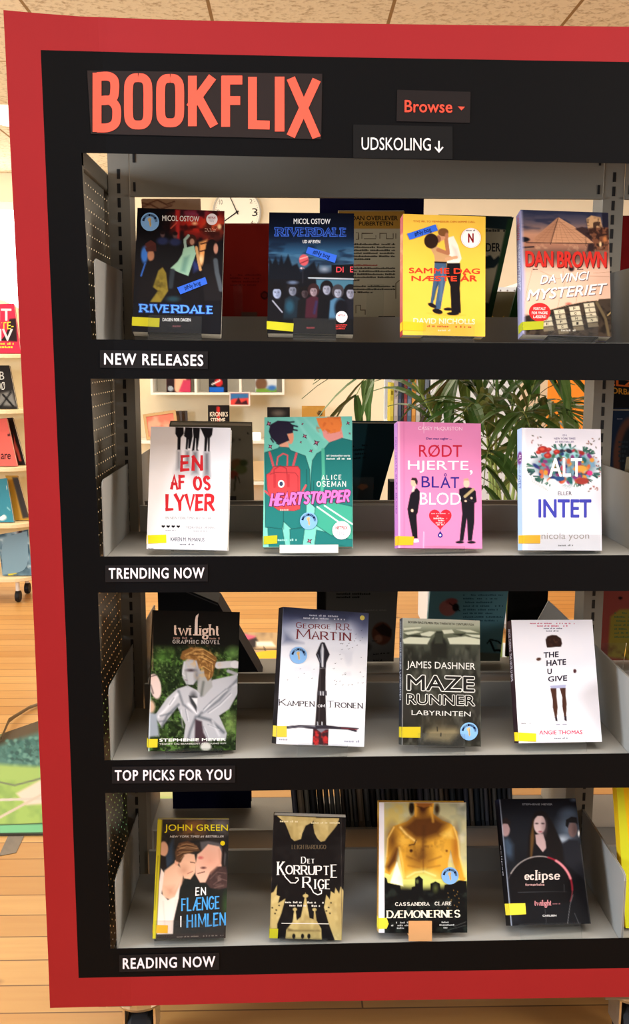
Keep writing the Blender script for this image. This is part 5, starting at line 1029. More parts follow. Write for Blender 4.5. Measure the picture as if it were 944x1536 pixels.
def d16(a):
    a.grad([(75, (16, 16, 24)), (250, (26, 28, 36)), (450, (28, 30, 36)), (700, (20, 20, 24)), (1200, (20, 20, 23))]); a.ell(690, 340, 90, 130, (96, 112, 132), .8, 110); a.ell(640, 430, 60, 36, (176, 190, 206), .8, 40); a.ell(700, 200, 80, 50, (70, 84, 104), .7, 50); a.ell(740, 85, 30, 16, (80, 96, 120), .8, 20)
    K = (19, 18, 20)
    a.poly([(330, 600), (340, 420), (370, 260), (400, 195), (450, 180), (500, 200), (560, 300), (620, 430), (660, 520), (680, 640), (560, 620), (400, 610)], (24, 19, 19), 1, 16); a.poly([(355, 610), (358, 400), (385, 250), (395, 420), (372, 620)], (104, 74, 40), .8, 14)
    a.poly([(402, 390), (470, 380), (492, 450), (500, 520), (468, 545), (410, 470)], (206, 176, 176), 1, 10); a.ell(440, 300, 52, 84, (226, 200, 200), 1, 10); a.ell(480, 320, 24, 70, (150, 122, 124), .5, 30); a.poly([(385, 260), (400, 200), (480, 200), (500, 250), (470, 226), (420, 226)], (26, 20, 20), 1, 10); a.ell(415, 292, 14, 7, (70, 54, 58), .8, 8); a.ell(468, 292, 14, 7, (60, 46, 50), .8, 8); a.ell(446, 364, 18, 8, (170, 90, 100), .8, 8); a.poly([(398, 460), (466, 548), (505, 500), (560, 560), (580, 640), (370, 640)], (22, 20, 24), 1, 10)
    a.ell(142, 345, 38, 62, (182, 150, 152), 1, 12); a.poly([(98, 300), (110, 255), (150, 240), (185, 275), (180, 330), (165, 296), (120, 292)], (38, 28, 28), 1, 12); a.poly([(115, 430), (160, 410), (180, 430), (210, 480), (210, 640), (140, 640)], (64, 82, 104), .8, 40); a.poly([(130, 560), (260, 620), (280, 1180), (180, 1190)], (26, 28, 34), .7, 50)
    a.ell(730, 345, 40, 68, (120, 96, 94), 1, 12); a.ell(750, 350, 20, 60, (70, 54, 56), .5, 30); a.poly([(668, 310), (672, 260), (720, 232), (765, 240), (775, 300), (755, 286), (700, 284), (688, 330)], (20, 17, 19), 1, 10); a.poly([(640, 470), (700, 430), (780, 440), (830, 600), (850, 800), (660, 640)], (32, 33, 40), 1, 24)
    a.ell(785, 380, 9, 28, (240, 240, 240), .9, 8)
    P = [(440 + 300 * math.cos(math.radians(t)) * .97, 880 + 300 * math.sin(math.radians(t))) for t in range(-160, 25, 5)]
    a.poly([(x, y) for x, y in P] + [(700, 1000), (180, 1000)], (17, 15, 17), .75, 20); a.line(P, 5, (96, 84, 88), .7, 8); a.line(P[2:18], 9, (206, 196, 190), .8, 9); a.line(P[17:33], 15, (170, 30, 50), .9, 12); a.line(P[20:29], 22, (240, 150, 160), .9, 12); a.line(P[30:], 7, (150, 50, 60), .9, 8)
    a.line([(738, 925), (712, 1010), (690, 1185)], 6, (110, 110, 114), .8); a.line([(752, 1090), (790, 1180)], 6, (84, 84, 88), .7); a.line([(490, 1050), (500, 1190)], 5, (84, 84, 88), .6); a.line([(250, 898), (680, 896)], 4, (66, 68, 72), .8); a.line([(655, 830), (660, 896)], 5, (84, 86, 90), .8); a.line([(92, 90), (190, 1195)], 12, (176, 190, 214), .75, 10); a.line([(800, 480), (896, 1180)], 6, (96, 92, 86), .7)  # pale bluish line along the left edge is a painted highlight
    E_ = (232, 214, 206)
    a.text('STEPHENIE MEYER', (288, 118, 552, 134), (150, 154, 164), dy=0, bold=.02)
    a.stroke('ec', (306, 712, 402, 788), E_, 15, thin=7, gap=.12); a.stroke('l', (398, 702, 424, 792), E_, 15, thin=7, serif=.06); a.stroke('ipse', (420, 706, 628, 788), E_, 15, thin=7, serif=.05, gap=.14); a.text('formørkelse', (314, 818, 482, 842), (216, 170, 168), bold=.01)
    a.stroke('twilight', (392, 968, 552, 1020), (196, 130, 136), 8, thin=4, serif=.04, gap=.1); a.micro((556, 998, 628, 1008), (150, 100, 106)); a.text('CARLSEN', (466, 1101, 590, 1118), (206, 206, 206), bold=.05)
def s16(a): a.grad([(90, (52, 58, 86)), (300, (30, 30, 44)), (500, (17, 15, 18)), (1215, (26, 22, 22))]); a.vtext('eclipse', [(100, 520), (124, 790), (104, 796), (80, 524)], (206, 206, 214), .02)

DB = [
 ('riv1', 190, 300, (100, 72), (863, 95), (840, 1193), (45, 1160), None, (14, 12, 18), d1, None, (22, 20, 26), False, 'black paperback with a dancing woman in a pale green dress above big blue letters',
  [tape((50, 1030), (290, 1044), (286, 1124), (46, 1108), col=(190, 184, 30)), series_sticker(208, 195, 80), stream_sticker(752, 170, 50), new_sticker([(445, 772), (695, 680), (715, 738), (475, 833)], 76)]),
 ('riv2', 390, 300, (85, 112), (832, 118), (830, 1193), (62, 1178), None, (12, 14, 22), d2, None, (20, 20, 26), False, 'dark blue paperback with a row of seven young people under a stormy sky',
  [tape((60, 1070), (298, 1092), (292, 1166), (58, 1142), col=(190, 184, 30)), stream_sticker(724, 1038, 52), new_sticker([(425, 414), (682, 490), (662, 556), (405, 470)], 78)]),
 ('samme', 590, 300, (93, 125), (818, 145), (815, 1210), (83, 1193), [(40, 165), (93, 125), (83, 1193), (65, 1210)], (242, 196, 74), d3, s3, (196, 60, 66), False, 'yellow paperback with an embracing couple and a bold red title',
  [tape((88, 1075), (290, 1086), (285, 1160), (84, 1150), col=(246, 190, 36)), stream_sticker(688, 335, 88, True), new_sticker([(126, 300), (377, 217), (397, 270), (150, 354)], 76)]),
 ('vinci', 765, 300, (105, 87), (868, 110), (905, 1215), (108, 1190), [(28, 155), (105, 87), (108, 1190), (80, 1240)], (226, 184, 160), d4, s4, (160, 156, 190), False, 'thick paperback with a glass pyramid at dusk and a lettered cylinder lock',
  [tape((108, 1076), (296, 1070), (292, 1142), (108, 1152), col=(170, 172, 28))]),
 ('lyver', 210, 620, (100, 115), (802, 130), (775, 1212), (55, 1205), None, (236, 234, 238), d5, None, (236, 234, 236), False, 'white paperback with four black figures cut off at the top and a red brushed title',
  [tape((68, 1082), (232, 1074), (234, 1148), (70, 1158), col=(250, 214, 20))]),
 ('heart', 385, 615, (75, 68), (840, 52), (858, 1215), (52, 1212), None, (118, 202, 182), d6, None, (140, 196, 186), False, 'teal comic paperback with two backs, a red rucksack and a pink title',
  [tape((60, 1112), (180, 1105), (178, 1180), (58, 1186), col=(184, 182, 30)), series_sticker(460, 978, 78), stream_sticker(755, 1065, 83)]),
 ('roedt', 585, 620, (70, 73), (805, 90), (818, 1203), (75, 1190), [(20, 95), (70, 73), (75, 1190), (45, 1195)], (226, 136, 184), d7, s7, (200, 134, 196), True, 'pink hardback with a red heart between two men in black suits',
  [tape((75, 1084), (214, 1090), (206, 1165), (74, 1166), col=(240, 182, 36))]),
 ('alt', 765, 620, (108, 130), (805, 140), (815, 1220), (113, 1210), [(48, 142), (108, 130), (113, 1210), (80, 1205)], (228, 226, 236), d8, s8, (182, 206, 234), True, 'white book with a collage of coloured plants and a big blue last word',
  [tape((112, 1078), (270, 1078), (268, 1152), (112, 1152), col=(234, 178, 40))]),
 ('twi', 210, 910, (130, 38), (882, 38), (850, 1275), (70, 1275), [(92, 40), (130, 38), (70, 1275), (28, 1275)], (24, 26, 18), d9, None, (60, 52, 40), True, 'black and green hardback with a pale-shirted figure lying in grass',
  [tape((76, 1164), (155, 1164), (152, 1240), (72, 1242), col=(206, 190, 40))]),
 ('mart', 400, 905, (155, 30), (905, 85), (862, 1275), (85, 1240), [(50, 60), (155, 30), (85, 1240), (52, 1235)], (228, 232, 242), d10, s10, (34, 30, 30), True, 'tall white and navy book with an upright black-handled sword',
  [tape((95, 1080), (178, 1082), (178, 1180), (92, 1178), col=(214, 190, 60)), series_sticker(285, 457, 75)]),
 ('maze', 590, 915, (82, 70), (768, 95), (778, 1215), (80, 1190), [(38, 70), (82, 70), (80, 1190), (50, 1185)], (60, 60, 52), d11, s11, (52, 56, 62), True, 'dark grey-green book with stone maze walls and outlined block letters',
  [tape((82, 1032), (244, 1034), (242, 1130), (82, 1126), col=(196, 176, 28)), series_sticker(670, 1080, 79)]),
 ('hate', 750, 915, (105, 90), (815, 85), (908, 1170), (168, 1178), [(52, 108), (105, 90), (168, 1178), (125, 1165)], (242, 242, 250), d12, s12, (46, 30, 34), False, 'white paperback with a dark spine and a girl in shorts holding a white sign',
  [tape((164, 1080), (322, 1092), (320, 1166), (168, 1160), col=(250, 216, 30))]),
 ('john', 220, 1210, (98, 112), (728, 112), (700, 1170), (60, 1152), [(98, 112), (135, 115), (88, 1160), (60, 1150)], (44, 42, 40), d13, s13, (190, 176, 40), False, 'small paperback with a yellow spine and a smiling young couple head to head',
  [tape((94, 1034), (192, 1040), (190, 1108), (90, 1104), col=(236, 176, 30))]),
 ('korr', 385, 1200, (150, 125), (800, 165), (748, 1238), (128, 1222), [(100, 105), (150, 125), (128, 1222), (90, 1215)], (24, 22, 23), d14, s14, (28, 26, 27), False, 'black paperback with golden wings, hands and a castle around white serif letters',
  [tape((130, 1138), (204, 1140), (200, 1222), (128, 1220), col=(190, 184, 36))]),
 ('daem', 555, 1190, (85, 78), (855, 80), (862, 1235), (80, 1230), [(45, 62), (85, 78), (80, 1230), (60, 1228)], (200, 180, 110), d15, s15, (210, 158, 66), True, 'hardback with an orange spine and a glowing golden bare torso over a dark skyline',
  [tape((80, 1098), (150, 1098), (168, 1150), (150, 1192), (80, 1194), col=(232, 214, 60)), series_sticker(708, 730, 76)]),
 ('ecl', 735, 1185, (88, 80), (755, 72), (900, 1187), (185, 1197), [(30, 100), (88, 80), (185, 1197), (130, 1215)], (22, 22, 26), d16, s16, (22, 20, 24), False, 'black paperback with three pale faces above a thin red ring',
  [tape((168, 998), (312, 996), (320, 1094), (176, 1102), col=(236, 216, 56))]),
]
POS = {'riv1': [-0.3264, -0.2146, 1.3166, 0.0361, 0.3233, 0.0288, 0.1443, 0.2152, 0.0243], 'riv2': [-0.1084, -0.2146, 1.3156, -0.018, 0.2874, 0.011, 0.1412, 0.2077, 0.0244], 'samme': [0.1114, -0.215, 1.3132, 0.0675, 0.1641, 0.0172, 0.1376, 0.1979, 0.0256], 'vinci': [0.315, -0.2144, 1.3135, 0.0356, 0.2743, 0.0237, 0.149, 0.2142, 0.0275], 'lyver': [-0.315, -0.2284, 0.9591, -0.0211, 0.2602, 0.0173, 0.1355, 0.2082, 0.0231], 'heart': [-0.1123, -0.2245, 0.9623, -0.0813, 0.3361, -0.0191, 0.1516, 0.2267, 0.0233], 'roedt': [0.1118, -0.2261, 0.9597, 0.1238, 0.2358, 0.0347, 0.1462, 0.2146, 0.0252], 'alt': [0.3174, -0.2319, 0.9568, 0.0769, 0.2042, 0.023, 0.1381, 0.2066, 0.0244], 'twi': [-0.3115, -0.2373, 0.6075, 0.2391, 0.2503, 0.0881, 0.1514, 0.2396, 0.0245], 'mart': [-0.0898, -0.2299, 0.6124, 0.2908, 0.325, 0.1495, 0.1603, 0.235, 0.0293], 'maze': [0.1206, -0.2327, 0.6112, 0.1007, 0.3546, 0.0663, 0.1411, 0.2196, 0.0246], 'hate': [0.3304, -0.2275, 0.6133, 0.0798, 0.386, 0.0214, 0.15, 0.2145, 0.0258], 'john': [-0.3229, -0.243, 0.2586, 0.0848, 0.3309, 0.0508, 0.1288, 0.2026, 0.0206], 'korr': [-0.116, -0.2424, 0.2537, -0.0091, 0.1482, 0.0356, 0.1292, 0.2198, 0.0182], 'daem': [0.0949, -0.2362, 0.2594, 0.0482, 0.3113, 0.0353, 0.1608, 0.2262, 0.0227], 'ecl': [0.327, -0.2306, 0.2684, 0.1221, 0.555, 0.0532, 0.1502, 0.2193, 0.027]}
# front lip of each clear stand: left and right as fractions of the book's width, height of the lip
LIP = {'riv1': (.18, .78, .028), 'riv2': (.3, .8, .025), 'samme': (.24, .86, .024), 'vinci': (.28, .84, .034), 'lyver': (.31, .84, .006), 'heart': (.19, .84, .003), 'roedt': (.31, .78, .004), 'alt': (.02, .97, .027), 'twi': (.2, .84, .004), 'mart': (.24, .8, .003), 'maze': (.2, .79, .021), 'hate': (.1, .8, .004), 'john': (.03, .98, .031), 'korr': (.14, .8, .004), 'ecl': (.1, .86, .003), 'daem': (.33, .59, .022)}
M_TANB = mat('tan_board', (206, 152, 100), 0.7, 0.2, 0.03, 20); M_IVORY = mat('ivory_plastic', (236, 230, 214), 0.35, 0.4, 0.02)
ROWS = ['top shelf', 'second shelf', 'third shelf', 'bottom shelf']
for bi, (key, ox, oy, c0, c1, c2, c3, sq, base, dr, sd, spc, hard, label, ex) in enumerate(DB):
    q = list(POS[key])
    if key in ('mart', 'twi'):                                        # a touch nearer, so the low corner rests on the shelf
        e_ = {'mart': .0085, 'twi': .003}[key]; q[:3] = [CLOC[i] + (q[i] - CLOC[i]) * (1 - e_) for i in range(3)]; q[6:9] = [v * (1 - e_) for v in q[6:9]]
    mw = pose(q); w_, h_, t_ = q[6:9]; row = bi // 4; zsh = SZ[row]
    root = book(mw, w_, h_, t_, [c0, c1, c2, c3], base, dr, label, spine=spc, spine_q=sq, spine_draw=sd, hard=hard, edge=spc if key not in ('samme', 'alt', 'roedt') else base, group=f'books facing out on the {ROWS[row]}', extras=ex)
    # the stand it leans on
    f0, f1, hl = LIP[key]; x0, x1 = -w_ / 2 + f0 * w_, -w_ / 2 + f1 * w_
    th = .0022; drop = (mw.translation.z - zsh) / math.cos(q[4]) - .0012
    st_l = label.split(' with ')[0]
    solid = key == 'daem'
    sroot = empty('book_stand', ('tan wooden block stand' if solid else 'ivory plastic stand' if key == 'heart' else 'clear acrylic stand') + ' under the ' + ' '.join(label.split()[:9]), 'book stand', 'stands under the front row of books', matrix=mw)
    s_ = MB(); yb = t_ + .0012
    gp = .0024
    prof = [(-gp - th, -drop + .0008), (-gp, -drop + .0008), (-gp, -.0012 - th), (yb + th, -.0012 - th), (yb + th, h_ * .55), (yb, h_ * .55), (yb, -.0012), (-gp, -.0012), (-gp, hl), (-gp - th, hl)]
    if solid: prof = [(y - (.004 if y < -.002 else 0), z) for y, z in prof]
    s_.prism([(x0, y, z) for y, z in prof], (x1 - x0, 0, 0)); mi = mw.inverted(); s_.v = [tuple(mi @ Vector((p.x, p.y, max(p.z, zsh + .0006)))) for p in [mw @ Vector(v) for v in s_.v]]; s_.build('stand_body', M_TANB if solid else M_ACR, sroot)
    if key == 'heart':
        l = MB(); l.box((x0, -gp - th - .0015, -drop + .002), (x1, -gp - th - .0002, hl)); l.build('front_strip', M_IVORY, sroot)
# ================================================================== things on the far side of the shelving
def proj(P):
    d = Vector(P) - CLOC; z = d.dot(CF); return (472 + FPX * d.dot(CR) / z, 768 - FPX * d.dot(CU) / z)
def frame_of(P):
    tl, tr, br, bl = P
    x = ((br - bl) + (tr - tl)).normalized(); zz = (tl - bl) + (tr - br); z = (zz - x * zz.dot(x)).normalized(); y = z.cross(x)
    w_ = ((br - bl).length + (tr - tl).length) / 2; h_ = ((tl - bl).length + (tr - br).length) / 2; o = (bl + br) / 2
    m_ = Matrix.Identity(4)
    for i in range(3): m_[i][0], m_[i][1], m_[i][2], m_[i][3] = x[i], y[i], z[i], o[i]
    cs = [proj(o + x * a * w_ + z * b * h_) for a, b in ((-.5, 1), (.5, 1), (.5, 0), (-.5, 0))]
    return m_, w_, h_, cs
def slab(P, t, base, draw, label, cat='book', name='book', group=None, hard=False, step=1.6, pages=None, spine=None):
    """a closed book or card whose front is the four-cornered sheet P (TL TR BR BL)"""
    m_, w_, h_, _c = frame_of(P); mi = m_.inverted(); L = [mi @ Vector(p) for p in P]
    root = empty(name, label, cat, group, matrix=m_)
    a = Art([proj(p) for p in P], w_, h_, base, step, 1.2); (draw or (lambda a: a.noise(20, tuple(max(0, v - 12) for v in base), .4)))(a)
    def bil(s_, r_): return (L[3] * (1 - s_) + L[2] * s_) * (1 - r_) + (L[0] * (1 - s_) + L[1] * s_) * r_
    def place(u, v, off):
        p = bil(u / w_, v / h_); return (p.x, p.y - off - .0003, p.z)
    b = MB(); b.v, b.f, b.c = a.emit(place); q = [L[3], L[2], L[1], L[0]]; c = min(.0012, t / 4); e = lin(spine or base)
    b.prism([p - Vector((0, .0001, 0)) for p in q], (0, c, 0), e); b.prism([p + Vector((0, t - c, 0)) for p in q], (0, c, 0), e)
    b.prism([q[0] + Vector((0, c, 0)), q[0] + Vector((c, c, 0)), q[3] + Vector((c, c, 0)), q[3] + Vector((0, c, 0))], (0, t - 2 * c, 0), e)
    b.build('cover', M_PRINT, root, normals=False)
    if t > .003:
        g = [bil(s_, r_) + Vector((0, c + .0002, 0)) for s_, r_ in ((.015, .012), (.985, .012), (.985, .988), (.015, .988))]
        b = MB(); b.prism(g, (0, t - 2 * c - .0004, 0)); b.build('page_block', pages or M_PAGE, root)
    return root
def far_book(xa, xb, yt, row, base, draw, label, Yb=.27, Yt=.2, t=.016, yt2=None, roll=None, name='book', cat='book', group=None):
    tl, tr = at(xa, yt, Yt), at(xb, yt2 or yt, Yt); z0 = SZ[row] + (.016 if row == 3 else .004)
    br, bl = Vector((tr.x, Yb, z0)), Vector((tl.x, Yb, z0))
    return settle(slab([tl, tr, br, bl], t, base, draw, label, group=group, name=name, cat=cat), z0 - .004)
FG = 'books facing away on the far side of the shelving'
def clear_stand(xa, xb, row, Y0, h_, label):
    p0, p1 = at(xa, 500, Y0).x, at(xb, 500, Y0).x; z0 = SZ[row] + (.0135 if row == 3 else .0012)
    r_ = empty('book_stand', label, 'book stand', 'stands on the far side', loc=((p0 + p1) / 2, Y0, z0)); wd = (p1 - p0) / 2
    s_ = MB(); s_.prism([(-wd, 0, 0), (-wd, .05, 0), (-wd, .05, .002), (-wd, .004, .002), (-wd, -.02, h_), (-wd, -.0225, h_ - .001)], (wd * 2, 0, 0)); s_.build('stand_body', M_ACR, r_)

def f_tan(a): 
    a.noise(20, (170, 128, 98), .4)
    for pts in ([(205, 303), (222, 306), (236, 300), (250, 307), (262, 302)], [(210, 312), (225, 306), (240, 314), (258, 308)], [(206, 330), (208, 360), (205, 400)]): a.line(pts, 2.2, (120, 72, 54), .8)
far_book(212, 300, 299, 0, (196, 154, 122), f_tan, 'tan drawn book back just left of and behind the green-dress paperback', group=FG)
def f_red(a):
    a.noise(30, (128, 28, 20), .4); a.ell(397, 443, 6, 6, (50, 16, 14)); a.ell(397, 443, 4, 4, (120, 34, 26)); a.poly([(362, 468), (386, 468), (386, 478), (362, 478)], (98, 70, 60), 1, 1.5)
    for k in range(4): a.micro((345, 411 + k * 5, 392, 413.5 + k * 5), (112, 22, 16), seed=k)
far_book(312, 412, 337, 0, (152, 36, 26), f_red, 'plain red book back between the two black front paperbacks', group=FG)
clear_stand(352, 365, 0, .12, .115, 'clear stand in front of the plain red book back')
def f_pub(a):
    a.poly([(505, 312), (612, 312), (612, 343), (505, 343)], (196, 146, 62), 1, 1.5); K = (26, 22, 20)
    a.text('DAN OVERLEVER', (528, 323.5, 597, 330.5), K, bold=.03); a.text('PUBERTETEN', (538.5, 332.3, 590, 338.5), K, bold=.03)
    for p in ([(534, 359), (538, 359), (538, 349), (534, 349)], [(543, 358), (543, 350), (560, 350)], [(546, 358), (564, 358), (564, 353)], [(570, 358), (570, 350), (580, 350), (580, 358), (590, 358), (590, 350)], [(594, 358), (594, 350)]): a.gline(p, 1.2, (110, 96, 78))
    y = 365
    for k, (n_, c) in enumerate([(1, K)] * 5 + [(.45, K), (0, K), (.6, (170, 50, 40))] + [(1, K)] * 4 + [(.2, K), (0, K), (1, K), (1, K), (.5, K)]):
        if n_: a.micro((526, y, 526 + 67 * n_, y + 2.4), c, seed=k, dens=.95)
        y += 4.5
    for p in ([(534, 470), (534, 458), (541, 458), (541, 465), (548, 465), (548, 472)], [(594, 448), (594, 425), (600, 420)]): a.gline(p, 1.2, (110, 96, 78))
    a.gpoly([(568, 474), (593, 474), (593, 479), (568, 479)], (40, 36, 34))
far_book(508, 607, 317, 0, (206, 196, 168), f_pub, 'cream book back with black text under an ochre title band', group=FG)
clear_stand(549, 574, 0, .115, .115, 'clear stand in front of the cream book back with the ochre band')
far_book(480, 637, 262, 0, (26, 24, 62), None, 'tall navy picture book standing upright behind the cream book back', Yb=.302, Yt=.298, t=.008, group=FG)
def f_der(a):
    a.poly([(700, 340), (760, 345), (752, 378), (742, 420), (733, 455), (700, 450)], (150, 138, 112), 1, 1.5); a.text('DER', (729, 365, 751, 378), (24, 26, 26), bold=.03); a.micro((729, 343, 758, 348), (60, 56, 46)); a.poly([(727, 386), (736, 383), (741, 390), (748, 384), (752, 390), (742, 402), (727, 404)], (24, 34, 36), 1, 1.5)
    a.poly([(762, 328), (772, 328), (738, 490), (728, 490)], (34, 62, 36), 1, 2)
slab([at(660, 323, .2), at(771, 326, .2), at(735, 488, .25), at(630, 486, .25)], .018, (26, 40, 42), f_der, 'dark green book back tilted to the left beside the yellow paperback', group=FG)
bb = empty('storage_box', 'plain beige card box behind the little yellow owl', 'box', loc=(at(768, 450, .28).x, .28, SZ[0]))
b = MB(); b.box((-.05, 0, .0005), (.05, .03, .115)); b.build('box_body', mat('beige_card', (176, 162, 128), 0.8, 0.1), bb, bevel=.002)
slab([at(776, 432, .2), at(800, 432, .2), at(792, 486, .24), at(762, 486, .24)], .006, (44, 88, 40), None, 'thin green booklet leaning beside the little yellow owl', group=FG)
ow = empty('owl_figurine', 'little yellow owl figure with dark round eyes on the far top shelf', 'figurine', loc=(at(747.5, 470, .15).x, .15, SZ[0] + .0006))
b = MB(); b.lathe((0, 0, 0), [(.006, 0), (.0125, .002), (.0145, .012), (.012, .026), (.0135, .034), (.012, .046), (.006, .052), (.002, .053)], 20); b.prism([(-.012, -.004, .045), (-.004, -.004, .051), (-.012, -.004, .058)], (0, .006, 0)); b.prism([(.012, -.004, .045), (.004, -.004, .051), (.012, -.004, .058)], (0, .006, 0)); b.build('owl_body', mat('yellow_owl', (236, 190, 70), .5, .3), ow, smooth=False)
for sx in (-1, 1):
    b = MB(); b.lathe((sx * .0066, -.0105, .04), [(.0062, 0), (.0062, -.003), (.004, -.004)], 18, axis='Y'); e_ = b.build('eye', mat('owl_eye_ring', (64, 52, 34), .5, .3), ow)
    b = MB(); b.lathe((sx * .0066, -.0146, .04), [(.003, 0), (.003, -.001), (.001, -.0015)], 12, axis='Y'); b.build('pupil', mat('owl_pupil', (230, 220, 190), .5, .3), e_)
far_book(929, 1010, 325, 0, (122, 14, 16), None, 'dark red book back at the right edge beyond the slotted upright', group=FG)
# second shelf
def f_flo(a):
    for x, y, r, c in ((345, 700, 9, (74, 84, 40)), (356, 696, 10, (104, 72, 40)), (362, 704, 9, (86, 90, 48)), (350, 712, 8, (120, 54, 36)), (366, 694, 6, (60, 66, 36)), (340, 690, 6, (66, 60, 38)), (347, 660, 5, (70, 66, 50))): a.ell(x, y, r, r * .8, c, .95, 3)
    a.line([(354, 715), (352, 735)], 3, (60, 56, 36)); a.line([(358, 716), (360, 724)], 2, (60, 56, 36)); a.ell(360, 659, 1.6, 1.6, (40, 36, 30)); a.ell(372, 650, 1.4, 1.4, (50, 46, 40)); a.gpoly([(344, 744), (355, 744), (355, 751), (344, 751)], (46, 42, 38)); a.noise(22, (112, 102, 84), .4)
far_book(254, 378, 637, 1, (132, 122, 102), f_flo, 'grey-brown book back with a flower bunch behind the white red-titled paperback', t=.02, yt2=639, group=FG)
def f_teal(a):
    a.poly([(553, 630), (604, 630), (604, 690), (560, 800), (530, 800)], (14, 32, 38), 1, 1.5)
    for k in range(4): a.micro((529, 668 + k * 6, 552, 671 + k * 6), (10, 20, 24), seed=k, dy=-2)
    a.poly([(536, 731), (542, 726), (551, 727), (553, 731), (544, 736)], (150, 88, 44), 1, 1.5)
settle(slab([at(505, 636, .2), at(602, 637, .2), at(566, 764, .27), at(470, 764, .27)], .014, (28, 62, 70), f_teal, 'dark teal book back tilted between the teal comic and the pink hardback', group=FG), SZ[1])
clear_stand(529, 562, 1, .12, .09, 'clear stand in front of the dark teal tilted book back')
sp_ = empty('bookend', 'small black upright bookend beside the pink hardback on the far second shelf', 'bookend', loc=(at(592, 730, .16).x, .16, SZ[1]))
b = MB(); b.prism([(-.009, 0, .0005), (.012, 0, .0005), (.012, 0, .068), (.004, 0, .074), (-.009, 0, .074)], (0, .05, 0)); b.build('bookend_body', M_RUB, sp_)
def f_orba(a):
    a.text('ORBA', (918, 581, 950, 590), (226, 150, 40), dy=3, bold=.03); a.text('ELZ', (912, 566, 952, 578), (236, 110, 40), dy=3, bold=.05)
far_book(915, 985, 538, 1, (24, 20, 22), f_orba, 'black sign book with orange lettering at the right edge on the second shelf', Yb=.302, Yt=.292, t=.006, group=FG)
def f_arch(a): a.ell(950, 690, 30, 66, (90, 56, 44), .9, 3); a.ell(952, 692, 22, 56, (26, 30, 34), 1, 3); a.micro((926, 627, 934, 629), (120, 120, 130)); a.micro((928, 660, 944, 700), (40, 46, 50), 6)
far_book(916, 1000, 616, 1, (26, 38, 58), f_arch, 'navy book back with a brown arch beyond the slotted upright', group=FG)
tb = empty('card_box', 'small olive-brown card box beyond the right side plate of the second shelf', 'box', loc=(at(935, 690, -.12).x + .055, -.12, SZ[1]))
b = MB(); b.prism([(-.045, 0, .0005), (.06, 0, .0005), (.06, 0, .15), (-.032, 0, .15)], (0, .05, 0)); b.build('box_body', mat('olive_card', (128, 116, 88), .8, .1), tb, bevel=.002)
# third shelf
mf = empty('magazine_file', 'black magazine file with a slanted side behind the green graphic novel', 'magazine file', loc=(at(330, 960, .16).x, .16, SZ[2]))
q = [at(236, 866, .16), at(327, 904, .16), at(386, 1005, .16)]; zb = SZ[2] + .001; xr = q[2].x + (q[2].z - zb) * .45
b = MB(); b.prism([p - mf.location for p in [q[0], q[1], q[2], Vector((xr, .16, zb)), Vector((q[0].x, .16, zb))]], (0, .085, 0), lin((30, 32, 36)))
k_ = (q[1] - q[0]); b.prism([p - mf.location - Vector((0, .0008, 0)) for p in [q[0] + Vector((0, 0, -.004)), q[1] + Vector((0, 0, -.004)), q[1] + Vector((0, 0, -.0065)), q[0] + Vector((0, 0, -.0065))]], (0, .0006, 0), lin((86, 86, 88))); b.build('file_body', M_MATT, mf, normals=False)
def f_gry(a):
    a.poly([(476, 880), (489, 880), (489, 1010), (476, 1010)], (20, 18, 18), 1, 1.5); K = (20, 18, 18)
    a.micro((505, 889, 556, 892), K, dens=.95); a.micro((505, 894, 540, 897), K, dens=.95); a.micro((548, 914, 582, 916), (120, 116, 110), dens=.9); a.micro((558, 960, 566, 962), K)
    a.ell(573, 950, 15, 17, (84, 48, 34), 1, 2); a.poly([(562, 942), (575, 935), (588, 944), (586, 956), (572, 952)], (36, 24, 20), 1, 2); a.ell(568, 958, 6, 6, (126, 84, 66), .9, 2); a.ell(545, 970, 12, 9, (46, 40, 38), .8, 4)
    a.micro((560, 980, 585, 982), K, dy=-2); a.micro((560, 989, 574, 991), K); a.gpoly([(565, 999), (592, 998), (592, 1005), (565, 1006)], K)
far_book(476, 598, 870, 2, (92, 90, 88), f_gry, 'grey book back with a small brown portrait behind the sword book', group=FG)
def f_cyan(a):
    a.ell(672, 912, 13, 12, (176, 110, 106), 1, 2); a.ell(678, 902, 9, 5, (150, 80, 80), 1, 2); a.ell(684, 911, 5, 6, (32, 24, 26), 1, 2); a.line([(675, 905), (690, 916)], 1.5, (40, 30, 34))
    for k in range(8): a.micro((695, 891 + k * 5.5, 755 - (k % 3) * 8, 893.5 + k * 5.5), (56, 96, 112), seed=k)
    P = [(731, 965), (736, 959), (748, 962), (752, 966)]; a.line(P, 2, (18, 18, 20)); a.line([(736, 962), (742, 976), (750, 975), (758, 984)], 3, (18, 18, 20)); a.ell(756, 982, 5, 8, (18, 18, 20), 1, 2); a.poly([(745, 966), (757, 966), (757, 974), (748, 974)], (140, 170, 178), 1, 1.5)
    a.poly([(712, 978), (752, 980), (750, 1002), (712, 1002)], (110, 124, 120), 1, 1.5); a.gpoly([(722, 992), (733, 992), (733, 998), (722, 998)], (24, 24, 24))
far_book(647, 765, 868, 2, (104, 156, 172), f_cyan, 'pale blue book back with a small pink figure behind the stone maze book', group=FG)
far_book(764, 824, 862, 2, (22, 19, 19), None, 'plain black book back behind the white sign-holding-girl paperback', Yb=.303, Yt=.295, t=.007, group=FG)
slab([at(823, 901, .08), at(866, 943, .08), at(838, 1000, .1), at(793, 955, .1)], .0028, (236, 232, 220), None, 'white card folder poking up in a corner beside the right slotted upright', cat='folder', name='folder')
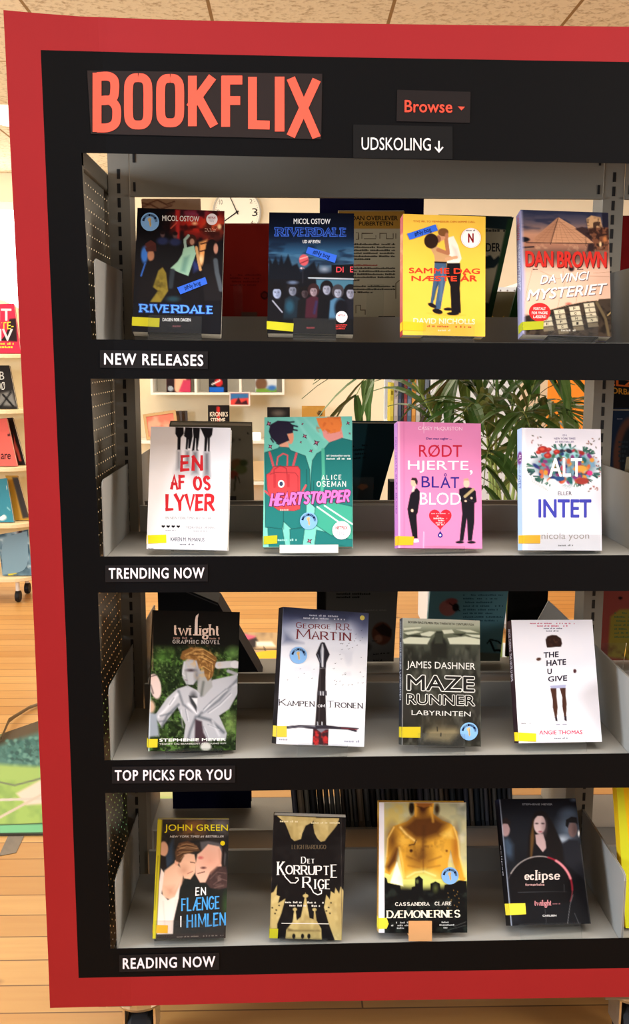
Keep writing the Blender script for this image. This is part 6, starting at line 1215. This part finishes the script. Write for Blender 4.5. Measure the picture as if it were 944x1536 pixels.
def f_ry(a):
    a.poly([(916, 925), (930, 914), (1010, 912), (1010, 1000), (912, 985)], (150, 132, 52), 1, 4)
    for k in range(7): a.micro((922, 918 + k * 6, 944, 920.5 + k * 6), (86, 110, 70), seed=k)
    a.ell(931, 897, 3, 2.2, (26, 18, 18), 1, 1.5); a.noise(10, (90, 40, 30), .7, .5, .8, m=np.clip((a.Y - 960) / 20, 0, 1))
far_book(898, 990, 868, 2, (150, 70, 60), f_ry, 'red book back with a yellow speech panel at the right edge', group=FG)
clear_stand(922, 960, 2, .09, .105, 'clear stand in front of the red and yellow book back')
# bottom shelf: navy book, a packed row of thin picture books
far_book(257, 376, 1135, 3, (20, 24, 66), None, 'large navy book back behind the small yellow-spined paperback', Yb=.25, Yt=.24, t=.03, group=FG)
rd = random.Random(5); xpx = 442.0; pal = [(54, 58, 62), (34, 36, 40), (82, 88, 92), (110, 112, 108), (46, 56, 66), (70, 74, 90), (30, 30, 32), (96, 100, 110), (120, 110, 96), (58, 52, 48)]
cache = {}
while xpx < 768:
    wpx = rd.uniform(4.5, 10.5); c0 = rd.choice(pal); p = at(xpx + wpx / 2, 1205, .13); hw = wpx * .00062; hh = rd.uniform(.27, .31)
    o = empty('picture_book', 'thin picture book standing in the tightly packed row on the far bottom shelf', 'book', 'thin picture books packed on the far bottom shelf', loc=(p.x, .13, SZ[3] + .0125))
    o.rotation_euler = (0, math.radians(-5), 0)
    k = c0
    b = MB(); b.box((-hw, 0, .002), (hw, .15, hh), lin(c0)); b.box((-hw * .5, -.0004, hh * .1), (hw * .3, 0, hh * .9), lin(tuple(min(255, v + 34) for v in c0))); b.build('cover', M_MATT, o)
    xpx += wpx + .7
# the yellow book that starts the next bay
def f_yel(a): a.poly([(915, 1170), (934, 1170), (948, 1310), (945, 1420), (925, 1420)], (214, 216, 44), 1, 1.5); a.poly([(943, 1170), (1010, 1170), (1010, 1240), (950, 1250)], (60, 110, 150), 1, 2); a.ell(985, 1330, 30, 50, (200, 120, 50), .8, 20)
P0 = [at(925, 1183, -.15), at(1036, 1181, -.15)]
settle(slab([P0[0], P0[1], Vector((P0[1].x + .006, -.22, SZ[3] + .004)), Vector((P0[0].x + .006, -.22, SZ[3] + .004))], .024, (240, 196, 30), f_yel, 'bright yellow book at the right edge of the bottom shelf beyond the side plate'), SZ[3])

# ================================================================== the room behind
ck = empty('wall_clock', 'round white wall clock with black hands high on the cream wall', 'clock', loc=at(355.6, 318.2, WY - .03)); R_ = .15
b = MB(); b.lathe((0, 0, 0), [(R_ - .004, .03), (R_ + .002, .022), (R_ + .002, -.006), (R_ - .006, -.008), (R_ - .006, 0)], 48, axis='Y'); b.build('rim', mat('clock_rim', (170, 168, 160), .4, .4), ck)
a = Art([(-1, 1), (1, 1), (1, -1), (-1, -1)], 2, 2, (240, 236, 220), step=2, S=.03)
for t, x, y, s_ in (('12', 0, .8, .12), ('3', .78, .0, .17), ('2', .62, .46, .09), ('4', .66, -.44, .09), ('10', -.7, .42, .1), ('9', -.82, 0, .1), ('11', -.42, .72, .09), ('1', .42, .74, .09), ('8', -.66, -.44, .09), ('7', -.4, -.72, .09), ('6', 0, -.8, .12), ('5', .42, -.74, .09)): a.text(t, (x - s_ * .7, y + s_, x + s_ * .7, y - s_), (40, 40, 40) if s_ > .1 else (120, 116, 106))
for k in range(60):
    an = k * math.pi / 30; l = .9 if k % 5 else .87; a.gline([(l * math.cos(an), l * math.sin(an)), (.94 * math.cos(an), .94 * math.sin(an))], .014, (120, 116, 106))
b = MB(); b.lathe((0, -.0005, 0), [(R_ - .006, 0), (R_ - .006, -.0004), (.002, -.0006)], 48, col=lin((240, 236, 220)), axis='Y')
for k, (vs, fs, c) in enumerate(a.ex): b.add([(x * (R_ - .006), -.0015, y * (R_ - .006)) for x, y in vs], fs, c)
b.build('dial', M_MATT, ck, normals=False)
for nm, dx, dz, wd, d_ in (('hour_hand', -.083, -.058, .0085, -.004), ('minute_hand', -.058, .125, .006, -.006)):
    b = MB(); v = Vector((dx, 0, dz)); n_ = Vector((-dz, 0, dx)).normalized() * wd / 2; t0 = -v * .12; b.prism([t0 + n_ + Vector((0, d_, 0)), t0 - n_ + Vector((0, d_, 0)), v - n_ * .7 + Vector((0, d_, 0)), v + n_ * .7 + Vector((0, d_, 0))], (0, .001, 0)); b.build(nm, M_RUB, ck)
b = MB(); b.lathe((0, -.003, 0), [(.008, 0), (.008, -.005), (.004, -.006)], 16, axis='Y'); b.build('hub', M_RUB, ck)

# white cubby shelf and the two boards under it
FW = WY - .24
def wz(y, Y): return at(400, y, Y).z
cb = empty('wall_shelf', 'white open cubby shelf with three compartments high on the wall', 'shelf', 'white wall shelves', loc=(at(226, 590, FW).x, FW, wz(589, FW)))
x0, x1 = 0, at(427, 590, FW).x - at(226, 590, FW).x
b = MB(); b.box((x0, 0, -.015), (x1, .235, 0)); b.box((x0, 0, .30), (x1, .235, .315)); b.build('board', M_WHITE, cb, bevel=.002)
for k in range(4):
    xx = [0, at(292, 590, FW).x - cb.location.x, at(359, 590, FW).x - cb.location.x, x1 - .015][k]; b = MB(); b.box((xx, 0, 0), (xx + .015, .235, .30)); b.build('divider', M_WHITE, cb, bevel=.001)
b = MB(); b.box((0, .229, 0), (x1, .235, .3)); b.build('back_panel', M_WHITE, cb)
for nm, y, xa, xb, lab in (('upper', 661, 196, 516, 'long white wall board at the height of the framed picture'), ('lower', 723, 196, 516, 'long white wall board lowest on the back wall')):
    o = empty('wall_shelf', lab, 'shelf', 'white wall shelves', loc=(at(xa, y, FW).x, FW, wz(y, FW))); L_ = at(xb, y, FW).x - o.location.x
    b = MB(); b.box((0, 0, -.02), (L_, .235, 0)); b.build('board', M_WHITE, o, bevel=.002)
    for xx in (.12, L_ - .12): b = MB(); b.prism([(xx, .235, -.02), (xx, .235, -.12), (xx, .05, -.02)], (.01, 0, 0)); b.build('bracket', M_WHITE, o)
def on_wall(xa, xb, yt, zb, base, draw, label, Yo=.06, t=.02, yt2=None, **k):
    Y = FW + Yo; tl, tr = at(xa, yt, Y), at(xb, yt2 or yt, Y); return settle(slab([tl, tr, Vector((tr.x, Y - .015, zb)), Vector((tl.x, Y - .015, zb))], t, base, draw, label, **k), zb - .001)
zc = cb.location.z + .001
on_wall(249, 286, 528, zc, (96, 52, 48), lambda a: (a.ell(270, 575, 10, 16, (226, 172, 140), 1, 2), a.poly([(250, 560), (262, 556), (262, 590), (250, 590)], (40, 26, 28), 1, 2), a.poly([(275, 570), (286, 570), (286, 590), (268, 588)], (190, 60, 90), 1, 2), a.ell(256, 583, 4, 4, (150, 160, 170), 1, 1)), 'small book with a face in the left compartment of the cubby shelf')
on_wall(313, 341, 540, zc, (26, 24, 30), lambda a: (a.ell(328, 574, 6, 6, (196, 40, 44), 1, 1.5), a.line([(318, 577), (330, 571)], 2, (230, 226, 226)), a.poly([(314, 581), (336, 581), (336, 591), (314, 591)], (28, 96, 196), 1, 1)), 'black book with a blue foot in the middle compartment of the cubby shelf')
on_wall(383, 415, 540, zc, (196, 206, 214), lambda a: (a.ell(392, 576, 9, 10, (110, 80, 60), 1, 3), a.poly([(384, 584), (416, 582), (416, 590), (384, 590)], (110, 150, 60), 1, 2), a.ell(408, 582, 7, 4, (60, 110, 180), .9, 3)), 'pale picture book in the right compartment of the cubby shelf')
pc = empty('postcard', 'red and blue postcard stuck below the cubby shelf edge', 'card', matrix=frame_of([at(344, 588, FW - .004), at(375, 588, FW - .004), at(375.5, 609, FW - .004), at(344.5, 609, FW - .004)])[0])
m_, w_, h_, cs = frame_of([at(344, 588, FW - .004), at(375, 588, FW - .004), at(375.5, 609, FW - .004), at(344.5, 609, FW - .004)])
a = Art(cs, w_, h_, (232, 214, 206), 1.2, 1.0); a.poly([(346, 590), (373, 590), (373, 607), (346, 607)], (214, 66, 62), 1, .8); a.poly([(346, 590), (373, 590), (373, 597), (350, 598), (346, 600)], (50, 110, 170), .9, 2); a.poly([(352, 606), (358, 596), (362, 604), (370, 600), (372, 607)], (60, 22, 34), 1, 1.5)
b = MB(); b.v, b.f, b.c = a.emit(lambda u, v, off: (u - w_ / 2, -off - .0006, v)); b.box((-w_ / 2, -.0005, 0), (w_ / 2, .0006, h_), lin((230, 220, 210))); b.build('card_sheet', M_MATT, pc, normals=False)
zu = wz(661, FW) + .001
on_wall(312, 344, 608, zu, (28, 24, 24), lambda a: (a.line([(327.5, 612), (328, 640)], 4.5, (200, 44, 40)), a.text('KRONIKS', (315, 618, 342, 625), (226, 216, 200), bold=.02), a.text('STEMME', (316, 627, 338, 634), (226, 216, 200), bold=.02)), 'black book with a red stripe standing on the long wall board')
on_wall(401, 435, 611, zu, (30, 27, 27), lambda a: a.ell(418, 620, 10, 5, (80, 76, 72), .8, 4), 'plain black book top on the long wall board above the teal comic')
on_wall(453, 488, 609, zu, (176, 132, 62), lambda a: (a.ell(480, 620, 4, 4, (50, 36, 24), 1, 1), a.noise(8, (206, 164, 90), .5)), 'golden book with a dark dot on the long wall board')
# framed picture leaning with two more behind it
for k, (q, lab, c) in enumerate((([(213, 625), (262, 617), (269, 656), (220, 662)], 'framed pink page picture leaning in front at the left end of the wall board', (226, 120, 100)), ([(230, 619), (273, 616), (275, 656), (234, 659)], 'dark framed picture second in the leaning stack on the wall board', (90, 70, 50)), ([(244, 617), (281, 616), (282, 656), (247, 657)], 'dark framed picture rearmost in the leaning stack on the wall board', (80, 60, 44)))):
    Y = FW + .03 + k * .045; m_, w_, h_, cs = frame_of([at(*p, Y + (.02 if i < 2 else 0)) for i, p in enumerate(q)])
    o = empty('framed_picture', lab, 'picture', 'framed pictures leaning on the wall board', matrix=m_)
    b = MB(); f_ = .018
    for bx in (((-w_ / 2, 0, 0), (w_ / 2, .014, f_)), ((-w_ / 2, 0, h_ - f_), (w_ / 2, .014, h_)), ((-w_ / 2, 0, f_), (-w_ / 2 + f_, .014, h_ - f_)), ((w_ / 2 - f_, 0, f_), (w_ / 2, .014, h_ - f_))): b.box(*bx)
    b.build('picture_frame', mat('frame_gilt' if k == 0 else 'frame_dark%d' % k, (186, 150, 96) if k == 0 else (62, 46, 34), .4, .4), o)
    a = Art(cs, w_, h_, c, 2, 1.0); a.noise(9, (240, 190, 160), .6, .4, .7) if k == 0 else a.noise(9, (150, 130, 90), .5)
    b = MB(); b.v, b.f, b.c = a.emit(lambda u, v, off: (u - w_ / 2, .006 - off, v)); b.build('picture_sheet', M_MATT, o, normals=False); settle(o, zu - .001)
lp = empty('night_light', 'small glowing white box light on the long wall board', 'lamp', loc=(at(384, 660, FW + .05).x, FW + .05, zu))
b = MB(); b.box((-.03, 0, 0), (.03, .05, .045)); b.build('shade', mat('lit_shade', (255, 246, 226), .5, .2, .01, emit=1.6), lp, bevel=.006)
zl = wz(723, FW) + .001
on_wall(376, 402, 692, zl, (206, 180, 140), None, 'beige folded paper standing on the lowest wall board', cat='paper', name='paper_folder')
on_wall(360, 368, 746 - 62, zl, (96, 76, 60), None, 'brown thin book at the end of the lowest wall board')

# DVD rack with a perforated white end
dv = empty('media_rack', 'white media rack with a perforated panel behind the palm', 'rack', loc=(at(585, 640, 2.5).x, 2.5, 0))
X0 = dv.location.x; XA, XB, XC = 0, at(650, 640, 2.5).x - X0, at(775, 640, 2.5).x - X0
M_RACK = mat('rack_white', (206, 208, 208), .5, .3, .02)
b = MB(); b.box((XB - .012, 0, .02), (XB + .012, .3, 1.6)); b.box((XC - .012, 0, .02), (XC + .012, .3, 1.6)); b.box((XA, .285, .9), (XB, .3, 1.6)); b.build('upright', M_RACK, dv, bevel=.003)
zs = at(612, 634, 2.5).z
for z in (zs - .012, zs + .24): b = MB(); b.box((XA, .02, z), (XB - .012, .285, z + .012)); b.build('rack_shelf', M_RACK, dv)
pm = bpy.data.materials.new('dotted_panel'); pm.use_nodes = True; nt = pm.node_tree
tc = nt.nodes.new('ShaderNodeTexCoord'); sp = nt.nodes.new('ShaderNodeSeparateXYZ'); nt.links.new(tc.outputs['Object'], sp.inputs[0])
def mth(op, a_, b_):
    n = nt.nodes.new('ShaderNodeMath'); n.operation = op
    for i, v in enumerate((a_, b_)):
        if isinstance(v, (int, float)): n.inputs[i].default_value = v
        elif v is not None: nt.links.new(v, n.inputs[i])
    return n.outputs[0]
dd = [mth('SUBTRACT', mth('FRACT', mth('DIVIDE', sp.outputs[k], .031), 0), .5) for k in ('X', 'Z')]
hole = mth('LESS_THAN', mth('ADD', mth('MULTIPLY', dd[0], dd[0]), mth('MULTIPLY', dd[1], dd[1])), .016)
mx = nt.nodes.new('ShaderNodeMix'); mx.data_type = 'RGBA'; mx.inputs['A'].default_value = lin((204, 207, 208)) + (1,); mx.inputs['B'].default_value = lin((110, 108, 104)) + (1,)
nt.links.new(hole, mx.inputs['Factor']); nt.links.new(mx.outputs['Result'], nt.nodes['Principled BSDF'].inputs['Base Color']); nt.nodes['Principled BSDF'].inputs['Roughness'].default_value = .5
b = MB(); b.box((XB + .012, .01, .05), (XC - .012, .016, 1.58)); b.build('perforated_panel', pm, dv)
rd = random.Random(8); x = XA + .004; pal = [(170, 156, 50), (150, 142, 138), (50, 60, 80), (34, 34, 40), (120, 50, 50), (74, 92, 112), (176, 120, 50), (166, 162, 156), (60, 52, 48), (100, 108, 118)]
k = 0
while x < XB - .03:
    wd = rd.choice((.009, .014, .014, .018)); c0 = pal[k % len(pal)]; hh = rd.choice((.19, .19, .175, .2)); lc = ['yellow', 'pale', 'slate', 'black', 'red', 'blue-grey', 'orange', 'white', 'brown', 'grey'][k % 10]
    o = empty('film_case', f'{lc} film case standing {["first", "second", "third", "fourth", "fifth", "sixth", "seventh", "eighth", "ninth", "tenth", "eleventh", "twelfth", "thirteenth", "fourteenth", "fifteenth", "sixteenth"][k % 16]} from the left on the media rack', 'film case', 'film cases on the media rack', loc=(X0 + x, 2.525, zs + .0005))
    b = MB(); b.box((0, 0, 0), (wd, .135, hh), lin(c0)); b.box((wd * .15, -.0005, hh * .15), (wd * .85, 0, hh * .55), lin(tuple(min(255, v + 24) for v in c0))); b.box((wd * .2, -.0005, hh * .7), (wd * .8, 0, hh * .8), lin(tuple(max(0, v - 60) for v in c0))); b.build('case_body', M_MATT, o)
    x += wd + .0015; k += 1

# orange screen
sc_ = empty('partition_screen', 'tall orange partition screen beyond the right slotted upright', 'screen', loc=(at(823, 620, 3.6).x, 3.6, 0))
b = MB(); b.box((0, 0, .03), (1.5, .05, 1.62)); b.build('panel', mat('orange_felt', (222, 134, 46), .8, .1, .04, 40), sc_, bevel=.01)
for xx in (.1, 1.4): b = MB(); b.box((xx, -.15, 0), (xx + .05, .2, .03)); b.build('foot', M_RUB, sc_)

# palm
pt = at(757, 760, 1.25); palm = empty('potted_palm', 'tall green palm with arching feathery fronds behind the white collage book', 'plant', loc=(pt.x, 1.25, 0))
b = MB(); b.lathe((0, 0, 0), [(.11, .0), (.13, .02), (.15, .28), (.155, .3), (.14, .3), (.13, .26)], 28); b.build('pot', mat('white_pot', (220, 216, 208), .4, .4), palm)
b = MB(); b.lathe((0, 0, .255), [(.13, 0), (.06, .012), (.01, .014)], 20); b.build('soil', mat('soil', (58, 42, 30), .95, .05, .2, 60), palm)
M_LEAF = mat('palm_leaf', (70, 102, 44), .4, .4, .25, 14); M_STEM = mat('palm_stem', (150, 168, 92), .5, .3, .1, 20)
rd = random.Random(21)
# each frond: the highest point of its arch and its tip, as seen in the photograph, with the depth of the tip
for k, (ax, ay, tx, ty, tY, n_) in enumerate(((610, 500, 535, 592, 1.0, 11), (716, 520, 672, 592, 1.2, 13), (725, 500, 690, 560, 1.4, 12), (750, 470, 730, 510, 1.2, 13), (772, 500, 806, 540, 1.3, 13), (795, 520, 850, 560, 1.05, 14), (815, 560, 880, 664, .95, 13), (800, 590, 838, 640, 1.35, 11), (738, 630, 726, 728, .85, 8), (735, 585, 690, 630, 1.0, 11), (768, 600, 795, 640, .9, 10))):
    tip = at(tx, ty, tY) - palm.location; apx = at(ax, ay, (tY + 1.25) / 2) - palm.location; base = Vector((rd.uniform(-.04, .04), rd.uniform(-.03, .03), .26))
    low = Vector((base.x * .8 + apx.x * .2, base.y * .8 + apx.y * .2, base.z * .45 + apx.z * .55))
    crv = [base * (1 - t) ** 3 + low * 3 * t * (1 - t) ** 2 + (apx * 1.25 - (base + tip) * .125) * 3 * t * t * (1 - t) + tip * t ** 3 for t in [i / 16 for i in range(17)]]
    b = MB(); b.tube(crv, [.007 - .0058 * i / 16 for i in range(17)], 6); fr = b.build('frond_stem', M_STEM, palm, smooth=True)
    lf = MB()
    for i in range(n_):
        t = .5 + .5 * i / (n_ - 1); q = t * 16; j = min(15, int(q)); p = crv[j].lerp(crv[j + 1], q - j); d = (crv[j + 1] - crv[j]).normalized()
        sd = d.cross(Vector((0, 0, 1)));  sd = sd.normalized() if sd.length > .05 else Vector((1, 0, 0))
        for sg in (-1, 1):
            L_ = (.2 * math.sin(math.pi * (.3 + .62 * (t - .5) / .5)) + .07) * rd.uniform(.8, 1.15); dr = (sd * sg * .7 + d * .9 + Vector((0, 0, .1 + rd.uniform(-.15, .2)))).normalized()
            wv = dr.cross(Vector((rd.uniform(-.4, .4), rd.uniform(-.4, .4), 1))).normalized() * .0135; vs = []
            for s_ in range(6):
                u = s_ / 5; c_ = p + dr * L_ * u - Vector((0, 0, .5 * L_ * u * u)); ww = wv * (math.sin(math.pi * (.14 + .86 * u)) * .95 + .04 if u < 1 else .02); vs += [c_ - ww, c_ + Vector((0, 0, -.0025)), c_ + ww]
            lf.add(vs, [f for s_ in range(5) for f in ((3 * s_, 3 * s_ + 1, 3 * s_ + 4, 3 * s_ + 3), (3 * s_ + 1, 3 * s_ + 2, 3 * s_ + 5, 3 * s_ + 4))])
    lf.build('leaflets', M_LEAF, fr, normals=False)

# ---------------------------------------------------------------- book cart at the left
CY = 3.1; CX1 = at(47, 800, CY).x; CX0 = CX1 - .95
M_CRM = mat('cream_lacquer', (232, 214, 172), .5, .25, .03)
ct = empty('book_cart', 'cream book cart with an arched top and rounded shelves left of the red border', 'cart', loc=(CX0, CY, 0)); Wc = CX1 - CX0
zt = at(10, 436, CY + .3).z; ze = at(28, 486, CY + .3).z
prof = [(0, .16), (Wc - .04, .16), (Wc - .04, ze)] + [(Wc - .04 - (Wc - .04) * .5 * (1 - math.cos(t)), ze + (zt - ze) * math.sin(t)) for t in [math.pi * i / 16 for i in range(1, 16)]] + [(0, ze)]
b = MB(); b.prism([(x, .29, z) for x, z in prof], (0, .02, 0)); b.build('back_board', M_CRM, ct)
LV = [at(20, y, CY).z for y in (531, 615, 702, 787, 868)]
for z in LV:
    P = [(0, .29)] + [(0, 0)] + [(Wc - .12 + .12 * math.sin(t), .12 - .12 * math.cos(t)) for t in [math.pi / 2 * i / 8 for i in range(9)]] + [(Wc, .29)]
    b = MB(); b.prism([(x, y, z - .02) for x, y in P], (0, 0, .02)); b.build('shelf', M_CRM, ct, bevel=.002)
for xx, yy in ((.08, .06), (Wc - .1, .06), (.08, .24), (Wc - .1, .24)):
    b = MB(); b.tube([(xx, yy, .05), (xx, yy, LV[4] - .02)], .011, 12); lg = b.build('leg', M_WHITE, ct, smooth=False)
    b = MB(); b.lathe((xx - .011, yy, .0315), [(.008, 0), (.028, 0), (.031, .006), (.031, .018), (.028, .024), (.008, .024)], 20, axis='X'); b.build('wheel', M_RUB, lg)
def cart_book(q, lev, base, draw, label, t=.02, Yo=.05):
    Y = CY + Yo; tl, tr = at(*q[0], Y + .05), at(*q[1], Y + .05); z0 = LV[lev] + .002; br, bl = at(*q[2], Y), at(*q[3], Y); br.z = bl.z = z0
    return settle(slab([tl, tr, br, bl], t, base, draw, label, group='books facing out on the cart'), LV[lev])
cart_book([(-26, 458), (21, 456), (31, 527), (-22, 527)], 0, (206, 44, 70), lambda a: (a.poly([(-10, 480), (24, 476), (26, 512), (-6, 510)], (40, 26, 30), .9, 2), a.text('IT', (-4, 463, 17, 480), (200, 196, 200), bold=.03), a.text('RTE-', (-6, 483, 20, 494), (226, 190, 60), dy=-2, bold=.01), a.text('IV', (-2, 492, 19, 511), (190, 186, 190), bold=.03), a.micro((-8, 513, 22, 522), (236, 190, 60), 2)), 'pink-red book with grey letters on the top shelf of the cart')
cart_book([(-26, 549), (14, 549), (26, 612), (-22, 612)], 1, (38, 34, 32), lambda a: (a.text('B', (-1, 557, 6, 568), (206, 204, 198)), a.text('DØ', (-4, 571, 7, 583), (206, 204, 198)), a.poly([(0, 588), (18, 584), (25, 610), (-6, 608)], (116, 114, 110), .8, 3), a.line([(0, 612), (16, 586)], 3, (20, 18, 18)), a.line([(4, 590), (20, 610)], 3, (20, 18, 18))), 'black book with pale letters on the second shelf of the cart')
cart_book([(-4, 629), (19, 627), (38, 696), (10, 702)], 2, (34, 26, 26), lambda a: a.line([(14, 640), (30, 690)], 4, (190, 80, 70)), 'dark book with a red streak behind the salmon book on the cart', Yo=.11)
cart_book([(-24, 632), (10, 628), (26, 699), (-20, 702)], 2, (214, 98, 88), lambda a: (a.text('S', (-2, 667, 5, 675), (70, 30, 30)), a.text('are', (0, 677, 15, 687), (60, 26, 28), bold=.03), a.line([(-4, 640), (8, 650), (14, 648)], 3, (60, 30, 30))), 'salmon pink book with dark handwriting on the third shelf of the cart')
cart_book([(8, 714), (26, 714), (45, 776), (22, 784)], 3, (196, 150, 60), lambda a: a.poly([(18, 716), (28, 716), (44, 776), (34, 778)], (64, 58, 54), .9, 2), 'ochre and grey book leaning behind the teal book on the cart', Yo=.11)
cart_book([(-22, 722), (10, 718), (21, 786), (-16, 788)], 3, (60, 136, 156), lambda a: (a.ell(4, 731, 6, 5, (236, 236, 232), 1, 1.5), a.ell(4, 731, 3, 2.5, (30, 30, 34), 1, 1), a.ell(2, 776, 7, 5, (236, 236, 232), 1, 1.5), a.line([(2, 752), (14, 764)], 2, (130, 190, 200))), 'teal book with white speech spots on the fourth shelf of the cart')
cart_book([(-4, 803), (42, 795), (48, 858), (4, 868)], 4, (120, 150, 166), lambda a: (a.noise(14, (50, 74, 90), .8, .35, .7), a.poly([(12, 852), (20, 836), (30, 834), (40, 846), (44, 856)], (60, 84, 98), .9, 4), a.line([(24, 812), (24, 840)], 6, (40, 56, 70), .9, 3), a.ell(24, 825, 10, 12, (40, 56, 70), .9, 4), a.ell(28, 800, 5, 5, (60, 40, 40), .9, 2), a.noise(6, (214, 226, 230), .5, .55, .75), a.poly([(10, 858), (24, 855), (24, 861), (12, 865)], (206, 190, 50), 1, 1)), 'misty blue book with a dark figure on the lowest shelf of the cart')

# ---------------------------------------------------------------- rugs, cushion, tape, ceiling lamp
def floor_sheet(name, q, z, base, draw, label, cat, th=.006, step=1.6):
    P = [atz(px, py, z) for px, py in q]; o = empty(name, label, cat, loc=(sum((p.x for p in P)) / 4, sum((p.y for p in P)) / 4, 0))
    a = Art(q, 1.0, 1.0, base, step, 1.2); draw(a); Hq = a.Hi
    def place(u, v, off):
        c = happly(Hq, [(u, v)])[0]; p = atz(c[0], c[1], z); return (p.x - o.location.x, p.y - o.location.y, z + off * .5)
    b = MB(); b.v, b.f, b.c = a.emit(place)
    b.prism([(p.x - o.location.x, p.y - o.location.y, .0008) for p in P], (0, 0, z - .001), lin((70, 60, 48)))
    return o, b.build(name + '_pile' if th > .002 else 'strip', M_MATT, o, normals=False)
def d_rug(a):
    a.noise(16, (120, 150, 80), .6, .4, .7)
    far = np.clip((1185 - a.Y) / 6, 0, 1); a.poly([(-10, 1112), (16, 1084), (70, 1054), (90, 1100), (-10, 1130)], (84, 70, 52), 1, 8); a.poly([(-10, 1120), (70, 1095), (75, 1145), (40, 1160), (-10, 1150)], (74, 116, 108), .9, 8); a.noise(5, (44, 78, 72), .9, .45, .65, m=np.clip(1 - np.hypot((a.X - 40) / 50, (a.Y - 1128) / 28), 0, 1) * 1.6)
    for k in range(90): rr = random.Random(k); a.ell(rr.uniform(10, 66), rr.uniform(1106, 1152), 3.2, 2.8, rr.choice([(60, 104, 98), (96, 140, 128), (44, 80, 76)]), .8, 2)
    a.poly([(-10, 1145), (70, 1150), (70, 1180), (-10, 1168)], (150, 176, 96), .8, 6); a.poly([(24, 1190), (64, 1168), (66, 1206), (40, 1208)], (216, 196, 178), .9, 4); a.line([(-10, 1200), (66, 1198)], 4, (196, 186, 172), .9); a.line([(0, 1226), (66, 1190)], 4, (196, 180, 160), .9); a.line([(-6, 1172), (22, 1178), (60, 1168)], 3, (110, 120, 90), .8)
    a.poly([(-20, 1238), (300, 1228), (300, 1250), (-20, 1252)], (110, 178, 128), .95, 2); a.line([(-20, 1238), (300, 1228)], 2, (44, 70, 46), .9); a.line([(-20, 1251), (300, 1246)], 2.5, (40, 44, 34), .9)
    a.poly([(200, 1170), (300, 1170), (300, 1200), (215, 1196)], (190, 190, 130), .8, 6)
_, rg = floor_sheet('play_rug', [(-60, 1122), (265, 1010), (300, 1248), (-60, 1252)], .006, (150, 178, 92), d_rug, 'play rug printed with woods and fields on the plank floor', 'rug')
# its curled far edge
P = [atz(x, y, .0075) for x, y in ((-40, 1140), (0, 1113), (12, 1086), (22, 1078), (44, 1064), (66, 1056))]
b = MB(); vs = []
for i, p in enumerate(P):
    h_ = [.006, .012, .016, .012, .010, .008][i]
    for k in range(5): t = math.pi * k / 4; vs.append((p.x - _.location.x, p.y + .012 * math.cos(t) - _.location.y + .01, .0085 + h_ * math.sin(t)))
b.add(vs, [(i * 5 + k, (i + 1) * 5 + k, (i + 1) * 5 + k + 1, i * 5 + k + 1) for i in range(5) for k in range(4)], lin((128, 110, 86))); b.build('curled_edge', M_MATT, _, normals=False)
def d_rug2(a):
    a.noise(14, (120, 100, 80), .6); a.poly([(350, 948), (384, 954), (376, 966), (352, 970)], (206, 90, 120), .9, 3); a.poly([(364, 962), (384, 956), (392, 968), (376, 974)], (40, 32, 34), .9, 3); a.poly([(384, 962), (408, 962), (414, 970), (384, 970)], (232, 226, 206), .9, 3); a.line([(350, 974), (420, 974)], 1.5, (60, 50, 44)); a.line([(372, 968), (380, 984)], 1.5, (60, 50, 44)); a.line([(396, 970), (402, 984)], 1.5, (60, 50, 44))
floor_sheet('comic_mat', [(300, 948), (440, 949), (446, 984), (296, 984)], .005, (178, 150, 112), d_rug2, 'colourful printed floor mat seen between the green graphic novel and the sword book', 'mat')
pf = empty('floor_cushion', 'round yellow floor cushion partly hidden behind the sword book', 'cushion', loc=(atz(416, 1016, 0).x, atz(416, 1016, 0).y, 0))
b = MB(); b.lathe((0, 0, 0), [(.05, .001), (.12, .004), (.145, .025), (.148, .05), (.135, .072), (.09, .084), (.02, .088)], 36); b.build('cushion_body', mat('yellow_fabric', (236, 178, 40), .7, .2, .04, 40), pf, smooth=True)
floor_sheet('floor_tape', [(12, 1254), (36, 1254), (24, 1279), (-2, 1284)], .0012, (128, 116, 100), lambda a: a.noise(8, (110, 100, 90), .4), 'strip of grey tape stuck on the planks beside the play rug', 'tape', th=.001)
cl = empty('ceiling_light', 'round white ceiling light at the left edge of the picture', 'ceiling light', loc=(atz(14, 166, CZ).x, atz(14, 166, CZ).y, CZ))
b = MB(); b.lathe((0, 0, 0), [(.11, 0), (.11, -.02), (.09, -.045), (.05, -.06), (.01, -.065)], 32); b.build('lamp_cover', mat('opal_cover', (252, 246, 232), .4, .3, .01, emit=.9), cl, smooth=True)
